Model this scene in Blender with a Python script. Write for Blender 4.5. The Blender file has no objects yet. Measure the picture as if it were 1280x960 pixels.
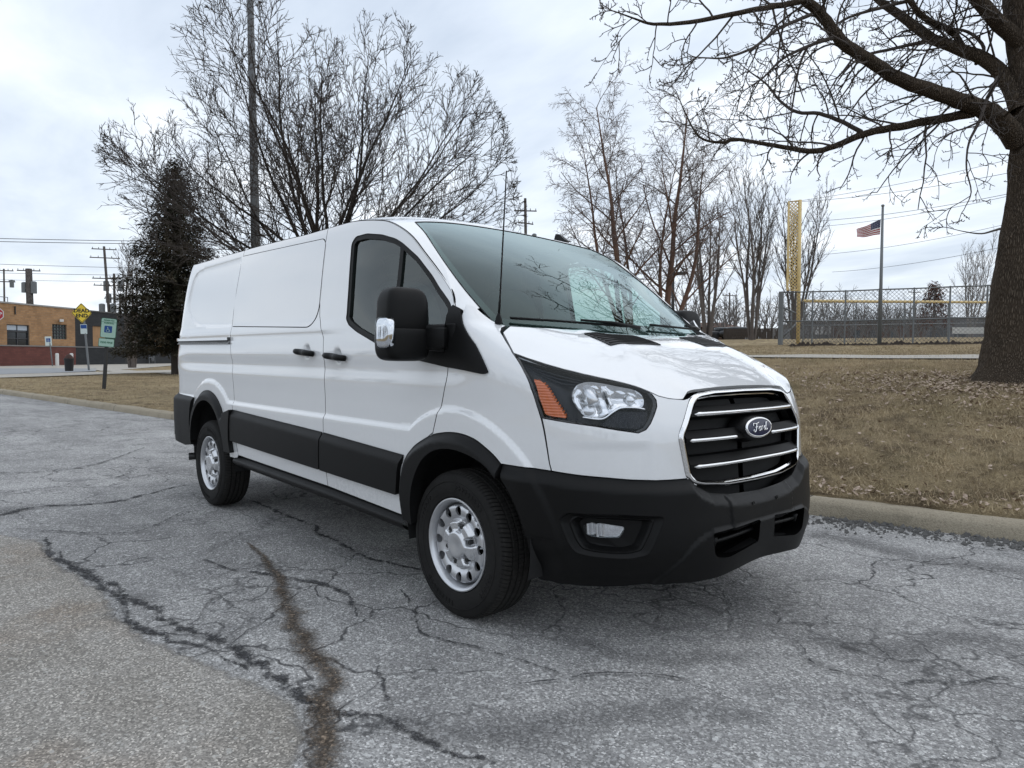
import bpy, bmesh, math, random
import numpy as np
from mathutils import Vector, Matrix
from mathutils.geometry import delaunay_2d_cdt
random.seed(7); rng=np.random.default_rng(11)
SC=bpy.context.scene; COL=SC.collection

# ------------------------------------------------------------------ helpers
def link(o,parent=None):
    COL.objects.link(o)
    if parent is not None: o.parent=parent
    return o
def tag(o,label=None,cat=None,group=None,kind=None):
    if label: o['label']=label
    if cat: o['category']=cat
    if group: o['group']=group
    if kind: o['kind']=kind
    return o
def empty(name,loc=(0,0,0),rz=0.0,parent=None):
    o=bpy.data.objects.new(name,None); o.location=loc; o.rotation_euler=(0,0,rz); o.empty_display_size=.2
    return link(o,parent)
def mesh_obj(name,V,F,mat,parent=None,smooth=True,mi=None,normals=None):
    me=bpy.data.meshes.new(name)
    V=np.asarray(V,float)
    me.from_pydata(V.tolist(),[],F if isinstance(F,list) else F.tolist())
    mats=mat if isinstance(mat,(list,tuple)) else [mat]
    for m in mats: me.materials.append(m)
    if mi is not None: me.polygons.foreach_set('material_index',np.asarray(mi,np.int32))
    if smooth: me.polygons.foreach_set('use_smooth',np.ones(len(me.polygons),bool))
    me.update()
    if normals is not None: me.normals_split_custom_set_from_vertices([tuple(n) for n in normals])
    return link(bpy.data.objects.new(name,me),parent)
class MB:
    """collects shapes into one mesh"""
    def __init__(s): s.V=[];s.F=[];s.M=[];s.n=0
    def add(s,V,F,mi=0):
        b=s.n;s.V+= [tuple(v) for v in V];s.n+=len(V)
        s.F+=[tuple(b+i for i in f) for f in F];s.M+=[mi]*len(F)
    def box(s,c,d,rot=None,mi=0,bev=0.0):
        bm=bmesh.new();bmesh.ops.create_cube(bm,size=1)
        bmesh.ops.scale(bm,vec=d,verts=bm.verts)
        if bev: bmesh.ops.bevel(bm,geom=bm.edges[:],offset=bev,segments=2,affect='EDGES',profile=.5)
        if rot is not None: bmesh.ops.rotate(bm,verts=bm.verts,matrix=rot)
        bmesh.ops.translate(bm,vec=c,verts=bm.verts)
        bm.verts.index_update();s.add([v.co[:] for v in bm.verts],[[v.index for v in f.verts] for f in bm.faces],mi);bm.free()
    def tube(s,pts,rads,n=8,mi=0,cap=True):
        pts=np.asarray(pts,float);k=len(pts);rads=np.broadcast_to(np.asarray(rads,float),(k,))
        t=np.gradient(pts,axis=0);t/=np.linalg.norm(t,axis=1,keepdims=True)+1e-12
        ref=np.array([0,0,1.]) if abs(t[0][2])<.9 else np.array([1.,0,0])
        u=np.cross(t[0],ref);u/=np.linalg.norm(u);V=[]
        for i in range(k):
            u=u-t[i]*(u@t[i]);u/=np.linalg.norm(u)+1e-12;w=np.cross(t[i],u)
            a=np.arange(n)*2*np.pi/n
            V.append(pts[i]+rads[i]*(np.cos(a)[:,None]*u+np.sin(a)[:,None]*w))
        V=np.concatenate(V);F=[]
        for i in range(k-1):
            for j in range(n):
                F.append((i*n+j,i*n+(j+1)%n,(i+1)*n+(j+1)%n,(i+1)*n+j))
        if cap: F.append(tuple(range(n))[::-1]);F.append(tuple((k-1)*n+j for j in range(n)))
        s.add(V,F,mi)
    def lathe(s,prof,n=48,axis='y',c=(0,0,0),mi=0,closed=False):
        prof=np.asarray(prof,float);a=np.arange(n)*2*np.pi/n;k=len(prof);V=[]
        for (h,r) in prof:
            ca,sa=r*np.cos(a),r*np.sin(a);hh=np.full(n,h)
            V.append(np.stack([ca,hh,sa] if axis=='y' else ([ca,sa,hh] if axis=='z' else [hh,ca,sa]),1)+c)
        V=np.concatenate(V);F=[]
        for i in range(k-1 if not closed else k):
            i2=(i+1)%k
            for j in range(n): F.append((i*n+j,i*n+(j+1)%n,i2*n+(j+1)%n,i2*n+j))
        s.add(V,F,mi)
    def prism(s,poly,d,mi=0,frame=None):
        """flat polygon (2D) given depth d; frame: 4x4 to world"""
        n=len(poly);V=[(p[0],p[1],0) for p in poly]+[(p[0],p[1],d) for p in poly]
        F=[tuple(range(n))[::-1],tuple(range(n,2*n))]+[(i,(i+1)%n,n+(i+1)%n,n+i) for i in range(n)]
        if frame is not None: V=[tuple(frame@Vector(v)) for v in V]
        s.add(V,F,mi)
    def build(s,name,mat,parent=None,smooth=False,auto=None):
        o=mesh_obj(name,s.V,s.F,mat,parent,smooth,s.M)
        if auto is not None:
            me=o.data;me.polygons.foreach_set('use_smooth',np.ones(len(me.polygons),bool));me.set_sharp_from_angle(angle=math.radians(auto))
        return o
def fillet(poly,r,n=5):
    """round the corners of a closed 2D polygon; r scalar or per-vertex"""
    P=[np.array(p,float) for p in poly];N=len(P);out=[]
    R=[r]*N if np.isscalar(r) else list(r)
    for i in range(N):
        a,b,c=P[i-1],P[i],P[(i+1)%N];rr=R[i]
        da,dc=a-b,c-b;la,lc=np.linalg.norm(da),np.linalg.norm(dc)
        if rr<=0 or la<1e-6 or lc<1e-6: out.append(tuple(b));continue
        t=min(rr,la*.48,lc*.48);p0=b+da/la*t;p1=b+dc/lc*t
        for k in range(n+1):
            u=k/n;out.append(tuple((1-u)**2*p0+2*u*(1-u)*b+u*u*p1))
    return out
def catmull(pts,n=6,closed=False):
    P=np.asarray(pts,float);N=len(P);out=[]
    for i in range(N if closed else N-1):
        p0=P[(i-1)%N] if closed or i>0 else 2*P[0]-P[1];p1=P[i];p2=P[(i+1)%N]
        p3=P[(i+2)%N] if closed or i+2<N else 2*P[-1]-P[-2]
        for k in range(n):
            t=k/n;out.append(.5*((2*p1)+(-p0+p2)*t+(2*p0-5*p1+4*p2-p3)*t*t+(-p0+3*p1-3*p2+p3)*t**3))
    if not closed: out.append(P[-1])
    return np.array(out)
def inside(q,loops):
    q=np.asarray(q,float);r=np.zeros(len(q),bool)
    for L in loops:
        L=np.asarray(L,float);x0,y0=L[:,0],L[:,1];x1,y1=np.roll(x0,-1),np.roll(y0,-1)
        for a,b,c,d in zip(x0,y0,x1,y1):
            if b==d: continue
            m=((b>q[:,1])!=(d>q[:,1]))&(q[:,0]<(c-a)*(q[:,1]-b)/(d-b)+a);r^=m
    return r
def resample(L,h,closed=True):
    L=[np.array(p,float) for p in L];out=[]
    for i in range(len(L) if closed else len(L)-1):
        a,b=L[i],L[(i+1)%len(L)];k=max(1,int(math.ceil(np.linalg.norm(b-a)/h)))
        for j in range(k): out.append(a+(b-a)*j/k)
    if not closed: out.append(L[-1])
    return np.array(out)
def inset(L,g):
    L=np.asarray(L,float);e=np.roll(L,-1,0)-L;A=.5*np.sum(L[:,0]*np.roll(L[:,1],-1)-np.roll(L[:,0],-1)*L[:,1])
    e/=np.linalg.norm(e,axis=1,keepdims=True)+1e-12;nrm=np.stack([-e[:,1],e[:,0]],1)*np.sign(A)
    m=nrm+np.roll(nrm,1,0);l=np.linalg.norm(m,axis=1,keepdims=True);m=m/np.maximum(l,.35)
    k=1/np.maximum(np.sum(m*nrm,axis=1,keepdims=True),.5)
    return L+m*k*g
def cdt_fill(loops,h,extra=[],hx=None):
    """triangulate a 2D region with interior points at spacing h"""
    hx=hx or h
    allp=np.concatenate(loops);lo,hi=allp.min(0),allp.max(0)
    gx=np.arange(lo[0]+hx/2,hi[0],hx);gy=np.arange(lo[1]+h/2,hi[1],h)
    G=np.stack(np.meshgrid(gx,gy),-1).reshape(-1,2)
    G[:,0]+=np.where(np.round((G[:,1]-lo[1])/h).astype(int)%2==0,hx*.25,-hx*.25)
    if len(G): G=G[inside(G,loops)]
    B=np.concatenate(list(loops)+list(extra)) if extra else allp
    if len(G):
        keep=np.ones(len(G),bool)
        for k in range(0,len(B),400):
            d=np.min(np.hypot((G[:,None,0]-B[None,k:k+400,0])*h/hx,G[:,None,1]-B[None,k:k+400,1]),axis=1);keep&=d>.45*h
        G=G[keep]
    V=[];E=[]
    for L in loops:
        b=len(V);V+=[tuple(p) for p in L];E+=[(b+i,b+(i+1)%len(L)) for i in range(len(L))]
    for L in extra:
        b=len(V);V+=[tuple(p) for p in L];E+=[(b+i,b+i+1) for i in range(len(L)-1)]
    nb=len(V);V+=[tuple(p) for p in G]
    r=delaunay_2d_cdt([Vector(v) for v in V],E,[],0,1e-7)
    vo=np.array([v[:] for v in r[0]]);F=np.array(r[2]);orig=r[3]
    c=vo[F].mean(1);F=F[inside(c,loops)]
    return vo,F,orig
def grid_mesh(P,flip=False,closed_u=False):
    nu,nv=P.shape[:2];V=P.reshape(-1,3);F=[]
    for i in range(nu if closed_u else nu-1):
        for j in range(nv-1):
            a,b=i*nv+j,((i+1)%nu)*nv+j
            f=(a,b,b+1,a+1);F.append(f[::-1] if flip else f)
    return V,F

# ------------------------------------------------------------------ materials
class NT:
    def __init__(s,name):
        s.m=bpy.data.materials.new(name);s.m.use_nodes=True;s.t=s.m.node_tree;s.t.nodes.clear()
        s.out=s.n('ShaderNodeOutputMaterial')
    def n(s,typ,**kw):
        d=s.t.nodes.new(typ)
        for k,v in kw.items():
            if k=='inp':
                for a,b in v.items(): s.set(d,a,b)
            else: setattr(d,k,v)
        return d
    def set(s,d,a,b):
        i=d.inputs[a]
        if hasattr(b,'bl_idname') and b.bl_idname.startswith('NodeSocket') or isinstance(b,bpy.types.NodeSocket): s.t.links.new(b,i)
        else: i.default_value=b
    def tex(s,kind='Object'): return s.n('ShaderNodeTexCoord').outputs[kind]
    def noise(s,vec,scale,detail=4,rough=.55,out='Fac',dist=0.0):
        d=s.n('ShaderNodeTexNoise',inp={'Vector':vec,'Scale':scale,'Detail':detail,'Roughness':rough,'Distortion':dist});return d.outputs[out]
    def voro(s,vec,scale,feature='F1',out='Distance',rand=1.0):
        d=s.n('ShaderNodeTexVoronoi',feature=feature,inp={'Vector':vec,'Scale':scale,'Randomness':rand});return d.outputs[out]
    def ramp(s,fac,stops,interp='LINEAR'):
        d=s.n('ShaderNodeValToRGB');cr=d.color_ramp;cr.interpolation=interp
        while len(cr.elements)<len(stops): cr.elements.new(.5)
        for e,(p,c) in zip(cr.elements,stops):
            e.position=p;e.color=(c,c,c,1) if np.isscalar(c) else tuple(c)+(1,)
        s.t.links.new(fac,d.inputs[0]);return d.outputs[0]
    def mix(s,f,a,b,mode='MIX'):
        d=s.n('ShaderNodeMix',data_type='RGBA',blend_type=mode)
        for k_,v in ((0,f),(6,a),(7,b)):
            sock=d.inputs[k_]
            if isinstance(v,bpy.types.NodeSocket): s.t.links.new(v,sock)
            elif k_==0: sock.default_value=v
            else: sock.default_value=(v,v,v,1) if np.isscalar(v) else tuple(v)+(1,)*(4-len(v))
        return d.outputs[2]
    def math(s,op,a,b=0.0,c=None,clamp=False):
        d=s.n('ShaderNodeMath',operation=op,use_clamp=clamp)
        for i,v in enumerate((a,b) if c is None else (a,b,c)):
            if isinstance(v,bpy.types.NodeSocket): s.t.links.new(v,d.inputs[i])
            else: d.inputs[i].default_value=v
        return d.outputs[0]
    def mapping(s,vec,scale=(1,1,1),rot=(0,0,0),loc=(0,0,0)):
        return s.n('ShaderNodeMapping',inp={'Vector':vec,'Scale':scale,'Rotation':rot,'Location':loc}).outputs[0]
    def bump(s,h,strength=.3,dist=.01):
        return s.n('ShaderNodeBump',inp={'Height':h,'Strength':strength,'Distance':dist}).outputs[0]
    def pbr(s,col=.5,rough=.5,metal=0.0,normal=None,coat=0.0,coat_rough=.03,spec=.5,ior=None,**kw):
        d=s.n('ShaderNodeBsdfPrincipled')
        def st(k,v):
            if isinstance(v,bpy.types.NodeSocket): s.t.links.new(v,d.inputs[k])
            elif k=='Base Color': d.inputs[k].default_value=(v,v,v,1) if np.isscalar(v) else tuple(v)+(1,)
            else: d.inputs[k].default_value=v
        st('Base Color',col);st('Roughness',rough);st('Metallic',metal);st('Coat Weight',coat);st('Coat Roughness',coat_rough);st('Specular IOR Level',spec)
        if normal is not None: st('Normal',normal)
        for k,v in kw.items(): st(k,v)
        return d.outputs[0]
    def done(s,sh,disp=None):
        s.t.links.new(sh,s.out.inputs[0]);return s.m
def simple(name,col,rough=.5,metal=0.0,coat=0.0,spec=.5,var=0.0,vscale=6.0,bump=0.0,bscale=200.0):
    t=NT(name);c=col
    if var:
        n=t.noise(t.tex(),vscale,5,.6);cc=(col,)*3 if np.isscalar(col) else col
        c=t.mix(n,tuple(x*(1-var) for x in cc),tuple(min(1,x*(1+var)) for x in cc))
    nm=t.bump(t.noise(t.tex(),bscale,2),bump,.002) if bump else None
    return t.done(t.pbr(c,rough,metal,nm,coat,spec=spec))
SKY_STR=.10;SUN_AZ=70.0;SUN_EL=60.0;SUN_STR=0.5;EXPO=0.13
CLOUD_D=(.50,.57,.67,1);CLOUD_M=(.67,.735,.82,1);CLOUD_L=(.86,.90,.95,1);CLOUD_SC=13.0
import numpy as np
def pchip(xs,ys):
    xs=np.array(xs,float);ys=np.array(ys,float);h=np.diff(xs);d=np.diff(ys)/h
    m=np.zeros(len(xs))
    for i in range(1,len(xs)-1):
        if d[i-1]*d[i]>0:
            w1=2*h[i]+h[i-1];w2=h[i]+2*h[i-1];m[i]=(w1+w2)/(w1/d[i-1]+w2/d[i])
    m[0]=d[0];m[-1]=d[-1]
    def f(x):
        x=np.asarray(x,float);i=np.clip(np.searchsorted(xs,x)-1,0,len(xs)-2)
        t=np.clip((x-xs[i])/h[i],-.5,1.5);t2=t*t;t3=t2*t
        return (2*t3-3*t2+1)*ys[i]+(t3-2*t2+t)*h[i]*m[i]+(-2*t3+3*t2)*ys[i+1]+(t3-t2)*h[i]*m[i+1]
    return f
def sstep(a,b,x):
    t=np.clip((x-a)/(b-a),0,1);return t*t*(3-2*t)
BZ=pchip([.15,.30,.42,.55,.75,.95,1.10,1.22,1.32,1.42,1.60,1.80,1.95,2.05,2.09,2.12],
         [.93,.962,.980,.992,1.000,1.000,.998,.991,.981,.968,.944,.917,.893,.868,.84,.80])
AZ=pchip([.15,.22,.30,.38,.50,.60,.70,.80,.93,1.00,1.08,1.12,1.17,1.22,1.26,1.30,1.36,1.42,1.6,2.1],
         [.88,.93,.97,.99,.995,.988,.980,.973,.963,.945,.915,.888,.82,.72,.62,.50,.32,.15,.05,.05])
RZ=pchip([.15,.5,.9,1.3,1.7,1.95,2.12],[.46,.52,.50,.48,.44,.34,.15])
XR=-3.93;NF=3.0;NR=3.6
def taper(x): return 1-.022*sstep(-2.2,-4.6,x)
def sgnpow(v,p): return np.sign(v)*np.abs(v)**p
# arclength table at reference height
_th=np.linspace(0,np.pi/2,4001)
def _tab(a,b,n):
    x=a*np.cos(_th)**(2/n);y=b*np.sin(_th)**(2/n)
    s=np.concatenate([[0],np.cumsum(np.hypot(np.diff(x),np.diff(y)))]);return s
_sf=_tab(.96,1.0,NF);S1=_sf[-1]
_sr=_tab(.5,.978,NR);SR=_sr[-1]
S2=S1+(-XR)            # start of rear corner
S3=S2+SR
def th_of_s(s): return np.interp(s,_sf,_th)
def base(s,z):
    """right half: returns x, Y(>0)"""
    s=np.asarray(s,float);z=np.asarray(z,float);s,z=np.broadcast_arrays(s,z)
    th=th_of_s(np.clip(s,0,S1));b=BZ(z);a=AZ(z)
    c=np.clip(np.cos(th),0,1);si=np.clip(np.sin(th),0,1)
    x=a*c**(2/NF);y=b*si**(2/NF)
    xs=-(s-S1);side=(s>S1)
    x=np.where(side,xs,x);y=np.where(side,b*taper(xs),y)
    tr=np.interp(np.clip(S3-s,0,SR),_sr,_th);r=RZ(z)
    xr=XR-r*np.clip(np.cos(tr),0,1)**(2/NR);yr=b*taper(XR)*np.clip(np.sin(tr),0,1)**(2/NR)
    rear=s>S2
    x=np.where(rear,xr,x);y=np.where(rear,yr,y)
    return x,y
def s_of(x,Y,z):
    x=np.asarray(x,float);Y=np.asarray(Y,float);b=BZ(z);a=AZ(z)
    th=np.arctan2((np.clip(Y,0,9)/b)**(NF/2),(np.clip(x,0,9)/a)**(NF/2))
    sf=np.interp(th,_th,_sf)
    r=RZ(z);tr=np.arctan2((np.clip(Y,0,9)/(b*taper(XR)))**(NR/2),(np.clip(XR-x,0,9)/r)**(NR/2))
    sr=S3-np.interp(tr,_th,_sr)
    return np.where(x>0,sf,np.where(x<XR,sr,S1-x))
def disp(s,z):
    """outward detail displacement, metres"""
    s=np.asarray(s,float);z=np.asarray(z,float)
    x=S1-s
    rf=np.hypot(x-0.0,z-.37);rr=np.hypot(x+3.27,z-.42)
    # recessed lower door / quarter panel with wheel-arch flares left proud
    d=np.minimum(np.minimum(z-.862,rf-.61),rr-.60)
    d=np.where(x>0.0,np.minimum(rf-.61,.30-0*z+0*x+0.2),d)
    fade=1-sstep(.97,1.24,z)
    front=np.where(x>0,1-sstep(.40,.75,x),1)
    D=-.017*sstep(-.004,.030,d)*fade*front
    # shoulder crease under the windows
    side=sstep(.25,-.15,x)
    D=D+.006*sstep(1.36,1.40,z)*(1-sstep(1.40,1.47,z))*sstep(-.9,-1.4,x)
    # soft body line through the handles
    D=D-.012*np.exp(-((z-1.17-.0*x)/.055)**2)*side*sstep(XR-.3,XR+.2,x)
    # cab narrows in plan towards the windshield
    D=D-.058*sstep(1.34,1.66,z)*sstep(S1+1.15,S1-.10,s)
    # finger scoops behind the door handles
    for xc,zc in ((-1.13,1.238),(-1.525,1.262)):
        q=np.hypot(x-xc,(z-zc)*1.05);D=D-.016*sstep(.056,.020,q)
    return D
def sbase(s,z):
    s=np.asarray(s,float)
    x,y=base(np.abs(s),z)
    return x,np.where(s<0,-y,y)
def _raw(s,z,off):
    x,y=sbase(s,z);e=1e-3
    x1,y1=sbase(s+e,z);x0,y0=sbase(s-e,z);xu,yu=sbase(s,z+e);xd,yd=sbase(s,z-e)
    ts=np.stack([(x1-x0),(y1-y0),0*x],-1);tz=np.stack([(xu-xd),(yu-yd),0*x+2*e],-1)
    n=np.cross(ts,tz);n/=np.linalg.norm(n,axis=-1,keepdims=True)+1e-12
    P=np.stack([x,y,np.broadcast_to(z,x.shape)],-1)
    return P,n
def pos(s,z,off=0.0,sgn=-1):
    """point on the body skin; s<0 is past the centre line; off may be an array"""
    s=np.asarray(s,float);z=np.asarray(z,float);s,z=np.broadcast_arrays(s,z)
    P,n=_raw(s,z,off)
    n[...,:2]*=1
    P=P-n*0
    o=(disp(np.abs(s),z)+off)
    # n from ts x tz: at the right flank ts=(-1,0), tz=(0,1): n=+y (outward for +Y)
    P=P+n*np.asarray(o)[...,None]
    P[...,1]*=sgn
    return P
OUT={
'hood':[(0.899, 1.381), (1.027, 1.35), (1.118, 1.257), (1.053, 1.232), (0.99, 1.212), (0.926, 1.19), (0.856, 1.172), (0.796, 1.157), (0.739, 1.142), (0.695, 1.13), (0.646, 1.116), (0.605, 1.096), (0.58, 1.081), (0.533, 1.071), (0.455, 1.064)],
'head':[(1.118, 1.257), (1.053, 1.232), (0.99, 1.212), (0.926, 1.19), (0.856, 1.172), (0.796, 1.157), (0.739, 1.142), (0.695, 1.13), (0.646, 1.116), (0.612, 1.096), (0.598, 1.065), (0.603, 1.039), (0.625, 1.005), (0.649, 0.972), (0.674, 0.947), (0.709, 0.934), (0.794, 0.946), (0.88, 0.96), (0.994, 0.973), (1.115, 0.987), (1.134, 1.053), (1.141, 1.111), (1.142, 1.192)],
'fasc':[(1.116, 0.983), (1.076, 0.77)],
'bumptop':[(1.326, 0.773), (1.197, 0.772), (1.076, 0.767), (0.953, 0.757), (0.839, 0.75), (0.743, 0.742), (0.64, 0.737), (0.564, 0.736), (0.478, 0.736), (0.438, 0.701), (0.365, 0.668), (0.229, 0.648), (0.073, 0.642)],
'grille_o':[(0.409, 1.081), (0.24, 1.092), (0.0, 1.096)],
'grille_c':[(0.523, 0.916), (0.489, 0.744), (0.456, 0.71), (0.414, 0.703), (0.229, 0.683)],
'bar1':[(0.424, 0.998), (0.244, 1.001), (0.051, 1.003)],
'bar2':[(0.464, 0.898), (0.327, 0.89), (0.119, 0.889)],
'bar3':[(0.437, 0.791), (0.28, 0.775), (0.06, 0.776)],
'amber':[(1.116, 1.153), (1.074, 1.143), (1.045, 1.068), (0.998, 0.989), (1.049, 0.994), (1.099, 1.0), (1.12, 1.079)],
'bowl':[(0.955, 1.101), (0.92, 1.132), (0.863, 1.147), (0.812, 1.143), (0.739, 1.127), (0.674, 1.114), (0.649, 1.092), (0.649, 1.061), (0.665, 1.036), (0.734, 1.039), (0.773, 1.037), (0.809, 1.017), (0.855, 0.991), (0.918, 0.996), (0.95, 1.031), (0.965, 1.067)],
'fog':[(1.04, 0.578), (1.008, 0.608), (0.82, 0.61), (0.629, 0.595), (0.646, 0.552), (0.701, 0.447), (0.766, 0.432), (0.836, 0.432), (0.92, 0.438), (0.982, 0.449), (1.012, 0.496)],
'foglamp':[(0.954, 0.549), (0.937, 0.564), (0.867, 0.564), (0.784, 0.552), (0.81, 0.512), (0.886, 0.51), (0.934, 0.518)],
'plate':[(0.294, 0.662), (0.293, 0.506)],
'lowgr':[(0.413, 0.509), (0.163, 0.527), (0.145, 0.522), (0.155, 0.442), (0.334, 0.405), (0.402, 0.419)],
'tab':[(0.158, 0.529), (0.038, 0.531), (0.034, 0.437), (0.15, 0.442)],
'chin':[(0.608, 0.374), (0.566, 0.417), (0.52, 0.466), (0.48, 0.492), (0.41, 0.51)],
'crease':[(1.245, 0.491), (1.169, 0.486), (1.079, 0.468)],
'handle1':[(3.285, 1.272), (3.044, 1.223)],
'handle2':[(2.89, 1.242), (2.65, 1.189)],
'rbump':[(5.675, 0.9), (5.175, 0.876), (5.129, 0.517), (5.565, 0.564)],
'rail':[(4.499, 1.362), (4.494, 1.32)],
'vent':[(0.502, 1.345), (0.094, 1.344), (0.0, 1.306), (0.467, 1.299)],
'sail':[(1.731, 1.485), (1.512, 1.416), (1.391, 1.296), (1.369, 1.169), (1.406, 1.161), (1.545, 1.174), (1.709, 1.188), (1.863, 1.209), (1.953, 1.22)],
'bumpbot':[(1.207, 0.303), (0.985, 0.309), (0.786, 0.31), (0.591, 0.328)],
'seam':[(5.402, 2.048), (4.443, 2.038), (3.683, 2.033), (3.438, 2.029), (3.128, 2.031), (2.847, 2.033), (2.685, 2.023), (2.536, 2.006), (2.413, 1.984), (2.291, 1.938), (2.171, 1.872), (2.053, 1.779), (1.941, 1.689), (1.824, 1.594), (1.777, 1.555), (1.749, 1.522), (1.724, 1.485), (1.683, 1.453), (1.554, 1.417)],
'win':[(2.718, 1.479), (2.762, 1.896), (2.726, 1.931), (2.606, 1.935), (2.45, 1.912), (2.316, 1.876), (2.243, 1.843), (2.099, 1.758), (1.971, 1.657), (1.891, 1.587), (1.752, 1.491), (1.688, 1.354), (1.73, 1.237), (1.96, 1.232), (2.358, 1.307), (2.588, 1.377), (2.681, 1.416), (2.72, 1.454)],
'sailp':[(1.728, 1.489), (1.498, 1.416), (1.387, 1.296), (1.367, 1.169), (1.404, 1.161), (1.542, 1.175), (1.706, 1.188), (1.861, 1.207), (1.975, 1.222), (1.89, 1.256), (1.758, 1.306), (1.74, 1.374), (1.752, 1.444)],
'pjoint':[(1.554, 1.417), (1.4, 1.454), (1.219, 1.477), (1.084, 1.49)],
'fo':[(2.097, 0.423), (2.107, 0.538), (2.083, 0.645), (2.042, 0.722), (1.998, 0.765), (1.942, 0.803), (1.822, 0.856), (1.725, 0.877), (1.64, 0.885), (1.558, 0.881), (1.485, 0.866), (1.422, 0.839), (1.368, 0.809), (1.326, 0.777)],
'fi':[(1.976, 0.397), (1.972, 0.508), (1.941, 0.616), (1.866, 0.725), (1.766, 0.789), (1.64, 0.812), (1.514, 0.802), (1.4, 0.767), (1.332, 0.716)],
}
CAM=(2.650693,-3.005107,1.243722,2.410412,0.039398,0.007038,890.063785)
# ------------------------------------------------------------------ van materials
def m_paint():
    t=NT('white_paint');v=t.tex()
    n=t.noise(v,1.6,4,.6);d=t.noise(v,38,3,.7)
    # road film: a little heavier low on the body
    z=t.n('ShaderNodeSeparateXYZ',inp={'Vector':v}).outputs[2]
    low=t.math('MULTIPLY',t.n('ShaderNodeMapRange',inp={'Value':z,'From Min':.35,'From Max':1.0,'To Min':1.0,'To Max':.12}).outputs[0],t.ramp(n,[(.3,.3),(.7,1)]))
    dirt=t.math('MULTIPLY',low,t.ramp(d,[(.35,.25),(.75,1)]))
    c=t.mix(t.math('MULTIPLY',dirt,.34),(.77,.78,.79),(.42,.40,.37))
    r=t.math('MULTIPLY_ADD',dirt,.18,.20)
    return t.done(t.pbr(c,r,coat=1.0,coat_rough=.02,spec=.5,**{'Coat IOR':1.75,'Coat Normal':t.bump(t.noise(v,1.7,2,.5),.10,.03)}))
def m_glass(name,tint=(.55,.62,.60),rough=0.0,k=2.0,gcol=(.93,.98,.96)):
    t=NT(name);tr=t.n('ShaderNodeBsdfTransparent',inp={'Color':tint+(1,)}).outputs[0]
    gl=t.n('ShaderNodeBsdfGlossy',inp={'Color':gcol+(1,),'Roughness':rough}).outputs[0]
    g=t.n('ShaderNodeNewGeometry');c=t.n('ShaderNodeVectorMath',operation='DOT_PRODUCT',inp={0:g.outputs['Normal'],1:g.outputs['Incoming']}).outputs['Value']
    q=t.math('SUBTRACT',1.0,t.math('ABSOLUTE',c),clamp=True);fr=t.math('MULTIPLY_ADD',t.math('POWER',q,5.0),.957,.043)
    # two faces of one pane: R = 2r/(1+r)
    f=t.math('DIVIDE',t.math('MULTIPLY',fr,k),t.math('ADD',fr,1.0),clamp=True)
    return t.done(t.n('ShaderNodeMixShader',inp={0:f,1:tr,2:gl}).outputs[0])
def m_plastic(name,col=.022,rough=.5,bs=900.0):
    t=NT(name);v=t.tex();n=t.noise(v,3.0,5,.6)
    c=t.mix(n,(col*.75,)*3,(col*1.3,col*1.3,col*1.33));r=t.math('MULTIPLY_ADD',n,.16,rough-.08)
    return t.done(t.pbr(c,r,normal=t.bump(t.noise(v,bs,2),.25,.0006),spec=.17))
def m_rubber():
    t=NT('tyre_rubber');v=t.tex();n=t.noise(v,14,5,.65)
    c=t.mix(n,(.008,.008,.008),(.026,.025,.024))
    return t.done(t.pbr(c,.72,normal=t.bump(t.noise(v,260,2),.3,.0008),spec=.14))
TREAD=NT('tyre_tread');_v=TREAD.tex();TREAD=TREAD.done(TREAD.pbr(TREAD.mix(TREAD.noise(_v,30,4,.7),(.016,.0155,.015),(.046,.044,.041)),.9,spec=.1));PAINT=m_paint();GLASS=m_glass('window_glass',(.50,.60,.57));WGLASS=m_glass('windshield_glass',(.52,.68,.65),k=1.45,gcol=(.80,.95,.96))
LENS=m_glass('clear_lens',(.93,.95,.98),k=.6);PLASTIC=m_plastic('black_plastic',.0055,.45);PLASTIC2=m_plastic('grey_black_cladding',.0085,.50)
GLOSSBLACK=simple('gloss_black',.010,.18);DARK=simple('dark_void',.002,.9,spec=0.02);FRIT=simple('glass_border_frit',.012,.25)
CHROME=simple('chrome',.82,.09,1.0);SATIN=simple('satin_chrome',.70,.24,1.0);REFL=simple('lamp_reflector',.78,.05,1.0)
STEEL=simple('painted_steel_rim',(.60,.61,.63),.30,.75,var=.14,vscale=14);RUBBER=m_rubber()
AMBER=NT('amber_lens');AMBER=AMBER.done(AMBER.pbr((.62,.13,.02),.16,coat=1.0))
GRB=simple('grille_black',.004,.45,spec=.10);HOUSING=simple('headlamp_housing',(.022,.023,.027),.35,.1,spec=.2);SEATM=simple('seat_cloth',.035,.85,var=.3,vscale=40);DASH=simple('dash_plastic',.028,.65)
BLUE=simple('emblem_blue',(.006,.012,.05),.25);UNDER=simple('underbody',.012,.85,var=.4)
STOPRED=simple('tail_lamp_red',(.35,.01,.01),.15,coat=1.0)

GAPSHADE=simple('shut_gap_shade',.05,.7);VAN=empty('cargo_van',(0,0,0))  # dark grey on folded panel edges paints shade into the shut lines
tag(VAN,'white cargo van with black lower cladding parked on the cracked asphalt','van')
X=lambda x:S1-x                      # along the flank: s = S1 - x
def sx(pts): return [(S1-x,z) for x,z in pts]

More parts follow.
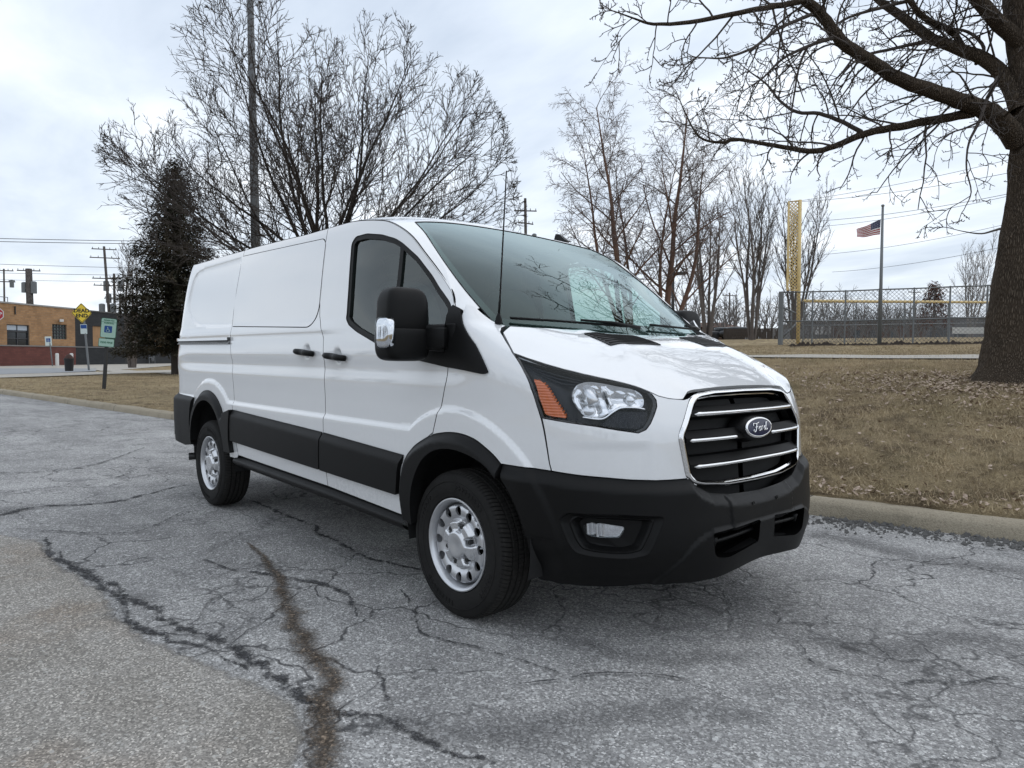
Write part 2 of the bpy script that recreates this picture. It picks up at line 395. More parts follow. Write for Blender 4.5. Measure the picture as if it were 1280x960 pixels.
def panel(name,loops,mat,parent,off=0.0,h=.018,hx=None,gap=.0028,flange=.022,extra=(),sgn=-1,label=None,mirror=False,post=None):
    """a sheet on the body skin, bounded by loops in (s,z); edges folded inwards"""
    offf=off if callable(off) else (lambda s,z:np.full(np.shape(s),off))
    res=[]
    L2=[]
    for k,L in enumerate(loops):
        L=resample(L,h)
        if gap: L=inset(L,gap if k==0 else -gap)
        L2.append(L)
    ex=[resample(e,h,False) for e in extra]
    V,F,orig=cdt_fill(L2,h,ex,hx)
    s,z=V[:,0],V[:,1]
    f=lambda a,b:pos(a,b,offf(a,b),sgn)
    P=f(s,z);e=.0025
    N=np.cross(f(s+e,z)-f(s-e,z),f(s,z+e)-f(s,z-e));N/=np.linalg.norm(N,axis=1,keepdims=True)+1e-12
    if sgn<0: N=-N
    # orient faces
    tri=P[F];fn=np.cross(tri[:,1]-tri[:,0],tri[:,2]-tri[:,0]);m=np.sum(fn*N[F].mean(1),1)<0
    F[m]=F[m][:,::-1]
    faces=[tuple(t) for t in F];VV=list(map(tuple,P));NN=list(map(tuple,N))
    if flange:
        b0=0
        nl=[len(L) for L in L2]
        # boundary vertices keep their input order: find by orig map
        inv={}
        for i,o in enumerate(orig):
            for q in o: inv[q]=i
        base_i=0
        for n in nl:
            idx=[inv.get(base_i+i) for i in range(n)];base_i+=n
            if any(i is None for i in idx): continue
            A=V[idx];Pt=P[idx];Pi=pos(A[:,0],A[:,1],offf(A[:,0],A[:,1])-flange,sgn)
            # blend: straight inwards along the normal
            Pi=Pt-N[idx]*flange
            k0=len(VV);tn=np.roll(Pt,-1,0)-np.roll(Pt,1,0);fnv=np.cross(tn,N[idx]);fnv/=np.linalg.norm(fnv,axis=1,keepdims=True)+1e-12
            cen=P.mean(0)
            VV+=list(map(tuple,Pt))+list(map(tuple,Pi));NN+=list(map(tuple,fnv))*2
            for i in range(n):
                j=(i+1)%n;q=(k0+i,k0+j,k0+n+j,k0+n+i)
                a,b,c=np.array(VV[q[0]]),np.array(VV[q[1]]),np.array(VV[q[2]])
                if np.dot(np.cross(b-a,c-a),fnv[i])<0: q=q[::-1]
                faces.append(q)
    mi=None
    if mat is PAINT: mi=[0]*len(F)+[1]*(len(faces)-len(F));mat=[PAINT,GAPSHADE]
    VV=np.array(VV);NN=np.array(NN)
    if post is not None: VV=post(VV)
    o=mesh_obj(name,VV,faces,mat,parent,True,mi,normals=NN)
    if label: o['label']=label
    if mirror:
        V2=VV.copy();V2[:,1]*=-1;N2=NN.copy();N2[:,1]*=-1
        o2=mesh_obj(name,V2,[f[::-1] for f in faces],mat,parent if mirror is True else mirror,True,mi,normals=N2)
        return o,o2
    return o
def recess(name,loop,mat,parent,depth,scale=.9,off=0.0,bottom_mat=None,sgn=-1,steps=((0,0),(.0,1)),mirror=False,h=.02,back=True):
    """a pocket sunk into the skin from a loop; steps = (inset fraction, depth fraction)"""
    L=resample(loop,h);c=L.mean(0);rings=[];offf=off if callable(off) else (lambda s,z:np.full(np.shape(s),off))
    for (fi,fd) in steps:
        Q=c+(L-c)*(1-fi);rings.append(pos(Q[:,0],Q[:,1],offf(Q[:,0],Q[:,1])-depth*fd,sgn))
    n=len(L);V=np.concatenate(rings);F=[]
    for k in range(len(rings)-1):
        for i in range(n): F.append((k*n+i,k*n+(i+1)%n,(k+1)*n+(i+1)%n,(k+1)*n+i))
    if back: F.append(tuple((len(rings)-1)*n+i for i in range(n)))
    o=mesh_obj(name,V,F,mat,parent,False)
    if mirror:
        V2=V.copy();V2[:,1]*=-1;mesh_obj(name,V2,[f[::-1] for f in F],mat,mirror if mirror is not True else parent,False)
    return o
def arc(cx,cz,R,a0,a1,n=28,rz=None):
    rz=rz or R
    return [(cx+R*math.cos(math.radians(a0+(a1-a0)*i/n)),cz+rz*math.sin(math.radians(a0+(a1-a0)*i/n))) for i in range(n+1)]

# ------------------------------------------------------------------ key curves on the flank, in (x,z)
SEAM=[(-3.93,2.03)]+[(S1-s,z) for s,z in OUT['seam'] if S1-s>-3.6]
SEAM=[tuple(p) for p in catmull(SEAM,4)]
SLR=[(-2.80,2.036),(-2.845,1.63),(-2.83,1.44),(-2.835,1.37),(-2.785,1.20),(-2.752,.942),(-2.735,.80),(-2.70,.60),(-2.662,.487)]
BP=[(-1.45,2.032),(-1.445,1.936),(-1.425,1.60),(-1.40,1.48),(-1.315,1.34),(-1.295,1.20),(-1.289,1.091),(-1.281,.779),(-1.254,.453)]
SE=SEAM[-1]
FSH=[SE,(-.03,1.34),(-.045,1.25),(-.059,1.185),(-.068,1.12),(-.084,1.07),(-.155,.87),(-.185,.848)]
FO=[(S1-a,b) for a,b in catmull(OUT['fo'],4)];FI=[(S1-a,b) for a,b in catmull(OUT['fi'],4)]
RO=arc(-3.285,.50,.450,172,38,36);RI=arc(-3.275,.47,.400,176,4,36)
FA=(.00,.44,.445);RA=(-3.285,.50,.450)
def seam_between(x0,x1): return [p for p in SEAM if x0<p[0]<x1]

# window outline (front door)
WIN=fillet(OUT['win'],[0,.02,.02,.02,.02,.02,.02,.02,.02,.02,.03,.04,.04,.04,.02,.03,.02,.02],3)
WING=inset(resample(WIN,.03),.026)

body_gap=.0022
# crease lines that the triangulation follows
CR=[sx(arc(0.0,.37,r,a0,a1,40)) for r in (.607,.640) for a0,a1 in ((52,127),)]
CRf=[sx(arc(0.0,.37,r,10,88,30)) for r in (.607,.640)]
CRd=[sx(arc(0.0,.37,r,100,126,12)) for r in (.607,.640)]+[[(X(x),z) for x in (-1.24,-.46)] for z in (.859,.893)]
CRs=[[(X(x),z) for x in (-2.70,-1.30)] for z in (.859,.893)]
CRq=[sx(arc(-3.27,.42,r,51,130,36)) for r in (.597,.630)]
SCP=lambda xc,zc:[(X(xc)+r*math.cos(a),zc+r*math.sin(a)/1.05) for r in (.055,.022) for a in np.linspace(0,2*math.pi,25)]
def scoop(xc,zc): 
    q=SCP(xc,zc);return [q[:25],q[25:]]
# front door
# arch upper arc from sill up to the door shut line
aF=FO
ga=[p for p in aF if p[0]<=-.19]
FD=SEAM[:0]+[BP[0]]+seam_between(-1.45,SE[0]-.003)+[SE]+FSH[1:-1]+ga[::-1]+[(-.445,.415)]+[BP[-1]]+BP[-2:0:-1]
fd=panel('front_door',[sx(FD),WIN],PAINT,VAN,h=.016,mirror=True,extra=CRd+scoop(-1.13,1.238))
# sliding door (near side) and its plain twin on the far side
SD=[BP[0]]+BP[1:]+[(-2.662,.487)]+SLR[-2:0:-1]+[SLR[0]]+[p for p in SEAM if -2.8<p[0]<-1.45]
PANL=fillet(sx([(-2.807,1.990),(-1.475,1.968),(-1.437,1.936),(-1.415,1.50),(-1.50,1.412),(-2.817,1.452)]),[.012,.05,.03,.06,.06,.012])
sd=panel('sliding_door',[sx(SD),PANL],PAINT,VAN,h=.017,hx=.022,mirror=True,extra=CRs+scoop(-1.525,1.262))
for sg,par in ((-1,sd[0]),(1,sd[1])):
    panel('blank_panel',[PANL],PAINT,par,off=.003,h=.03,hx=.04,gap=.003,sgn=sg)
# rear quarter with the stamped blank window
QW=fillet(sx([(-2.83,1.985),(-3.69,1.972),(-3.90,1.945),(-4.02,1.70),(-3.84,1.545),(-3.66,1.480),(-2.85,1.455)]),[.02,.05,.09,.10,.12,.08,.02])
QWa=np.array(resample(QW,.03))
def sdist(s,z,L):
    q=np.stack([np.ravel(s),np.ravel(z)],1);d=np.full(len(q),9.)
    for a,b in zip(L,np.roll(L,-1,0)):
        ab=b-a;t=np.clip(((q-a)@ab)/(ab@ab+1e-12),0,1);d=np.minimum(d,np.hypot(*(q-a-t[:,None]*ab).T))
    return np.where(inside(q,[L]),d,-d).reshape(np.shape(s))
def quarter_off(s,z):
    d=sdist(s,z,QWa);return -.011*sstep(-.004,.018,d)
aR=arc(-3.285,.50,.44,186,-6,44)
Q=[SLR[0]]+SLR[1:]+[(-2.70,.455)]+aR[::-1]+[(-3.68,.45),(-3.93,.46)]
QP=sx(Q)+[(S2+.35,.47),(S2+.85,.50),(S2+.86,1.0),(S2+.84,1.6),(S2+.74,1.95),(S2+.70,2.04),(S2+.3,2.04)]+sx([(-3.93,2.035),(-3.3,2.038)])
qp=panel('quarter_panel',[QP],PAINT,VAN,off=quarter_off,h=.019,extra=[list(map(tuple,QWa))+[tuple(QWa[0])],list(map(tuple,inset(QWa,.018)))]+CRq,mirror=True)
# rear doors (closing the back)
for sg in (-1,1):
    panel('rear_door',[[(S2+.86,.50),(S3,.50),(S3,2.03),(S2+.72,2.03),(S2+.74,1.95),(S2+.84,1.6),(S2+.86,1.0)]],PAINT,VAN,h=.06,sgn=sg)
# tail lamp, wraps the rear corner
for sg in (-1,1):
    panel('tail_lamp',[fillet([(S2+.78,1.02),(S2+.78,1.72),(S2+.66,1.72),(S2+.66,1.02)],.03)],STOPRED,VAN,off=.012,h=.03,sgn=sg)
# front fender
HD=list(OUT['hood']);HE=list(OUT['head']);BT=OUT['bumptop']
_a=np.array(HD[2:13]);_pf=np.polyfit(_a[:,0],_a[:,1],4)
HD=HD[:2]+[(s,float(np.polyval(_pf,s))) for s,z in HD[2:13]]+HD[13:];HE=HD[2:11]+HE[9:]
fa2=[p for p in aF if p[0]>-.18 and p[0]<.32]
FEN=sx(fa2)+[(1.326,.775),(1.197,.772),(1.076,.767),(1.085,.80),(1.116,.983)]+[HE[-4],HE[-3],HE[-2],HE[-1]][:0]+[(1.130,1.04),(1.143,1.111),(1.140,1.18),(1.126,1.257),(1.085,1.31),(1.046,1.35),(.985,1.372),(.916,1.384),(1.00,1.43),(1.10,1.485),(1.25,1.495),(1.45,1.475)]+sx([(.08,1.435),(SE[0]+.003,SE[1]-.006)]+FSH[1:])
panel('fender',[FEN],PAINT,VAN,h=.014,mirror=True,extra=CRf)
# fascia between lamp, grille and bumper
GRO=fillet([(.405,1.086),(.25,1.100),(0,1.103),(-.25,1.100),(-.405,1.086),(-.525,.918),(-.490,.744),(-.462,.715),(-.412,.700),(-.23,.682),(0,.678),(.23,.682),(.412,.700),(.462,.715),(.490,.744),(.525,.918)],[.06,0,0,0,.06,.03,.02,.03,.04,0,0,0,.04,.03,.02,.03])
gr_r=[p for p in resample(GRO,.03) if p[0]>.30 and p[1]<1.085]
gr_r=sorted(gr_r,key=lambda p:-p[1])
h_in=[p for p in HD if p[0]<.60]
hdl=HE[HE.index(min(HE,key=lambda p:p[0])):] # from inner end round the underside to the outer corner
def fsel():
    a=list(BT[2:9])                                   # outer lower corner -> grille along the bumper top
    b=[p for p in gr_r if .70<p[1]][::-1]              # up the grille side
    b=[p for p in b if p[0]>.43 or p[1]>.9]
    c=[(.430,1.068)]+[p for p in HD if p[0]<.60][::-1]
    lo=[p for p in HE]
    k=max(range(len(HE)),key=lambda i:HE[i][1]*0+(-HE[i][0]))
    d=HE[9:20]                                        # round the inner end and along the underside of the lamp
    return a,b,c,d
a,b,c,d=fsel()
FAS=list(a)+[tuple(p) for p in b]+c+[tuple(p) for p in d]+[(1.112,.983),(1.085,.80)]
def fas_off(s,z):
    # shallow step under the lamp that fades towards the fender
    g=.010*sstep(.905,.925,z)*sstep(1.08,.80,s)
    g2=-.005*sstep(.90,.86,z)*sstep(.64,.70,s)*sstep(1.09,.85,s)
    return g2+0*g
panel('fascia',[FAS],PAINT,VAN,off=fas_off,h=.012,mirror=True,flange=.02)

# ------------------------------------------------------------------ hood (height field through the shut line)
def tps(P,Z,lam=1e-4):
    P=np.asarray(P);n=len(P);lam=np.broadcast_to(lam,(n,));r=np.linalg.norm(P[:,None]-P[None],axis=-1);K=np.where(r>0,r*r*np.log(r+1e-12),0)+np.diag(lam)
    A=np.zeros((n+3,n+3));A[:n,:n]=K;A[:n,n]=1;A[:n,n+1:]=P;A[n,:n]=1;A[n+1:,:n]=P.T
    w=np.linalg.solve(A,np.concatenate([Z,[0,0,0]]))
    def f(q):
        r=np.linalg.norm(q[:,None]-P[None],axis=-1);return np.where(r>0,r*r*np.log(r+1e-12),0)@w[:n]+w[n]+q@w[n+1:]
    return f
HDd=np.array(HD);E3=pos(HDd[:,0],HDd[:,1],0.0,1)
fr_s=np.array([.412,.33,.25,.17,.08,0.0]);fr_z=np.array([1.096,1.103,1.107,1.110,1.111,1.112])
F3=pos(fr_s,fr_z,.002,1)
rear=np.array([(.185,.808),(.235,.70),(.275,.55),(.305,.35),(.32,.17),(.325,0.)]);rz=np.array([1.381,1.376,1.3725,1.370,1.369,1.369])
inner=np.array([(.5,0.,1.327),(.68,0.,1.264),(.82,0.,1.188),(.5,.35,1.327),(.66,.33,1.272),(.80,.30,1.198),(.47,.62,1.303),(.62,.58,1.249),(.74,.50,1.203),(.40,.78,1.300)])
ctl=[(p[0],p[1],p[2]) for p in E3]+[(p[0],p[1],p[2]) for p in F3]+[(a[0],a[1],b) for a,b in zip(rear,rz)]+[tuple(p) for p in inner]
lamv=np.array([8e-4]*(len(ctl)-len(inner))+[.12]*len(inner));ctl=np.array(ctl);ctl2=ctl.copy();ctl2[:,1]*=-1;kk=np.abs(ctl2[:,1])>1e-3;ctl=np.concatenate([ctl,ctl2[kk]]);lamv=np.concatenate([lamv,lamv[kk]])
hoodz=tps(ctl[:,:2],ctl[:,2],lamv)
half=[(p[0],-p[1]) for p in rear[::-1]]+[(p[0],-p[1]) for p in E3[1:]]+[(p[0],-p[1]) for p in F3]
hl=half+[(x,-y) for x,y in half[::-1] if abs(y)>1e-3]
def hz(q): 
    z=hoodz(q);ay=np.abs(q[:,1])
    # two soft creases running forward from the cowl
    cr=.42+.10*(q[:,0]-.3);z=z+.006*np.exp(-((ay-cr)/.05)**2)*sstep(.86,.6,q[:,0])
    return z
V,Fc,orig=cdt_fill([resample(inset(np.array(hl),.002),.018)],.018)
z=hz(V);e=.003
dx=(hz(V+[e,0])-hz(V-[e,0]))/(2*e);dy=(hz(V+[0,e])-hz(V-[0,e]))/(2*e)
N=np.stack([-dx,-dy,np.ones(len(V))],1);N/=np.linalg.norm(N,axis=1,keepdims=True)
P=np.column_stack([V,z]);t=P[Fc];m=np.cross(t[:,1]-t[:,0],t[:,2]-t[:,0])[:,2]<0;Fc[m]=Fc[m][:,::-1]
faces=[tuple(f) for f in Fc]
nb=len(resample(inset(np.array(hl),.002),.018));k0=len(P);Pb=P[:nb];PP=np.concatenate([P,Pb,Pb-N[:nb]*.018])
side=np.cross(np.roll(Pb,-1,0)-np.roll(Pb,1,0),N[:nb]);side/=np.linalg.norm(side,axis=1,keepdims=True)+1e-9
side*=np.sign(np.sum(side*(Pb-P.mean(0)),1))[:,None]
faces+=[(k0+i,k0+nb+i,k0+nb+(i+1)%nb,k0+(i+1)%nb) for i in range(nb)]
HOOD=mesh_obj('hood',PP,faces,PAINT,VAN,True,normals=np.concatenate([N,side,side]))
# hood vents: recessed louvred inserts
for sg in (-1,1):
    vp=[(.36,.50),(.415,.19),(.585,.19),(.54,.515)]
    q=resample(fillet([(x,sg*y) for x,y in vp],.012),.02)
    mb=MB();n=len(q);c=q.mean(0);zz=hz(q);qi=c+(q-c)*.94
    Vv,Ff,_=cdt_fill([qi],.02);t3=np.column_stack([Vv,hz(Vv)+.0022]);tt=t3[Ff];m_=np.cross(tt[:,1]-tt[:,0],tt[:,2]-tt[:,0])[:,2]<0;Ff[m_]=Ff[m_][:,::-1];mb.add(t3,[tuple(f) for f in Ff])
    V=np.concatenate([np.column_stack([q,zz-.004]),np.column_stack([q,zz+.0045]),np.column_stack([qi,hz(qi)+.0045]),np.column_stack([qi,hz(qi)+.001])]);F=[]
    for k in range(3):
        for i in range(n): F.append((k*n+i,k*n+(i+1)%n,(k+1)*n+(i+1)%n,(k+1)*n+i))
    mb.add(V,F,0)
    for k in range(1,7):
        f=k/7.0
        a=np.array(vp[0])*(1-f)+np.array(vp[3])*f;b=np.array(vp[1])*(1-f)+np.array(vp[2])*f
        a=a+(b-a)*.06;b=b-(b-a)*.06
        L=np.array([a+(b-a)*u for u in np.linspace(0,1,6)]);L[:,1]*=sg
        mb.tube(np.column_stack([L,hz(L)+.003]),.0035,5)
    mb.build('hood_vent',PLASTIC,HOOD,auto=40)

# ------------------------------------------------------------------ roof, pillars, windshield
ZR=pchip([-4.45,-4.2,-3.9,-3.2,-2.3,-1.6,-1.2,-1.0,-.94,-.885],[2.035,2.07,2.092,2.108,2.116,2.119,2.117,2.108,2.095,2.062])
EDGE=np.array([(-.70,.735,1.986),(-.56,.772,1.912),(-.457,.796,1.838),(-.37,.814,1.77),(-.281,.828,1.701),(-.14,.841,1.588),(-.014,.843,1.489),(.055,.836,1.432),(.10,.828,1.388)])
EDGE=catmull(EDGE,5)
def header(v):                                     # v 0 centre -> 1 corner
    y=.735*v;return np.stack([-.885+.185*v**2.6,y,2.062-.076*v**2.8],-1)
# seam points from rear centre to the pillar foot
gs=[(S3,2.02),(S3-.25,2.02),(S3-.45,2.024),(S3-.65,2.028),(S3-.8,2.03)]+[(S1-x,z) for x,z in SEAM if x>-3.9]
gs=np.array(resample(gs,.05,False));G=pos(gs[:,0],gs[:,1],.001,1)
W=[]
xs=G[:,0];ih=int(np.argmin(np.abs(xs+1.02)));ie=int(np.argmin(np.abs(xs+.66)))
for i,(g) in enumerate(G):
    if i<=ih: 
        x=min(max(g[0],-4.42),9);
        if i<12: x=-4.42+.0*(i)+(g[0]+4.42)*.9 if g[0]>-4.42 else -4.42
        f=i/ih
        x=min(x,-.885-.16*(1-0)*(1-sstep(-1.6,-1.02,g[0]))) if g[0]>-1.3 else x
        W.append((x,0.0,float(ZR(x))))
    elif i<=ie:
        v=(i-ih)/(ie-ih);W.append(tuple(header(np.array(v))))
    else:
        v=(i-ie)/(len(G)-1-ie);k=v*(len(EDGE)-1)*.78;j=int(min(k,len(EDGE)-2));W.append(tuple(EDGE[j]+(EDGE[j+1]-EDGE[j])*(k-j)))
W=np.array(W)
# roof x along the centre line must progress smoothly to the header
c0=[i for i in range(ih+1)];xr=np.interp(np.arange(ih+1),[0,8,ih*.6,ih],[-4.42,-4.2,xs[int(ih*.6)],-.885]);W[:ih+1,0]=xr;W[:ih+1,2]=ZR(xr)
nv=26;u=np.linspace(0,1,nv)**1.5;R=[]
for i in range(len(G)):
    g,w=G[i],W[i];roof=1-sstep(ih-2,ie+2,i);p=1.15+2.6*roof
    ez=1-(1-u)**p;exy=u
    pt=np.stack([g[0]+(w[0]-g[0])*exy,g[1]+(w[1]-g[1])*exy,g[2]+(w[2]-g[2])*ez],-1)
    b=(1-roof)*.0*np.sin(np.pi*u);pt[:,1]+=b*.9;pt[:,2]+=b*.5;pt[:,0]+=b*.4
    R.append(pt)
R=np.array(R);Rr=R.copy();Rr[...,1]*=-1
V1,F1=grid_mesh(R,True);V2,F2=grid_mesh(Rr)
off=len(V1);roof=mesh_obj('roof',np.concatenate([V1,V2]),[f for f in F1]+[tuple(off+i for i in f) for f in F2],PAINT,VAN,True)
bm=bmesh.new();bm.from_mesh(roof.data);bmesh.ops.remove_doubles(bm,verts=bm.verts,dist=.0006);bmesh.ops.recalc_face_normals(bm,faces=bm.faces);bm.to_mesh(roof.data);bm.free()
# dark seam strip under the roof edge
mb=MB()
for sg in (1,-1):
    g=pos(gs[14:,0],gs[14:,1],-.006,sg);mb.tube(g,.005,6)
mb.build('roof_seal',DARK,roof)
# windshield: rows from foot to header
nw,nu=40,41
ed=np.array([EDGE[-1]+(EDGE[0]-EDGE[-1])*0])
tt=np.linspace(0,len(EDGE)-1,nw)[::-1];E=np.array([EDGE[int(min(k,len(EDGE)-2))]+(EDGE[int(min(k,len(EDGE)-2))+1]-EDGE[int(min(k,len(EDGE)-2))])*(k-int(min(k,len(EDGE)-2))) for k in tt])
cz=np.linspace(0,1,nw);Cx=.40+(-.885-.40)*cz;Czz=1.345+(2.062-1.345)*cz+.045*np.sin(np.pi*cz);Cx=Cx+.012*np.sin(np.pi*cz)
GR=np.zeros((nw,nu,3));uu=np.linspace(-1,1,nu)
for i in range(nw):
    f=1-np.abs(uu)**2.35
    GR[i,:,0]=E[i,0]+(Cx[i]-E[i,0])*f;GR[i,:,1]=E[i,1]*uu;GR[i,:,2]=E[i,2]+(Czz[i]-E[i,2])*f
def wgrid(a0,a1,b0,b1,d=0.0):
    return GR[a0:a1,b0:b1]
Vw,Fw=grid_mesh(GR);WS=mesh_obj('windshield',Vw,Fw,[WGLASS],VAN,True)
bm=bmesh.new();bm.from_mesh(WS.data);bmesh.ops.recalc_face_normals(bm,faces=bm.faces);bm.normal_update();
if sum(f.normal.z for f in bm.faces)<0: bmesh.ops.reverse_faces(bm,faces=bm.faces)
bm.to_mesh(WS.data);bm.free()
# black ceramic border just inside the glass
cen=GR.reshape(-1,3).mean(0);nin=np.array([-.45,0,-.75])*.004
B=GR+nin;rows=[];mb=MB()
def sub(i0,i1,j0,j1):
    V,F=grid_mesh(B[i0:i1+1,j0:j1+1]);mb.add(V,F)
sub(0,3,0,nu-1);sub(nw-2,nw-1,0,nu-1);sub(3,nw-2,0,1);sub(3,nw-2,nu-2,nu-1)
mb.build('windshield_border',FRIT,WS)
# rubber edge of the windshield
mb=MB();mb.tube(np.concatenate([GR[2:,0],GR[-1,1:],GR[::-1,-1][1:-2]])+np.array([.001,0,.0]),.0035,6);mb.build('windshield_seal',PLASTIC,WS)
# cowl and wipers
mb=MB();cw=[]
for v in np.linspace(-1,1,31):
    y=v*.80;r=abs(v);x0=np.interp(abs(y),[0,.17,.35,.55,.70,.808],[.325,.32,.305,.275,.235,.185]);zr=np.interp(abs(y),[0,.35,.55,.7,.808],[1.369,1.370,1.3725,1.376,1.381])
    cw.append([(x0+.03,y,zr-.035),(x0-.01,y,zr-.028),(x0-.10,y,zr-.02+.012*r),(x0-.24,y*1.02,zr+.02+.055*r**3)])
V,F=grid_mesh(np.array(cw));mb.add(V,F);mb.build('cowl',PLASTIC,VAN,smooth=True)
def on_glass(a,b):                                   # a along height 0..1, b across -1..1
    i=a*(nw-1);j=(b+1)/2*(nu-1);i0,j0=int(min(i,nw-2)),int(min(j,nu-2));fi,fj=i-i0,j-j0
    return (GR[i0,j0]*(1-fi)+GR[i0+1,j0]*fi)*(1-fj)+(GR[i0,j0+1]*(1-fi)+GR[i0+1,j0+1]*fi)*fj
for (b0,b1) in ((-.92,-.22),(.05,.82)):
    w=MB();pts=[on_glass(.060-.02*t,b0+(b1-b0)*t)+np.array([.014,0,.016]) for t in np.linspace(0,1,14)]
    w.tube(pts,.0065,6);arm=[on_glass(.03,b1+.10)+np.array([.02,0,.02])]+[pts[k]+np.array([.008,0,.012]) for k in (11,9,7)]
    w.tube(arm,[.011,.008,.007,.006],6);w.build('wiper',PLASTIC,VAN,smooth=True)

# ------------------------------------------------------------------ side windows
for sg,par in ((-1,fd[0]),(1,fd[1])):
    s_=panel('window_seal',[WIN,WING],PLASTIC,par,off=-.004,h=.02,gap=0,flange=.02,sgn=sg)
    top=np.array(WING);
    panel('window_glass',[WING],GLASS,par,off=-.016,h=.05,gap=0,flange=0,sgn=sg)
    x0=-.60
    panel('window_divider',[[(X(x0-.017),1.885),(X(x0+.012),1.878),(X(x0+.035),1.25),(X(x0+.0),1.25)]],PLASTIC,par,off=-.006,h=.03,gap=0,flange=.015,sgn=sg)
    # mirror sail: triangle at the foot of the pillar
    SAIL=fillet(OUT['sailp'],[.01,.01,0,.012,.012,0,0,0,.02,.02,.02,.02,.02])
    panel('mirror_sail',[SAIL],PLASTIC,par,off=.010,h=.02,gap=0,flange=.018,sgn=sg)
    # handle: pull bar over a scooped cup
    def handle(parent,xa,xb,za,zb):
        m=MB();n=12
        for k,(dz,dy) in enumerate(((0,0),)):
            pts=[];rad=[]
            for t in np.linspace(0,1,n):
                x=xa+(xb-xa)*t;zz=za+(zb-za)*t;o=.012+.030*math.sin(math.pi*min(1,max(0,t)))**.45
                pts.append(pos(X(x),zz,o,sg));rad.append(.017+.003*math.sin(math.pi*t))
            m.tube(pts,rad,10)
        h=m.build('door_handle',PLASTIC,parent,smooth=True)
    handle(par,-1.245,-1.015,1.238,1.222);handle(sd[0] if sg<0 else sd[1],-1.64,-1.41,1.262,1.246)
# ------------------------------------------------------------------ black cladding
def clad_off(top):
    def f(s,z):
        x=S1-s;zt=np.interp(x,[-2.76,-1.28,-.38],[.829,.778,.738]);return .006+.020*sstep(0,.050,zt-z)
    return f
for sg,pd,ps,pq in ((-1,fd[0],sd[0],qp[0]),(1,fd[1],sd[1],qp[1])):
    DC=sx([(-1.277,.780),(-.402,.738),(-.438,.65),(-.460,.523),(-1.300,.547),(-1.292,.66)])
    cr=[(X(-1.285),.728),(X(-.41),.688)]
    panel('door_cladding',[fillet(DC,.008)],PLASTIC2,pd,off=clad_off(0),h=.012,hx=.03,gap=.002,flange=.03,sgn=sg)
    SCd=sx([(-2.722,.828),(-1.287,.780),(-1.302,.66),(-1.310,.548),(-2.752,.590),(-2.745,.70)])
    panel('door_cladding',[fillet(SCd,.008)],PLASTIC2,ps,off=clad_off(0),h=.012,hx=.03,gap=.002,flange=.03,sgn=sg)
    # wheel-arch trims
    def aoff(ol):
        L=np.array(resample(ol,.03,False))
        def f(s,z):
            q=np.stack([np.ravel(S1-s),np.ravel(z)],1);d=np.full(len(q),9.)
            for a,b in zip(L[:-1],L[1:]):
                ab=b-a;t=np.clip(((q-a)@ab)/(ab@ab+1e-12),0,1);d=np.minimum(d,np.hypot(*(q-a-t[:,None]*ab).T))
            return (.004+.030*sstep(0,.045,d)).reshape(np.shape(s))
        return f
    panel('wheel_arch_trim',[sx(FO)+sx(FI[::-1])],PLASTIC2,VAN,off=aoff(FO),h=.013,gap=0,flange=.07,sgn=sg)
    RO2=RO+[(-2.728,.826),(-2.752,.70),(-2.765,.59),(-2.745,.50)]
    panel('wheel_arch_trim',[sx(RO2)+sx(RI[::-1])],PLASTIC2,pq,off=aoff(RO),h=.013,gap=0,flange=.07,sgn=sg)
    # rear bumper corner
    RB=sx([(-3.618,.878),(-3.93,.884)])+[(S2+.35,.895),(S2+.8,.90),(S3,.90),(S3,.52),(S2+.8,.50),(S2+.3,.47)]+sx([(-3.85,.45),(-3.68,.47),(-3.705,.55),(-3.700,.66),(-3.672,.78)])
    panel('rear_bumper',[RB],PLASTIC2,VAN,off=lambda s,z:.006+.022*sstep(0,.05,.89-z),h=.02,gap=.002,flange=.05,sgn=sg)
    # sill step
    m=MB();ss=np.linspace(-2.72,-.42,40);R_=[]
    for x in ss:
        zt=np.interp(x,[-2.7,-1.25,-.45],[.490,.456,.425]);R_.append([pos(X(x),zt+.0,-.030,sg),pos(X(x),zt-.022,-.022,sg),pos(X(x),zt-.030,.018,sg),pos(X(x),zt-.048,.028,sg),pos(X(x),zt-.062,.022,sg),pos(X(x),zt-.085,.0,sg),pos(X(x),zt-.105,-.06,sg)])
    V,F=grid_mesh(np.array(R_));m.add(V,F);m.build('side_step',PLASTIC,VAN,smooth=True)
# sliding-door rail
RL=sx([(-2.845,1.368),(-3.93,1.374)])+[(S2+.46,1.376),(S2+.46,1.352)]+sx([(-3.93,1.350),(-2.835,1.346)])
RL2=sx([(-2.835,1.346),(-3.93,1.350)])+[(S2+.46,1.352),(S2+.46,1.326)]+sx([(-3.93,1.324),(-2.83,1.318)])
for sg,pq in ((-1,qp[0]),):
    panel('slide_rail',[RL],PAINT,pq,off=.024,h=.006,hx=.06,gap=0,flange=.03,sgn=sg)
    panel('rail_channel',[RL2],simple('rail_channel_metal',.16,.35,.4),pq,off=lambda s,z:.003+.012*sstep(1.335,1.327,z),h=.005,hx=.06,gap=0,flange=.02,sgn=sg)

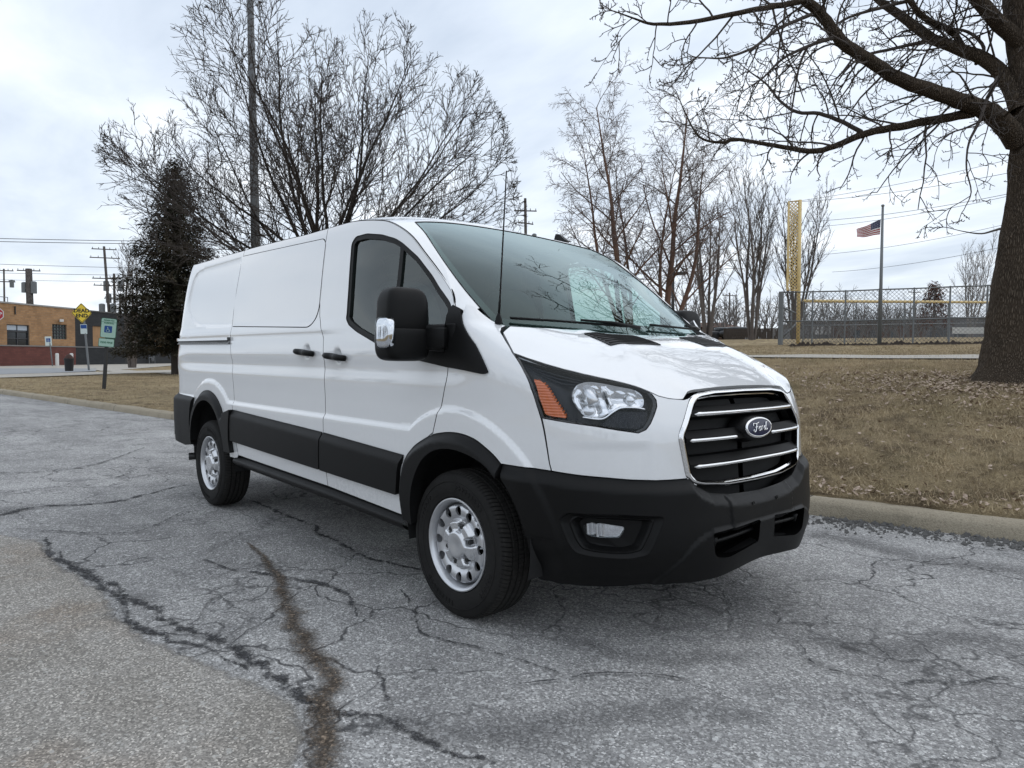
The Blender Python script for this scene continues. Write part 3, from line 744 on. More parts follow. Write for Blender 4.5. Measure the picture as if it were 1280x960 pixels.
# ------------------------------------------------------------------ front bumper
BT2=[(1.326,.775)]+[tuple(p) for p in BT[1:]]+[(0.0,.640)]
FOG=fillet(OUT['fog'],.02);LOW=fillet([(.400,.506),(.066,.518),(.070,.424),(.305,.392),(.388,.408)],[.012,.008,.008,.03,.03])
LOWm=[(-a,b) for a,b in LOW];FOGm=[(-a,b) for a,b in FOG]
bot=[(0.0,.335),(.25,.330),(.42,.318),(.59,.305),(.786,.285),(.985,.278),(1.16,.275)]
arch_b=sx([p for p in arc(.075,.43,.392,46,-8,16)])  # front edge against the wheel
arch_b=[p for p in arch_b if p[0]<1.33 and p[1]>.36]
right=BT2+bot+[(1.215,.30),(1.195,.36)]+[p for p in arch_b[::-1]]
half=[p for p in BT2]+bot
outl=[p for p in BT2]+[(-a,b) for a,b in BT2[::-1] if a>0]+[(-a,b) for a,b in ([p for p in arch_b])]+[(-1.195,.36),(-1.215,.30)]+[(-a,b) for a,b in bot[::-1] if a>0]+bot+[(1.215,.30),(1.195,.36)]+arch_b[::-1]
LIP=np.array(catmull([(.66,.30),(.602,.369),(.558,.412),(.511,.461),(.47,.487),(.398,.512),(.30,.517)],4))
BTs=np.array([p[0] for p in BT2])[::-1];BTz=np.array([p[1] for p in BT2])[::-1]
def boff(s,z):
    a=np.abs(s);zt=np.interp(a,BTs,BTz);zt2=np.interp(a,[0,.3,.5,1.4],[.665,.69,.737,.775])
    o=.004+.032*sstep(0,.055,zt-z)
    o=o+.0*zt2
    low=sstep(.47,.30,z);o=o-.055*low*sstep(.35,.75,a)-.022*low*sstep(.35,0,a)
    o=o*1.0-.012*sstep(1.18,1.33,a)
    # central chin stands proud of the corners, bounded by a curved lip
    xl=np.interp(z,[.30,.369,.412,.461,.487,.51],[.66,.602,.558,.511,.47,.40])
    o=o+.012*sstep(xl+.012,xl-.012,a)*sstep(.525,.505,z)
    # raised rim round the lamp pocket
    # number-plate pad
    o=o+.007*sstep(.272,.266,a)*sstep(.505,.512,z)*(1-sstep(.640,.648,z)*1.0)
    # corner crease behind the lamp
    o=o-.010*sstep(.492,.482,z)*sstep(1.05,1.12,a)
    return o
ex=[LIP.tolist(),[(-a,b) for a,b in LIP.tolist()],[(.269,.648),(.269,.505)],[(-.269,.648),(-.269,.505)]]
BUMP=panel('front_bumper',[outl,FOG,FOGm,LOW,LOWm],PLASTIC,VAN,off=boff,h=.013,gap=.001,flange=.045,extra=ex)
for sg in (-1,1):
    recess('fog_lamp_pocket',FOG,PLASTIC,BUMP,.055,off=boff,sgn=sg,steps=((0,0),(.05,.12),(.16,.30),(.20,.25),(.24,.40),(.34,1.0)),h=.012)
    FL=fillet(OUT['foglamp'],.012)
    m=panel('fog_lamp',[FL],REFL,BUMP,off=lambda s,z:-.004+.010*np.sin(s*170)*sstep(.86,.89,s),h=.005,gap=0,flange=.02,sgn=sg)
    panel('fog_lamp_lens',[FL],LENS,BUMP,off=.014,h=.02,gap=0,flange=.02,sgn=sg)
    recess('lower_intake',LOW,DARK,BUMP,.09,off=boff,sgn=sg,steps=((0,0),(0,1)))
    L=np.linspace(.06,.375,12);m=MB();m.tube([pos(a,.470-.05*(a-.12),.008,sg) for a in L],.010,6);m.tube([pos(.362,.478,.01,sg),pos(.362,.44,.01,sg)],[.02,.012],8);m.build('intake_bar',PLASTIC,BUMP,smooth=True)
for y in (-.104,.104):
    m=MB();q=pos(abs(y),.595,float(boff(np.array(abs(y)),np.array(.595)))+.001,-1 if y<0 else 1);m.lathe([(0,.009),(.003,.009),(.003,.004),(-.006,.004),(-.006,.0005)],14,'x',q);m.build('plate_screw_hole',GLOSSBLACK,BUMP)
# tab between the intakes
panel('intake_tab',[fillet([(.060,.514),(-.060,.514),(-.052,.430),(.052,.430)],.008)],PLASTIC,BUMP,off=lambda s,z:boff(s,z)-.008,h=.02,gap=0,flange=.02)

# ------------------------------------------------------------------ grille
GRL=empty('grille',(0,0,0),parent=VAN)
GRI=inset(np.array(resample(GRO,.02)),.026)
# inner edge narrower along the foot
def gframe(s,z):
    d=sdist(s,z,np.array(resample(GRO,.03)));return -.004+.014*np.sin(np.pi*np.clip(d/.028,0,1))**.7
gr_out=np.array(resample(GRO,.02));wv=np.where(gr_out[:,1]<.72,.014,np.where(gr_out[:,1]>1.08,.017,.027))
gi=[];ins1=inset(gr_out,1.0)-gr_out
for k in range(6): wv=(np.roll(wv,1)+wv+np.roll(wv,-1))/3
d_=inset(gr_out,.01)-gr_out;GRI=gr_out+d_*(wv/.01)[:,None]
panel('grille_frame',[gr_out,GRI],CHROME,GRL,off=gframe,h=.006,gap=0,flange=.03)
recess('grille_back',GRI,DARK,GRL,.10,off=.004,steps=((0,0),(0,1.0)))
recess('grille_mouth',inset(GRI,-.012),GRB,GRL,.05,off=-.004,steps=((0,0),(.03,.5),(.05,1.0)),back=False)
for (sw,z0,gapc) in ((.440,1.000,0),(.486,.893,.150),(.470,.783,0)):
    a=np.linspace(-sw,sw,61);R_=[];zc=lambda s:z0-.012*(1-(np.abs(s)/sw)**2)*0+.006*(np.abs(s)/sw)**4*0
    for s in a:
        zz=z0;R_.append([pos(s,zz+.045,-.055),pos(s,zz+.040,-.02),pos(s,zz+.010,.006),pos(s,zz-.010,.006),pos(s,zz-.013,-.05)])
    V,F=grid_mesh(np.array(R_));mb=MB();mb.add(V,F);b=mb.build('grille_bar',GRB,GRL,auto=35)
    for (u0,u1) in (((-sw+.018,sw-.018),) if not gapc else ((-sw+.018,-gapc),(gapc,sw-.018))):
        m=MB();R_=[]
        for s in np.linspace(u0,u1,40):
            k=min(1,(s-u0)/.012,(u1-s)/.012)**.5;R_.append([pos(s,z0+.0085*k,.006),pos(s,z0+.006*k,.012*k+.004),pos(s,z0-.003*k,.0145*k+.004),pos(s,z0-.0085*k,.006)])
        V,F=grid_mesh(np.array(R_));m.add(V,F);m.build('bar_trim',CHROME,b,smooth=True)
# oval emblem with script lettering
mb=MB();ex0=pos(0,.926,0)[0]+.024;M=Matrix.Translation((ex0,0,.926))@Matrix.Rotation(math.radians(-8),4,'Y')
def oval(a,b,n=56): return [(.92*a*math.cos(t),.92*b*math.sin(t)) for t in np.linspace(0,2*math.pi,n,endpoint=False)]
def ring(mb,prof,mi):
    n=56;V=[];F=[]
    for (k,d) in prof:
        for (y,z) in oval(.122+k,.052+k): V.append(tuple(M@Vector((d,y,z))))
    for r in range(len(prof)-1):
        for i in range(n): F.append((r*n+i,r*n+(i+1)%n,(r+1)*n+(i+1)%n,(r+1)*n+i))
    mb.add(V,F,mi)
ring(mb,[(.018,-.075),(.008,-.02),(-.002,-.004)],2)
ring(mb,[(-.002,-.006),(.000,.004),(-.004,.009),(-.010,.008)],1)
V=[tuple(M@Vector((.008,y,z))) for y,z in oval(.112,.042)];V.append(tuple(M@Vector((.014,0,0))));mb.add(V,[(i,(i+1)%56,56) for i in range(56)],0)
# script lettering drawn as pen strokes (y to the viewer's right is +y here)
def stroke(pts,w=.0042):
    pts=[(u*.74,q_*.74) for u,q_ in pts];w=w*.62
    c=catmull(pts,8);P=[]
    for (u,v) in c:
        q=1-(u/.112)**2-(v/.042)**2
        P.append(tuple(M@Vector((.0095+.0055*max(0,q),u,v))))
    mb.tube(P,w,6,1)
S=1.0
stroke([(-.085,.012),(-.078,.026),(-.055,.024),(-.030,.027),(-.018,.031)],.0036)          # F top flag
stroke([(-.045,.026),(-.052,.006),(-.060,-.016),(-.072,-.026),(-.084,-.020),(-.080,-.010)],.0045) # F stem and tail
stroke([(-.066,.002),(-.052,.004),(-.036,.006)],.0032)                                     # F bar
stroke([(-.014,.003),(-.027,-.004),(-.026,-.018),(-.012,-.019),(-.006,-.008),(-.014,.003),(-.004,.004)],.0042) # o
stroke([(.006,.006),(.006,-.008),(.004,-.019)],.0042);stroke([(.006,-.004),(.013,.006),(.023,.004)],.0038)      # r
stroke([(.056,.000),(.044,.005),(.033,-.008),(.038,-.019),(.050,-.013),(.058,.002)],.0042) # d bowl
stroke([(.082,.026),(.070,.027),(.062,.012),(.055,-.010),(.062,-.019),(.078,-.012)],.0042) # d stem
tag(mb.build('emblem',[BLUE,CHROME,PLASTIC],GRL,smooth=True),'blue oval emblem with silver script')

# ------------------------------------------------------------------ headlamps
HEf=[tuple(p) for p in HE]
for sg in (-1,1):
    H=empty('headlight',(0,0,0),parent=VAN)
    panel('lamp_housing',[HEf],HOUSING,H,off=lambda s,z:-.045+.018*sstep(.02,.09,np.abs(z-(1.21-.42*(s-.75)**2-.02)))*0-.02*sstep(1.02,.94,s)*sstep(.64,.72,s),h=.02,gap=.0,flange=0,sgn=sg)
    HI=inset(np.array(resample(HEf,.02)),.010)
    recess('lamp_surround',HEf,GLOSSBLACK,H,.05,off=-.002,sgn=sg,steps=((0,0),(.045,.12),(.06,1.0)),back=False)
    A=fillet(OUT['amber'],.012);panel('turn_signal',[A],AMBER,H,off=lambda s,z:-.014+.0012*np.sin(z*520),h=.0025,hx=.006,gap=0,flange=.02,sgn=sg)
    BW=fillet(OUT['bowl'],.02);BWa=np.array(resample(BW,.012))
    def bowl(s,z):
        d=sdist(s,z,BWa);o=-.012-.045*np.sqrt(np.clip(d/.055,0,1))
        split=np.exp(-((s-.80)/.012)**2);o=o+.022*split*sstep(.0,.03,d)
        return o+.0045*np.abs(np.sin(s*62))*sstep(.004,.02,d)+.003*np.abs(np.sin(z*70))*sstep(.004,.02,d)
    panel('lamp_reflector',[BW],REFL,H,off=bowl,h=.007,gap=0,flange=.0,sgn=sg)
    # bulb shield, divider and light-guide edge
    mb=MB();c=pos(.872,1.055,-.035,sg);mb.tube([pos(.872,1.135,-.04,sg),pos(.872,1.05,-.016,sg)],[.020,.026],14);mb.build('bulb_shield',SATIN,H,smooth=True)
    mb=MB();mb.tube([pos(.70,1.075,-.045,sg),pos(.70,1.075,-.02,sg)],[.028,.012],14);mb.build('bulb',SATIN,H,smooth=True);mb=MB();mb.tube([pos(.90,1.02,-.045,sg),pos(.90,1.025,-.012,sg)],[.03,.022],14);mb.build('bulb',SATIN,H,smooth=True)
    mb=MB();mb.tube([pos(a,b,-.010,sg) for a,b in catmull([(.655,1.030),(.70,1.037),(.76,1.036),(.80,1.018),(.852,.990),(.93,.996)],6)],.0042,6);mb.build('light_guide',CHROME,H,smooth=True)
    panel('lamp_step',[fillet([(.64,1.02),(.775,1.024),(.835,.985),(.86,.962),(.70,.95),(.655,.975)],.01)],simple('lamp_mesh_panel',(.026,.027,.032),.4,.2,spec=.2) if sg<0 else bpy.data.materials['lamp_mesh_panel'],H,off=lambda s,z:-.020+.0016*np.sign(np.sin(s*600)*np.sin(z*600)),h=.004,gap=0,flange=.03,sgn=sg)
    mb=MB()
    for k in range(3): mb.tube([pos(a,b,-.03,sg) for a,b in ((1.10-.02*k,1.215-.020*k),(.98,1.185-.021*k),(.86,1.165-.010*k-.01))],.0035,5)
    mb.build('lamp_rib',HOUSING,H,smooth=True)
    panel('headlight_lens',[HEf],LENS,H,off=.001,h=.03,gap=.004,flange=.0,sgn=sg)

# ------------------------------------------------------------------ mirrors
def superbox(cx,cy,cz,dx,dy,dz,e=.35,n=18,taper=None):
    V=[];u=np.linspace(-np.pi/2,np.pi/2,n);w=np.linspace(-np.pi,np.pi,2*n,endpoint=False)
    P=np.zeros((2*n,n,3))
    for i,b in enumerate(w):
        for j,a in enumerate(u):
            ca=sgnpow(np.cos(a),e)
            x=sgnpow(np.cos(b),e)*ca;y=sgnpow(np.sin(b),e)*ca;z=sgnpow(np.sin(a),e)
            if taper is not None: x,y,z=taper(x,y,z)
            P[i,j]=(cx+dx*x,cy+dy*y,cz+dz*z)
    return grid_mesh(P,closed_u=True)
for sg in (-1,1):
    par=fd[0] if sg<0 else fd[1]
    Mi=empty('door_mirror',(0,0,0),parent=VAN)
    mb=MB();MX=-.205;MY=1.150
    def tp(x,y,z):
        k=1-.15*max(0,z)**1.4;return x*(1-.25*max(0,z)**2),y*k,z
    V,F=superbox(MX,sg*(MY-.010),1.450,.075,.117,.112,.40,20,tp);mb.add(V,F)
    mb.build('mirror_housing',PLASTIC,Mi,smooth=True)
    mb=MB();V,F=superbox(MX-.002,sg*(MY-.010),1.300,.080,.124,.085,.42,18,lambda x,y,z:(x,y*(1-.10*max(0,-z)),z));mb.add(V,F);mb.build('mirror_lower_shell',PLASTIC,Mi,smooth=True)
    mb=MB();mb.box((MX-.074,sg*(MY-.01),1.38),(.004,.17,.22),bev=.001);mb.build('mirror_glass',simple('mirror_silver',.8,.03,1.0) if sg<0 else bpy.data.materials['mirror_silver'],Mi)
    mb=MB();V,F=superbox(MX+.026,sg*(MY+.100),1.345,.052,.026,.070,.45,14,lambda x,y,z:(x,y-.12*0*z,z));mb.add(V,F);mb.build('mirror_turn_lamp',REFL,Mi,smooth=True)
    mb=MB();V,F=superbox(MX+.027,sg*(MY+.102),1.345,.057,.031,.075,.45,14);mb.add(V,F);mb.build('mirror_lamp_lens',LENS,Mi,smooth=True)
    mb=MB()
    for (za,zb,w) in ((1.375,1.372,.020),(1.335,1.325,.022),(1.290,1.280,.024)):
        mb.tube([(MX+.02,sg*(MY-.08),za),(MX+.08,sg*(MY-.13),(za+zb)/2),(MX+.13,sg*.985,zb)],[w,w*.9,w*1.1],10)
    mb.box((MX+.095,sg*1.01,1.325),(.13,.07,.10),Matrix.Rotation(sg*-.35,3,'Z'),bev=.015);mb.box((MX+.15,sg*.965,1.315),(.11,.05,.16),bev=.015)
    mb.build('mirror_arm',PLASTIC,Mi,auto=40)

# ------------------------------------------------------------------ antennas
mb=MB();b=pos(.945,1.398,0.003,-1)
mb.lathe([(-.004,.020),(.012,.017),(.035,.010),(.045,.006)],16,'z',b);top=b+np.array([.02,.024,.70])
mb.tube([b+np.array([0,0,.03]),b+(top-b)*.15,b+(top-b)*.16,top],[.0062,.0055,.0042,.0030],8);mb.build('antenna',PLASTIC,VAN,smooth=True)
mb=MB();zr=float(ZR(-1.28));V=[];fin=[(-.085,0),(.075,0),(.03,.018),(-.035,.065),(-.07,.070)]
n=len(fin)
for y in (-.02,.02): V+=[(-1.0+x,.76+y*(1-.6*(z/.07)),2.072+z) for x,z in fin]
mb.add(V,[tuple(range(n))[::-1],tuple(range(n,2*n))]+[(i,(i+1)%n,n+(i+1)%n,n+i) for i in range(n)]);mb.build('roof_fin',PLASTIC,VAN,auto=30)

# ------------------------------------------------------------------ dark inner shell (closes the gaps), floor, cabin
mb=MB()
ss=np.concatenate([np.linspace(.0,S1,30)[0:0],np.linspace(S1+1.35,S3,60)]);zz=np.linspace(.5,2.0,24)
for sg in (-1,1):
    P=np.array([[pos(s,z,-.045,sg) for z in zz] for s in ss]);V,F=grid_mesh(P)
    F=[f for f in F if not any((np.hypot(V[i][0]+3.22,V[i][2]-.5)<.52) for i in f)]
    mb.add(V,F)
    # forward lower shell below the glass line, clear of the wheel
    ss2=np.linspace(.02,S1+1.36,50);zz2=np.linspace(.42,1.18,20);P=np.array([[pos(s,z,-.075,sg) for z in zz2] for s in ss2]);V,F=grid_mesh(P)
    F=[f for f in F if not any((np.hypot(V[i][0]-.04,V[i][2]-.42)<.50) for i in f)];mb.add(V,F)
mb.box((-2.9,0,.52),(3.0,1.84,.06));mb.box((-.2,0,.50),(1.8,1.2,.06));mb.box((-3.22,0,.9),(1.0,1.1,.8));mb.box((.1,0,.85),(1.2,1.15,.55))
mb.box((-1.52,0,1.25),(.03,1.74,1.55))
mb.build('body_core',UNDER,VAN)
# wheel-arch liners: half drums
for (cx,cz,R) in ((.05,.42,.46),(-3.22,.47,.47)):
    for sg in (-1,1):
        mb=MB();P=[]
        for a in np.linspace(-15,195,28): P.append([(cx+R*math.cos(math.radians(a)),sg*y,cz+R*math.sin(math.radians(a))) for y in (.975,.80,.60)])
        V,F=grid_mesh(np.array(P));mb.add(V,F);n=28
        mb.add([(cx+R*math.cos(math.radians(a)),sg*.60,cz+R*math.sin(math.radians(a))) for a in np.linspace(-15,195,28)],[tuple(range(28))]);mb.build('wheel_arch_liner',UNDER,VAN,smooth=False)
# chassis under the floor
mb=MB()
for y in (-.45,.45): mb.box((-1.7,y,.40),(4.6,.09,.14))
mb.tube([(-3.3,-.8,.356),(-3.3,.8,.356)],.05,10);mb.lathe([(-.16,.05),(-.1,.15),(.1,.15),(.16,.05)],16,'y',(-3.3,0,.356))
mb.tube([(0,-.8,.33),(0,.8,.33)],.04,8);mb.tube([(0,0,.42),(-3.2,0,.40)],.045,10);mb.box((-.05,0,.36),(.9,.7,.14),bev=.02);mb.box((-1.9,-.62,.42),(.8,.30,.18),bev=.03)
mb.tube([(-.6,.25,.36),(-2.6,.3,.36),(-2.9,.4,.42)],.035,10)
mb.build('chassis',UNDER,VAN,auto=40)
mb=MB();mb.tube([(-3.35,-.55,.40),(-3.7,-.60,.36),(-3.84,-.84,.345),(-3.885,-.955,.34)],.032,12,cap=False);mb.build('exhaust_pipe',simple('pipe_steel',.06,.5,.8),VAN,smooth=True)
# cabin
mb=MB();P=[]
for x,z in ((.30,1.30),(.10,1.315),(-.18,1.31),(-.30,1.25),(-.34,1.05),(-.30,.80)): P.append([(x-.02*abs(v)**2,v*.84,z+.03*math.exp(-((v-.45)/.2)**2)*(1 if x<0 else .3)) for v in np.linspace(-1,1,25)])
V,F=grid_mesh(np.array(P));mb.add(V,F);DB=mb.build('dashboard',DASH,VAN,smooth=True)
for y in (-.45,.45):
    s_=empty('cab_seat',(0,0,0),parent=VAN)
    mb=MB();V,F=superbox(-.88,y,.98,.26,.25,.10,.5,14);mb.add(V,F);mb.build('seat_cushion',SEATM,s_,smooth=True)
    mb=MB();V,F=superbox(-1.16,y,1.36,.09,.24,.36,.5,16,lambda a,b,c:(a-.9*max(0,c)**1,b*(1-.15*max(0,c)),c));mb.add(V,F);mb.build('seat_backrest',SEATM,s_,smooth=True)
    mb=MB();V,F=superbox(-1.26,y,1.80,.05,.13,.09,.6,14);mb.add(V,F);mb.tube([(-1.25,y-.05,1.66),(-1.26,y-.05,1.78)],.008,6);mb.tube([(-1.25,y+.05,1.66),(-1.26,y+.05,1.78)],.008,6);mb.build('headrest',SEATM,s_,smooth=True)
mb=MB();a=np.linspace(0,2*np.pi,33);Rm=Matrix.Rotation(math.radians(-62),3,'Y')
pts=[Vector((-.42,.45,1.24))+Rm@Vector((.19*math.cos(t),.19*math.sin(t),0)) for t in a];mb.tube([p[:] for p in pts],.015,8,cap=False);mb.tube([(-.30,.45,1.16),(-.43,.45,1.245)],.04,10);mb.build('steering_wheel',DASH,VAN,smooth=True)
# ------------------------------------------------------------------ wheels
def make_wheel():
    W=empty('wheel',(0,0,0),parent=VAN)
    # --- tyre: outer face towards -y ; width .225, radius .356
    n=144;prof=[(-.092,.222),(-.104,.232),(-.112,.262),(-.1135,.290),(-.110,.318),(-.103,.336),(-.094,.3455),(-.085,.3505)]
    tread=[(-.070,.3535),(-.058,.3545),(-.0565,.3465),(-.0475,.3465),(-.046,.3548),(-.022,.3558),(-.0205,.3475),(-.0115,.3475),(-.010,.3560),(.010,.3560),(.0115,.3475),(.0205,.3475),(.022,.3558),(.046,.3548),(.0475,.3465),(.0565,.3465),(.058,.3545),(.070,.3535)]
    prof=prof+tread+[(-y,r) for y,r in [(-.085,.3505),(-.094,.3455),(-.103,.336),(-.110,.318),(-.112,.262),(-.092,.222)]]
    k=len(prof);N=624;V=np.zeros((N,k,3))
    for i in range(N):
        for j,(y,r) in enumerate(prof):
            a=2*math.pi*i/N;rr=r;ph=(i+(3 if -.03<y<.03 else 0))%6
            if .3440<r and ph==0: rr=r-(.006 if abs(y)>.058 else .004)
            a2=a+.060*(abs(y)/.11)**1.6
            V[i,j]=(rr*math.cos(a2),y,rr*math.sin(a2))
    Vt,F=grid_mesh(V,closed_u=True);mb=MB();nq=k-1;mb.add(Vt,F)
    def fm(q):
        i,j=divmod(q,nq)
        if not 6<=j<=26: return 0
        y=prof[j][0];ph=(i+(3 if -.03<y<.03 else 0))%6
        return 0 if ph==0 or prof[j][1]<.349 and prof[j+1][1]<.349 else 1
    mb.M=[fm(q) for q in range(len(F))]
    # raised rings and block lettering band on the sidewall
    for (y0,r) in ((-.1135,.303),(-.110,.258)):
        mb.lathe([(y0+.002,r-.003),(y0-.0016,r-.001),(y0-.0016,r+.001),(y0+.002,r+.003)],96)
    r0=.281
    for a0 in (60,240,150,330):
        for q in range(9 if a0 in(60,240) else 6):
            a=math.radians(a0+q*5.2);c=(r0*math.cos(a),-.1142,r0*math.sin(a))
            R_=Matrix.Rotation(-a+math.pi/2,3,'Y')
            mb.box(c,(.006,.003,.022),R_);mb.box((c[0]+.006*math.sin(a),c[1],c[2]-.006*math.cos(a)),(.012,.003,.005),R_)
    t=mb.build('tyre',[RUBBER,TREAD],W,auto=32)
    # --- steel rim
    mb=MB()
    mb.lathe([(.09,.205),(.02,.190),(-.05,.195),(-.080,.204),(-.088,.214),(-.098,.2235),(-.103,.2225),(-.104,.217),(-.098,.208),(-.088,.203),(-.070,.198),(-.050,.1935),(-.040,.188)],96)
    # disc with hand holes
    NH=12;loops=[];A=[(a,.190) for a in np.linspace(0,2*np.pi,160,endpoint=False)]
    outer=[(.190*math.cos(a),.190*math.sin(a)) for a in np.linspace(0,2*np.pi,144,endpoint=False)]
    inner=[(.06*math.cos(a),.06*math.sin(a)) for a in np.linspace(0,2*np.pi,40,endpoint=False)]
    loops=[np.array(outer),np.array(inner)]
    for h in range(NH):
        a=2*np.pi*(h+.5)/NH;L=[]
        for t in np.linspace(0,2*np.pi,18,endpoint=False):
            rr=.1595+.0235*math.cos(t);aa=a+.0215*math.sin(t)/.1595;L.append((rr*math.cos(aa),rr*math.sin(aa)))
        loops.append(np.array(L))
    V,F,orig=cdt_fill(loops,.009)
    dep=pchip([0,.06,.110,.122,.130,.142,.165,.184,.190],[-.070,-.070,-.072,-.073,-.077,-.083,-.087,-.082,-.062])
    r=np.hypot(V[:,0],V[:,1]);P=np.column_stack([V[:,0],dep(r),V[:,1]])
    t3=P[F];m=np.cross(t3[:,1]-t3[:,0],t3[:,2]-t3[:,0])[:,1]>0;F[m]=F[m][:,::-1]
    mb.add(P,[tuple(f) for f in F])
    for L in loops[2:]:
        d=dep(np.hypot(L[:,0],L[:,1]));a=np.column_stack([L[:,0],d,L[:,1]]);c=a*[.995,1,.995]+[0,.012,0];q=len(L)
        mb.add(np.concatenate([a,c]),[(i,(i+1)%q,q+(i+1)%q,q+i) for i in range(q)])
    mb.tube([(.195*math.cos(.35),-.085,.195*math.sin(.35)),(.188*math.cos(.35),-.105,.188*math.sin(.35))],.004,8)
    rim=mb.build('rim',STEEL,W,auto=38)
    mb=MB();mb.lathe([(-.036,.185),(-.036,.02)],48);mb.lathe([(.0,.17),(-.0,.01)],40);mb.build('brake_drum',DARK,W)
    # --- hub cover: six-lobed shape with sunk lug pockets
    out=[]
    for a in np.linspace(0,2*np.pi,120,endpoint=False): out.append((.124*math.cos(a),.124*math.sin(a)))
    V,F,orig=cdt_fill([np.array(out)],.0042)
    r=np.hypot(V[:,0],V[:,1]);an=np.arctan2(V[:,1],V[:,0])
    d=-.072-.026*sstep(.124,.104,r)-.012*sstep(.075,.055,r)+.004*sstep(.05,.0,r)
    for k in range(6):
        a=2*np.pi*(k+.5)/6;cx,cy=.088*math.cos(a),.088*math.sin(a);q=np.hypot(V[:,0]-cx,V[:,1]-cy)
        u=(V[:,0]*math.cos(a)+V[:,1]*math.sin(a));w=np.abs(-V[:,0]*math.sin(a)+V[:,1]*math.cos(a))
        wid=.017+.16*np.clip(u-.085,-.03,.1);pk=sstep(wid+.005,wid-.003,w)*sstep(.062,.072,u)
        d=d+pk*(.022*sstep(.120,.100,u)+.008)
    P=np.column_stack([V[:,0],d,V[:,1]]);t3=P[F];m=np.cross(t3[:,1]-t3[:,0],t3[:,2]-t3[:,0])[:,1]>0;F[m]=F[m][:,::-1]
    hub=mesh_obj('hub_cover',P,[tuple(f) for f in F],STEELB,W,True)
    lugm=simple('lug_dark',.05,.45,.8)
    for k in range(6):
        mb=MB();a=2*np.pi*(k+.5)/6;mb.lathe([(-.062,.011),(-.082,.011),(-.084,.008),(-.084,.001)],6,'y',(.090*math.cos(a),-.008,.090*math.sin(a)))
        mb.build('lug_nut',lugm,W)
    return W
STEELB=simple('hub_cover_silver',(.66,.67,.69),.22,.75)
w0=make_wheel();w0.scale=(.985,1,.985);w0.location=(0,-.874,.352);w0.rotation_euler=(0,math.radians(14),0)
def copy_tree(o,parent=None):
    c=o.copy();COL.objects.link(c);c.parent=parent
    for ch in list(o.children): copy_tree(ch,c)
    return c
for (x,y,fl,r) in ((-3.3,-.874,0,9),(0,.874,1,40),(-3.3,.874,1,70)):
    w=copy_tree(w0,VAN);w.location=(x,y,.352);w.rotation_euler=(0,math.radians(r),math.pi if fl else 0)
# ------------------------------------------------------------------ the place
Cc=np.array(CAM[:3]);_cy,_sy,_cp,_sp=math.cos(CAM[3]),math.sin(CAM[3]),math.cos(CAM[4]),math.sin(CAM[4])
_f=np.array([_cy*_cp,_sy*_cp,-_sp]);_r=np.array([_sy,-_cy,0]);_u=np.cross(_r,_f)
_r2=math.cos(CAM[5])*_r+math.sin(CAM[5])*_u;_u2=-math.sin(CAM[5])*_r+math.cos(CAM[5])*_u
def at(px,py,d): return Cc+d*(_f+_r2*(px-640)/CAM[6]-_u2*(py-480)/CAM[6])      # surveyed point at distance d
def flat(px,py,z=0.0):
    D=_f+_r2*(px-640)/CAM[6]-_u2*(py-480)/CAM[6];return Cc+D*(z-Cc[2])/D[2]
def kerb_y(x):
    x=np.asarray(x,float);return 2.54+.116*x+.075*np.clip(x-.0,0,3)**1.6
HP=pchip([0,.4,1.3,4.2,7.2,10.3,11.8,26,58,120,300,900],[.13,.17,.36,.90,1.10,1.235,1.30,1.80,2.9,4.0,5.5,8.0])
def lawn_h(x,y):
    x=np.asarray(x,float);y=np.asarray(y,float);d=np.maximum(y-kerb_y(x),0)
    phi=np.degrees(np.arctan2(y+3.0,np.maximum(2.65-x,1e-3)));m=sstep(20,50,phi)
    n=.02*np.sin(x*1.7+1)*np.sin(y*1.3)+.03*np.sin(x*.45+2)*np.sin(y*.5)
    flatl=.13+.03*sstep(0,2,d)+.0*x
    return flatl*(1-m)+HP(d)*m+n*sstep(0,1.5,d)*.7

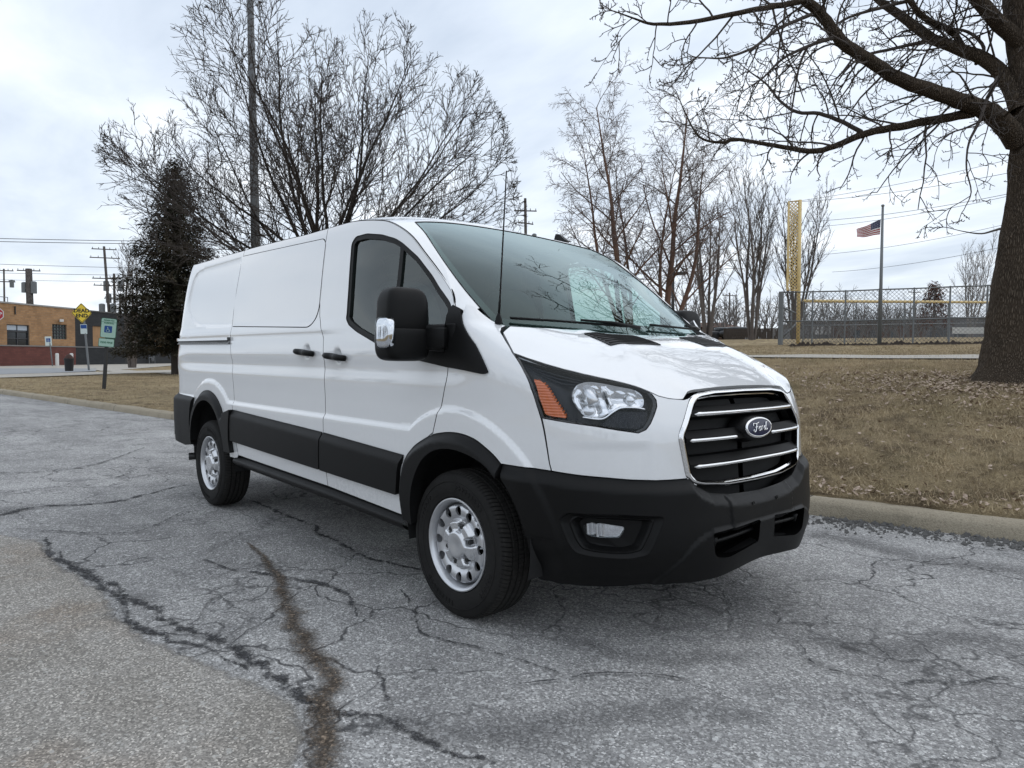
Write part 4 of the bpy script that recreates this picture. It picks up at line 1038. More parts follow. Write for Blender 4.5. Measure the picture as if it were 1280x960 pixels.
# --- materials
def m_asphalt():
    t=NT('asphalt');v=t.tex()
    big=t.noise(v,.35,4,.6);mid=t.noise(v,2.3,5,.65);w=t.noise(t.mapping(v,scale=(.25,1.0,1),rot=(0,0,.1)),1.1,4,.6)
    sp=t.voro(v,135,'F1','Color');spv=t.n('ShaderNodeSeparateColor',inp={0:sp}).outputs[0]
    d1=t.voro(v,135,'F1','Distance');fine=t.noise(v,420,2,.6)
    sp2=t.n('ShaderNodeSeparateColor',inp={0:t.voro(v,62,'F1','Color')}).outputs[1]
    base=t.mix(t.ramp(big,[(.35,0),(.65,1)]),(.285,.281,.276),(.375,.370,.363))
    base=t.mix(t.ramp(w,[(.40,0),(.62,.85)]),base,(.49,.483,.472))
    base=t.mix(t.ramp(mid,[(.30,.55),(.52,0)]),base,(.165,.163,.164))
    # aggregate: pale stones and dark binder
    g=t.ramp(spv,[(0,.50),(.40,.82),(.75,1.08),(.93,1.55),(1,2.1)])
    c=t.mix(1.0,base,g,'MULTIPLY')
    c=t.mix(t.ramp(sp2,[(.955,0),(.97,.75)],),c,(.66,.66,.65))
    c=t.mix(t.ramp(fine,[(.30,.6),(.55,0)]),c,(.05,.05,.051))
    # fine map cracks, only in worn areas
    wv=t.n('ShaderNodeVectorMath',operation='ADD',inp={0:v,1:t.n('ShaderNodeVectorMath',operation='SCALE',inp={0:t.noise(v,3.0,3,.6,'Color'),'Scale':.35}).outputs[0]}).outputs[0]
    e=t.voro(wv,1.5,'DISTANCE_TO_EDGE');worn=t.ramp(t.noise(t.mapping(v,loc=(3,7,0)),.55,3,.5),[(.40,0),(.56,1)])
    ck=t.math('MULTIPLY',t.ramp(e,[(.003,1),(.016,0)]),worn)
    e2=t.voro(wv,4.2,'DISTANCE_TO_EDGE');worn2=t.ramp(t.noise(t.mapping(v,loc=(13,2,0)),.7,3,.5),[(.52,0),(.64,.75)])
    ck2=t.math('MULTIPLY',t.ramp(e2,[(.008,1),(.05,0)]),worn2)
    ck=t.math('MAXIMUM',ck,ck2)
    c=t.mix(t.math('MULTIPLY',ck,t.ramp(t.noise(v,9,3,.7),[(.32,0),(.5,.9)])),c,(.045,.045,.047))
    h=t.math('ADD',t.math('MULTIPLY',d1,-1.0),t.math('MULTIPLY',fine,.6));h=t.math('SUBTRACT',h,t.math('MULTIPLY',ck,1.5))
    return t.done(t.pbr(c,.88,normal=t.bump(h,.75,.006),spec=.3))
def m_patch():
    t=NT('old_concrete_patch');v=t.tex();n=t.noise(v,1.6,5,.65);sp=t.n('ShaderNodeSeparateColor',inp={0:t.voro(v,150,'F1','Color')}).outputs[0];sp2=t.n('ShaderNodeSeparateColor',inp={0:t.voro(v,70,'F1','Color')}).outputs[1]
    c=t.mix(t.ramp(n,[(.35,0),(.65,1)]),(.29,.27,.24),(.39,.37,.34));st=t.ramp(t.noise(t.mapping(v,loc=(4,1,0)),.9,4,.6),[(.52,0),(.66,.6)]);c=t.mix(st,c,(.27,.215,.165))
    c=t.mix(1.0,c,t.ramp(sp,[(0,.5),(.5,.85),(.85,1.2),(1,2.0)]),'MULTIPLY');c=t.mix(t.ramp(sp2,[(.95,0),(.97,.6)]),c,(.5,.49,.46))
    fine=t.noise(v,380,2,.6);c=t.mix(t.ramp(fine,[(.32,.5),(.52,0)]),c,(.06,.055,.05))
    uv=t.tex('UV');sep=t.n('ShaderNodeSeparateXYZ',inp={'Vector':uv}).outputs[0]
    a=t.math('ADD',sep,t.math('MULTIPLY_ADD',t.noise(v,5,5,.7),1.2,-.6));al=t.ramp(a,[(.30,0),(.62,1)])
    return t.done(t.pbr(c,.9,normal=t.bump(t.math('ADD',sp,fine),.5,.005),spec=.3,Alpha=al))
def m_crack(name,col,soft=False,dens=1.0):
    t=NT(name);v=t.tex();uv=t.n('ShaderNodeSeparateXYZ',inp={'Vector':t.tex('UV')});d=t.math('ABSOLUTE',t.math('MULTIPLY_ADD',uv.outputs[1],2,-1))
    n=t.noise(v,11,6,.75);n2=t.noise(v,70,4,.7)
    a=t.math('SUBTRACT',t.math('MULTIPLY_ADD',n,2.6,-.85) if not soft else t.math('MULTIPLY_ADD',n,2.0,-.15),d);a=t.math('ADD',a,t.math('MULTIPLY_ADD',n2,1.5,-.75))
    al=t.ramp(a,[(.05,0),(.9 if soft else .45,dens)])
    sp=t.n('ShaderNodeSeparateColor',inp={0:t.voro(v,120,'F1','Color')}).outputs[0]
    c=t.mix(1.0,col,t.ramp(sp,[(0,.5),(.6,1),(.9,1.8),(1,4.0)]),'MULTIPLY')
    return t.done(t.pbr(c,.9,normal=t.bump(sp,.8,.01),spec=.25,Alpha=al))
def m_lawn():
    t=NT('dormant_grass');v=t.tex();b=t.noise(v,.30,5,.6);m=t.noise(v,2.6,5,.65);f=t.noise(t.mapping(v,scale=(1,1,.4)),70,4,.75);g=t.noise(t.mapping(v,loc=(9,3,1)),.9,4,.6)
    c=t.mix(t.ramp(b,[(.38,0),(.62,1)]),(.32,.245,.140),(.45,.355,.215));c=t.mix(t.ramp(m,[(.36,.85),(.52,0)]),c,(.135,.097,.062));c=t.mix(t.ramp(g,[(.50,0),(.68,.4)]),c,(.235,.200,.110))
    c=t.mix(1.0,c,t.ramp(f,[(.2,.35),(.5,.95),(.8,1.75)]),'MULTIPLY')
    return t.done(t.pbr(c,.95,normal=t.bump(t.math('ADD',f,m),1.0,.05),spec=.15))
def m_blade():
    t=NT('grass_blades');v=t.tex();o=t.noise(v,2.2,4,.7);h=t.noise(v,160,2,.8)
    c=t.mix(t.ramp(o,[(.38,0),(.60,1)]),(.15,.108,.064),(.50,.39,.25));c=t.mix(t.ramp(h,[(.35,0),(.75,1)]),c,(.52,.43,.29));c=t.mix(t.ramp(t.noise(v,.9,3,.6),[(.5,0),(.7,.5)]),c,(.25,.215,.115))
    return t.done(t.pbr(c,.9,spec=.15))
def m_concrete(name,a,b):
    t=NT(name);v=t.tex();n=t.noise(v,1.8,6,.7);f=t.noise(v,90,3,.7)
    c=t.mix(n,a,b);c=t.mix(t.ramp(f,[(.3,.55),(.55,0)]),c,tuple(x*.45 for x in a));c=t.mix(t.ramp(t.noise(v,5,5,.7),[(.55,0),(.75,.6)]),c,tuple(x*.5 for x in a))
    return t.done(t.pbr(c,.92,normal=t.bump(t.math('ADD',n,f),.6,.02),spec=.25))
def m_bark(name,a,b,sc=1.0,bumpd=.03):
    t=NT(name);v=t.tex();w=t.mapping(v,scale=(9*sc,9*sc,1.6*sc));n=t.noise(w,2.2,6,.7,dist=.6);r=t.voro(t.mapping(v,scale=(13*sc,13*sc,2.4*sc)),2.0,'DISTANCE_TO_EDGE');m=t.noise(v,3,3,.6)
    rr=t.ramp(r,[(.02,0),(.30,1)]);c=t.mix(t.math('MULTIPLY',rr,t.ramp(n,[(.3,.2),(.7,1)])),tuple(x*.35 for x in a),b);c=t.mix(t.ramp(m,[(.4,.5),(.7,0)]),c,a)
    return t.done(t.pbr(c,.95,normal=t.bump(t.math('ADD',rr,n),1.0,bumpd),spec=.15))
M_LAWN=m_lawn();M_BARK=m_bark('oak_bark',(.095,.072,.052),(.215,.172,.132),1.9,.02);M_TWIG=simple('dark_twigs',(.058,.047,.040),.9,var=.35,vscale=4)
M_TWIG2=simple('grey_brown_twigs',(.105,.088,.078),.9,var=.3,vscale=3);M_BIRCH=simple('reddish_bark',(.16,.095,.068),.9,var=.4,vscale=5);M_BTWIG=simple('reddish_twigs',(.135,.100,.088),.9,var=.3,vscale=3)
M_PALE=simple('pale_far_twigs',(.20,.185,.175),.9,var=.2);M_GALV=simple('galvanised_steel',(.17,.18,.185),.55,.35,var=.15);M_WOOD=m_bark('hazed_weathered_pole_wood',(.12,.105,.095),(.19,.17,.155),.5,.01)  # pole wood colour lightened to stand in for haze
M_CONC=m_concrete('kerb_concrete',(.30,.26,.19),(.42,.37,.29))
def _joint():
    nt=M_CONC.node_tree;pb=[n for n in nt.nodes if n.type=='BSDF_PRINCIPLED'][0];src=pb.inputs['Base Color'].links[0].from_socket
    tc=nt.nodes.new('ShaderNodeTexCoord');sx_=nt.nodes.new('ShaderNodeSeparateXYZ');nt.links.new(tc.outputs['Object'],sx_.inputs[0]);f=src
    d=nt.nodes.new('ShaderNodeMath');d.operation='DIVIDE';nt.links.new(sx_.outputs[0],d.inputs[0]);d.inputs[1].default_value=2.9
    fr=nt.nodes.new('ShaderNodeMath');fr.operation='FRACT';nt.links.new(d.outputs[0],fr.inputs[0]);lt=nt.nodes.new('ShaderNodeMath');lt.operation='LESS_THAN';nt.links.new(fr.outputs[0],lt.inputs[0]);lt.inputs[1].default_value=.006
    m=nt.nodes.new('ShaderNodeMix');m.data_type='RGBA';nt.links.new(lt.outputs[0],m.inputs[0]);nt.links.new(src,m.inputs[6]);m.inputs[7].default_value=(.05,.045,.04,1);nt.links.new(m.outputs[2],pb.inputs['Base Color'])
_joint();M_WALK=m_concrete('sidewalk_concrete',(.40,.37,.32),(.50,.47,.42))
M_BLK=simple('black_paint_metal',.02,.55);M_WIRE=simple('power_cable',.03,.7);M_WHITE=simple('white_paint',(.62,.62,.60),.6,var=.1);M_YEL=simple('yellow_paint',(.66,.50,.23),.6,var=.15)

# --- road, kerb, lawn, ground
road_m=m_asphalt();xs=np.concatenate([np.linspace(-140,-30,12)[:-1],np.linspace(-30,20,60),np.linspace(20,90,8)[1:]])
P=np.array([[(x,y,0) for y in (float(kerb_y(x))-.02,-1.0,-14.0)] for x in xs]);V,F=grid_mesh(P);tag(mesh_obj('road',V,F,road_m,None,False),kind='structure')
mb=MB();mb.add([(-1500,-1500,-.06),(1500,-1500,-.06),(1500,1500,-.06),(-1500,1500,-.06)],[(0,1,2,3)]);tag(mb.build('ground',M_LAWN),kind='structure')
# verge on the camera's side of the road
mb=MB();mb.add([(-140,-14,.02),(-140,-70,.1),(90,-70,.1),(90,-14,.02)],[(0,1,2,3)]);tag(mb.build('verge',M_LAWN),kind='structure')
kx=np.concatenate([np.linspace(-110,-30,30)[:-1],np.linspace(-30,9,260)]);R_=[]
for i,x in enumerate(kx):
    k=float(kerb_y(x));n=lambda a:.012*math.sin(x*a+a)+.008*math.sin(x*a*2.7);w=rng.normal(0,.004)
    R_.append([(x,k-.035+w,-.01),(x,k-.02+n(3.1)+w,.085+n(2.2)*.5),(x,k+.015+w,.118+n(1.7)*.5),(x,k+.12+w,.128+n(2.9)*.4),(x,k+.165+n(1.3),.122+w),(x,k+.18,.02)])
V,F=grid_mesh(np.array(R_),True);tag(mesh_obj('kerb',V,F,M_CONC,None,True),kind='structure')
us=np.concatenate([np.linspace(-900,-120,14)[:-1],np.linspace(-120,-30,50)[:-1],np.linspace(-30,9,150)[:-1],np.linspace(9,40,24)[:-1],np.linspace(40,900,12)])
vs=np.concatenate([[.14],np.linspace(.175,14,76),np.linspace(14,60,50)[1:],np.geomspace(60,1400,26)[1:]])
P=np.zeros((len(us),len(vs),3))
for i,x in enumerate(us):
    y=float(kerb_y(np.clip(x,-60,9)))+vs;P[i,:,0]=x;P[i,:,1]=y;P[i,:,2]=lawn_h(np.full(len(vs),x),y)
P[:,0,2]=.03;P[:,1,2]=.116
P[...,2]+=np.where(vs<.3,0,rng.normal(0,.008,P.shape[:2])*(np.abs(P[...,0])<30))
V,F=grid_mesh(P,True);o=mesh_obj('lawn',V,F,M_LAWN,None,True);tag(o,kind='structure')
# short winter grass over the nearer lawn
def blades(name,n,xr,yr,hmin,hmax,wd,mat,dens=None):
    x=rng.uniform(*xr,n);d=rng.uniform(*yr,n)**1.0;y=kerb_y(x)+d;z=lawn_h(x,y)-.004
    a=rng.uniform(0,2*np.pi,n);l=rng.uniform(hmin,hmax,n);lean=rng.uniform(.3,1.5,n);b=rng.uniform(0,2*np.pi,n)
    w=np.stack([np.cos(a),np.sin(a),0*a],1)*wd;base=np.stack([x,y,z],1);tip=base+np.stack([np.cos(b)*np.sin(lean)*l,np.sin(b)*np.sin(lean)*l,np.cos(lean)*l+.006],1)
    V=np.empty((n*3,3));V[0::3]=base-w;V[1::3]=base+w;V[2::3]=tip
    me=bpy.data.meshes.new(name);me.vertices.add(n*3);me.vertices.foreach_set('co',V.ravel());me.loops.add(n*3);me.loops.foreach_set('vertex_index',np.arange(n*3,dtype=np.int32));me.polygons.add(n);me.polygons.foreach_set('loop_start',np.arange(0,n*3,3,dtype=np.int32))
    me.update();me.materials.append(mat);o=link(bpy.data.objects.new(name,me));tag(o,kind='stuff');return o
M_BLADE=m_blade()
blades('grass',230000,(-6,5.5),(.17,9.5),.025,.075,.0035,M_BLADE)
blades('grass',60000,(-14,5),(9.5,26),.03,.07,.008,M_BLADE)
blades('grass',60000,(-40,-9),(.17,14),.03,.07,.007,M_BLADE)
# fallen leaves round the oak and along the kerb
n=7600;OB=at(1268,484,8.6);x=np.concatenate([OB[0]+rng.normal(0,1.15,4600),rng.uniform(-4,5,2000),rng.uniform(-6,5,1000)]);y=np.concatenate([OB[1]-.1+rng.normal(0,.8,4600),rng.uniform(3,9,2000),np.zeros(1000)])
y[-1000:]=kerb_y(x[-1000:])+.17+np.abs(rng.normal(0,.18,1000));z=lawn_h(x,y)+rng.uniform(.015,.04,n)
mb=MB();V=[];F=[]
for i in range(n):
    if y[i]<kerb_y(x[i])+.12: continue
    a=rng.uniform(0,6.28);s=rng.uniform(.012,.032);t=rng.normal(0,.35,2);c=np.array([x[i],y[i],z[i]]);u=np.array([math.cos(a),math.sin(a),t[0]])*s;w=np.array([-math.sin(a),math.cos(a),t[1]])*s*.55
    b=len(V);V+=[c-u,c+w-u*.2,c+u,c-w-u*.2];F.append((b,b+1,b+2,b+3))
t=NT('dry_leaves');v=t.tex();tt=t.noise(v,35,2,.6);tt=t.done(t.pbr(t.mix(t.ramp(tt,[(.3,0),(.7,1)]),(.18,.12,.08),(.50,.40,.32)),.85));tag(mesh_obj('leaves',V,F,tt,None,False),kind='stuff')
# broken asphalt and grit at the foot of the kerb
V=[];F=[]
for i in range(3800):
    x_=rng.uniform(-9,4.5) if i%3 else rng.uniform(.2,4);d=-abs(rng.normal(0,.16))-.03;s=abs(rng.normal(0,.009))+.004;c=np.array([x_,float(kerb_y(x_))+d,s*.35]);b=len(V)
    for q in ((1,0,0),(-.3,.9,0),(-.7,-.7,0),(0.1,.1,.8),(.2,-.2,-.4)): V.append(c+np.array(q)*s*rng.uniform(.6,1.3,3))
    F+=[(b,b+1,b+3),(b+1,b+2,b+3),(b+2,b,b+3),(b,b+2,b+4),(b+2,b+1,b+4),(b+1,b,b+4)]
tag(mesh_obj('gravel',V,F,simple('grit',(.12,.117,.112),.9,var=.7,vscale=30),None,False),kind='stuff')
# cracks, tar and worn strips lying on the road, traced on the ground plane
def ribbon(mb,pts,w,z):
    c=np.array([flat(*p)[:2] for p in pts]);c=catmull(c,8);n=len(c);w=np.interp(np.linspace(0,1,n),np.linspace(0,1,len(w)),w)
    t=np.gradient(c,axis=0);t/=np.linalg.norm(t,axis=1,keepdims=True);nn=np.stack([-t[:,1],t[:,0]],1)
    j=np.cumsum(rng.normal(0,.012,n));j-=np.linspace(j[0],j[-1],n);c=c+nn*(j*np.minimum(1,w/.06))[:,None]
    V=[];F=[];UV=[];L=np.concatenate([[0],np.cumsum(np.linalg.norm(np.diff(c,axis=0),axis=1))])
    for i in range(n):
        for k in (-1,1): V.append((c[i,0]+nn[i,0]*w[i]*k,c[i,1]+nn[i,1]*w[i]*k,z));UV.append((L[i],(k+1)/2))
    for i in range(n-1): F.append((2*i,2*i+1,2*i+3,2*i+2))
    b=mb.n;mb.add(V,F);mb.uv=getattr(mb,'uv',[])+UV
def road_marks(name,mat,items,z):
    mb=MB()
    for k,(pts,w) in enumerate(items): ribbon(mb,pts,w,z+.0006*k)
    o=mb.build(name,mat);uvl=o.data.uv_layers.new();li=np.empty(len(o.data.loops),np.int32);o.data.loops.foreach_get('vertex_index',li);uvl.data.foreach_set('uv',np.array(mb.uv)[li].ravel());tag(o,kind='structure');return o
road_marks('road_crack',m_crack('crack_fill',(.050,.050,.052),dens=.9),[
 ([(58,672),(66,690),(105,708),(130,725),(160,748),(200,760),(250,785),(300,805),(340,828),(375,855),(410,882),(440,888),(470,892),(520,914),(560,935),(620,955)],[.025,.07,.085,.075,.07,.07,.075,.07,.075,.08,.065,.045,.04,.035,.03]),
 ([(75,690),(90,715),(150,735),(170,775),(210,800),(260,812),(310,838)],[.02,.05,.05,.06,.03,.02]),
 ([(-20,648),(50,634),(130,628),(180,618),(232,607)],[.12,.10,.07,.06,.04]),
 ([(315,627),(345,640),(372,650),(400,668),(430,685),(470,700),(525,715),(560,735)],[.05,.05,.045,.045,.04,.03]),
 ([(500,738),(512,752),(520,772),(528,792),(548,802),(590,812),(640,824),(700,842)],[.015,.02,.022,.018,.02,.014,.01]),
 ([(474,834),(476,846),(481,862),(486,876)],[.02,.022,.015]),
 ([(255,700),(290,712),(330,716),(370,724),(400,733),(430,752),(446,772)],[.02,.03,.04,.05,.04,.02]),
 ([(1090,846),(1120,852),(1150,846),(1190,850),(1240,846),(1290,856)],[.01,.022,.026,.022,.02,.012]),
 ([(1000,808),(1014,818),(1030,836),(1052,842)],[.01,.02,.02,.01]),
 ([(180,560),(120,580),(60,590),(-20,592)],[.03,.04,.04,.04]),
 ([(230,640),(190,660),(150,668),(90,666),(20,662)],[.01,.025,.03,.03,.02]),
 ([(640,700),(590,716),(540,716)],[.01,.02,.02]),
 ([(640,858),(700,850),(760,842),(850,850),(920,880)],[.01,.014,.014,.012,.01]),
 ],.004)
road_marks('tar_stain',m_crack('brown_tar_stain',(.080,.062,.046),True,.92),[([(308,680),(322,690),(336,708),(352,734),(364,758),(378,790),(392,824),(402,860),(406,900),(410,960),(412,1010)],[.01,.03,.045,.06,.075,.085,.09,.09,.09,.09,.09])],.0135)
road_marks('worn_strip',m_crack('worn_asphalt_strip',(.12,.119,.12),True,.38),[
 ([(470,905),(560,912),(660,915),(760,890),(860,880),(960,905)],[.10,.16,.18,.18,.14,.05]),
 ([(1010,800),(1100,810),(1200,800),(1300,812)],[.05,.14,.12,.1]),
 ([(60,632),(0,640),(-60,648)],[.03,.25,.3]),
 ([(1010,668),(1080,680),(1160,700),(1290,716)],[.16,.22,.20,.2]),
 ([(700,800),(780,812),(860,824),(960,820)],[.03,.10,.12,.04]),
 ],.016)
# old concrete patch in the near left corner
pp=[flat(*p)[:2] for p in [(-60,660),(20,668),(60,674),(80,702),(140,735),(165,775),(205,800),(300,838),(370,862),(395,890),(392,960),(400,1080),(-400,1200),(-500,760)]]
pl=np.array(resample(pp,.06));Vv,Ff,oo=cdt_fill([pl],.10);dd=sdist(Vv[:,0],Vv[:,1],pl)
o=mesh_obj('road_patch',np.column_stack([Vv,np.full(len(Vv),.0025)]),[tuple(f) for f in Ff],m_patch(),None,False);uvl=o.data.uv_layers.new();li=np.empty(len(o.data.loops),np.int32);o.data.loops.foreach_get('vertex_index',li)
uvl.data.foreach_set('uv',np.column_stack([np.clip(dd/.12,0,1),0*dd])[li].ravel());tag(o,kind='structure')
# paths
def strip(name,pts,mat,z):
    mb=MB();V=[tuple(p) for p in pts];mb.add(V,[tuple(range(len(V)))]);o=mb.build(name,mat);tag(o,kind='structure')
xs_=np.linspace(-60,40,120);Rr=[]
for x in xs_:
    y0=float(kerb_y(np.clip(x,-60,3)))+10.1+.012*(x+4)**2*0;Rr.append([(x,y0+d,float(lawn_h(x,y0+d))+.03) for d in (0,.4,.8,1.2,1.6)])
V,F=grid_mesh(np.array(Rr),True);tag(mesh_obj('path',V,F,M_WALK,None,True),kind='structure')
Z=.175
def quad(name,pxs,mat,z):
    mb=MB();V=[tuple(flat(a,b,z)) for a,b in pxs];mb.add(V,[tuple(range(len(V)))]);tag(mb.build(name,mat),kind='structure')
quad('pavement',[(-120,475.5),(60,470.2),(160,466.6),(300,462.5),(300,460.5),(160,463.6),(60,466.4),(-120,471)],M_WALK,.195)
quad('side_road',[(-120,470.6),(60,466.2),(120,463.9),(120,460.5),(60,460.2),(-120,460.8)],simple('pale_side_road',(.26,.27,.28),.9,var=.15,vscale=.4),.20)
quad('forecourt',[(-120,460.7),(120,460.4),(125,463.6),(165,461.2),(222,456.2),(300,453),(300,452.2),(160,453.6),(-120,457.6)],M_WALK,.19)

# ------------------------------------------------------------------ trees
class Tree:
    def __init__(s,seed): s.r=random.Random(seed);s.T=MB();s.B=MB()
    def rv(s): 
        while True:
            v=Vector((s.r.uniform(-1,1),s.r.uniform(-1,1),s.r.uniform(-1,1)))
            if .1<v.length<1: return v.normalized()
    def grow(s,p,d,L,r,lvl,P):
        """P: params per level: n children, length ratio, angle, up pull, wobble, seg, start"""
        q=P[min(lvl,len(P)-1)];n=q.get('seg',5);pts=[Vector(p)];rad=[r];dd=Vector(d).normalized();tip=q.get('tip',.35)
        env=getattr(s,'env',None)
        if env and lvl>1 and env(pts[0])>1: return pts
        for i in range(n):
            if env and env(pts[-1])>1.0 and len(pts)>1: break
            dd=(dd+s.rv()*q.get('wob',.15)+Vector((0,0,q.get('up',.05)))).normalized();pts.append(pts[-1]+dd*(L/n));rad.append(r*(1-(1-tip)*(i+1)/n))
        tgt=s.T if r>P[0].get('trunk_r',.05) else s.B
        tgt.tube([x[:] for x in pts],rad,8 if r>.1 else 5 if r>.03 else 3,cap=False)
        if lvl<len(P)-1: s.spawn(pts,rad,L,lvl,P)
        return pts
    def spawn(s,pts,rad,L,lvl,P,t0=None):
        q=P[lvl];n=q['n'];n=int(n)+(1 if s.r.random()<n-int(n) else 0);t0=q.get('start',.3) if t0 is None else t0;m=len(pts)-1;az=s.r.uniform(0,6.28)
        for k in range(n):
            t=t0+(1-t0)*((k+s.r.random())/n);f=t*m;i=min(int(f),m-1);pp=pts[i].lerp(pts[i+1],f-i);ax=(pts[i+1]-pts[i]).normalized();rr=rad[i]+(rad[i+1]-rad[i])*(f-i)
            az+=2.4+s.r.uniform(-.5,.5);perp=ax.orthogonal().normalized();perp.rotate(Matrix.Rotation(az,3,ax))
            a=math.radians(q['ang']+s.r.uniform(-12,12));nd=ax*math.cos(a)+perp*math.sin(a)
            s.grow(pp,nd,L*q['lr']*s.r.uniform(.65,1.15)*(1-.45*t*q.get('taper',1)),max(min(rr*q.get('rr',.55),rr*.9),q.get('rmin',.004)),lvl+1,P)
    def make(s,loc,label,cat,mt,mb,group=None,name='bare_tree'):
        e=empty(name,loc);tag(e,label,cat,group);s.T.build('trunk',mt,e,smooth=True)
        if s.B.n: s.B.build('crown',mb,e,smooth=True)
        return e
def ground_at(px,d):
    p=at(px,445,d);return np.array([p[0],p[1],float(lawn_h(p[0],p[1]))])
# the spreading tree behind the van
T=Tree(5);T.env=lambda q:(q.x*q.x+q.y*q.y)/30.5+(max(q.z-4.6,0)/5.75)**2+(max(3.0-q.z,0)/2.2)**2*.3;Ps=[dict(n=0,lr=1,ang=0,trunk_r=.045,wob=.08,seg=6),dict(n=11,lr=.44,ang=34,up=.05,wob=.12,seg=11,start=.14,rr=.50,tip=.16,taper=.6),dict(n=6.5,lr=.54,ang=34,up=.06,wob=.15,seg=7,start=.12,rr=.56,tip=.25,rmin=.010),dict(n=4.4,lr=.56,ang=34,up=.05,wob=.17,seg=5,start=.12,rr=.6,rmin=.0085),dict(n=3.0,lr=.62,ang=32,up=.04,wob=.15,seg=4,start=.15,rr=.7,rmin=.0065),dict(n=0,lr=.5,ang=34,up=.03,wob=.16,seg=3,rmin=.0055)]
tr=[Vector((0,0,-.2)),Vector((.05,0,1.2)),Vector((.02,.05,2.3)),Vector((-.12,.08,3.1))];T.T.tube([p[:] for p in tr],[.30,.23,.20,.19],12,cap=False)
RV=Vector((_r[0],_r[1],0));FV=Vector((_f[0],_f[1],0)).normalized()
LB=[(-1,.1,12),(-.9,-.5,28),(-.5,.6,46),(-.25,-.3,66),(.15,.1,82),(.35,.3,60),(.9,-.3,32),(1,.35,14),(.2,-1,40),(-.2,1,40),(-1,.5,4),(.7,.1,46),(-.6,0,50),(1,-.1,5),(-.8,.3,22),(.85,.6,25),(-1,-.1,20),(1,.1,22),(0,-.5,62),(.1,.8,62),(-.95,.2,36),(.95,.0,38),(-.4,.2,74),(.45,-.2,72),(-.75,-.2,58),(.75,.2,57)]
for k_,(a,b,el) in enumerate(LB):
    L=6.3;r0=.036+.026*math.sin(math.radians(el));h=2.0+1.05*min(1,el/60)
    d=(RV*a+FV*b).normalized()*math.cos(math.radians(el))+Vector((0,0,math.sin(math.radians(el))));k=min(h/3.1*3,2.999);i=int(k);p=tr[i].lerp(tr[i+1],k-i)
    T.grow(p,d,L,r0,1,Ps)
T.make(ground_at(405,19.5),'wide bare tree with dark spreading branches rising behind the van roof','tree',m_bark('dark_bark',(.060,.050,.042),(.125,.105,.09),1.4,.02),M_TWIG)
# oak at the kerbside, right of the van
T=Tree(21);OKd=8.6
def pxl(pts,d0,d1):
    c=catmull(np.array([at(px,py,d0+(d1-d0)*i/(len(pts)-1)) for i,(px,py) in enumerate(pts)]),4);return [Vector(p) for p in c]
oak_base=at(1268,486,OKd)
tk=[(1268,494,.70),(1267,480,.575),(1268,458,.460),(1269,420,.385),(1271,370,.335),(1275,310,.285),(1281,240,.240),(1284,180,.235),(1285,120,.225),(1281,60,.235),(1276,0,.235),(1274,-70,.22),(1280,-160,.19),(1280,-260,.16),(1274,-360,.11)]
pts=[at(px+6,py,OKd+.35) for px,py,_ in tk];V=[]
pts=np.array(pts);NR_=40;rings=[]
for i,(p,(a_,b_,r)) in enumerate(zip(pts,tk)):
    an=np.arange(NR_)*2*np.pi/NR_;fl=1+(.30*np.exp(-i*.8))*(np.sin(an*5+.5)*.6+np.sin(an*3)*.6);rr=r*fl*(1+.025*np.sin(an*7+i))
    rings.append(np.stack([p[0]+rr*np.cos(an),p[1]+rr*np.sin(an),np.full(NR_,p[2])],1))
rg=[];rings=np.array(rings)
for k in range(len(rings)-1):
    for q in range(4): rg.append(rings[k]+(rings[k+1]-rings[k])*q/4)
rg.append(rings[-1]);rg=np.array(rg);g=np.zeros((NR_,len(rg),3))
for k in range(len(rg)): g[:,k]=rg[k]
g[:,:,0]+=rng.normal(0,.006,g.shape[:2]);g[:,:,1]+=rng.normal(0,.006,g.shape[:2])
Vt,Ft=grid_mesh(g,closed_u=True);T.T.add(Vt,Ft)
TW=[dict(n=0,lr=1,ang=0,trunk_r=.03),dict(n=4,lr=.55,ang=42,up=-.05,wob=.20,seg=7,start=.2,rr=.62,rmin=.0065,tip=.4),dict(n=3,lr=.52,ang=46,up=-.02,wob=.26,seg=6,start=.2,rr=.7,rmin=.005,tip=.5),dict(n=1.6,lr=.5,ang=50,up=.14,wob=.3,seg=5,start=.3,rr=.75,rmin=.0042,tip=.6),dict(n=0,lr=.5,ang=50,up=.2,wob=.3,seg=3,tip=.7)]
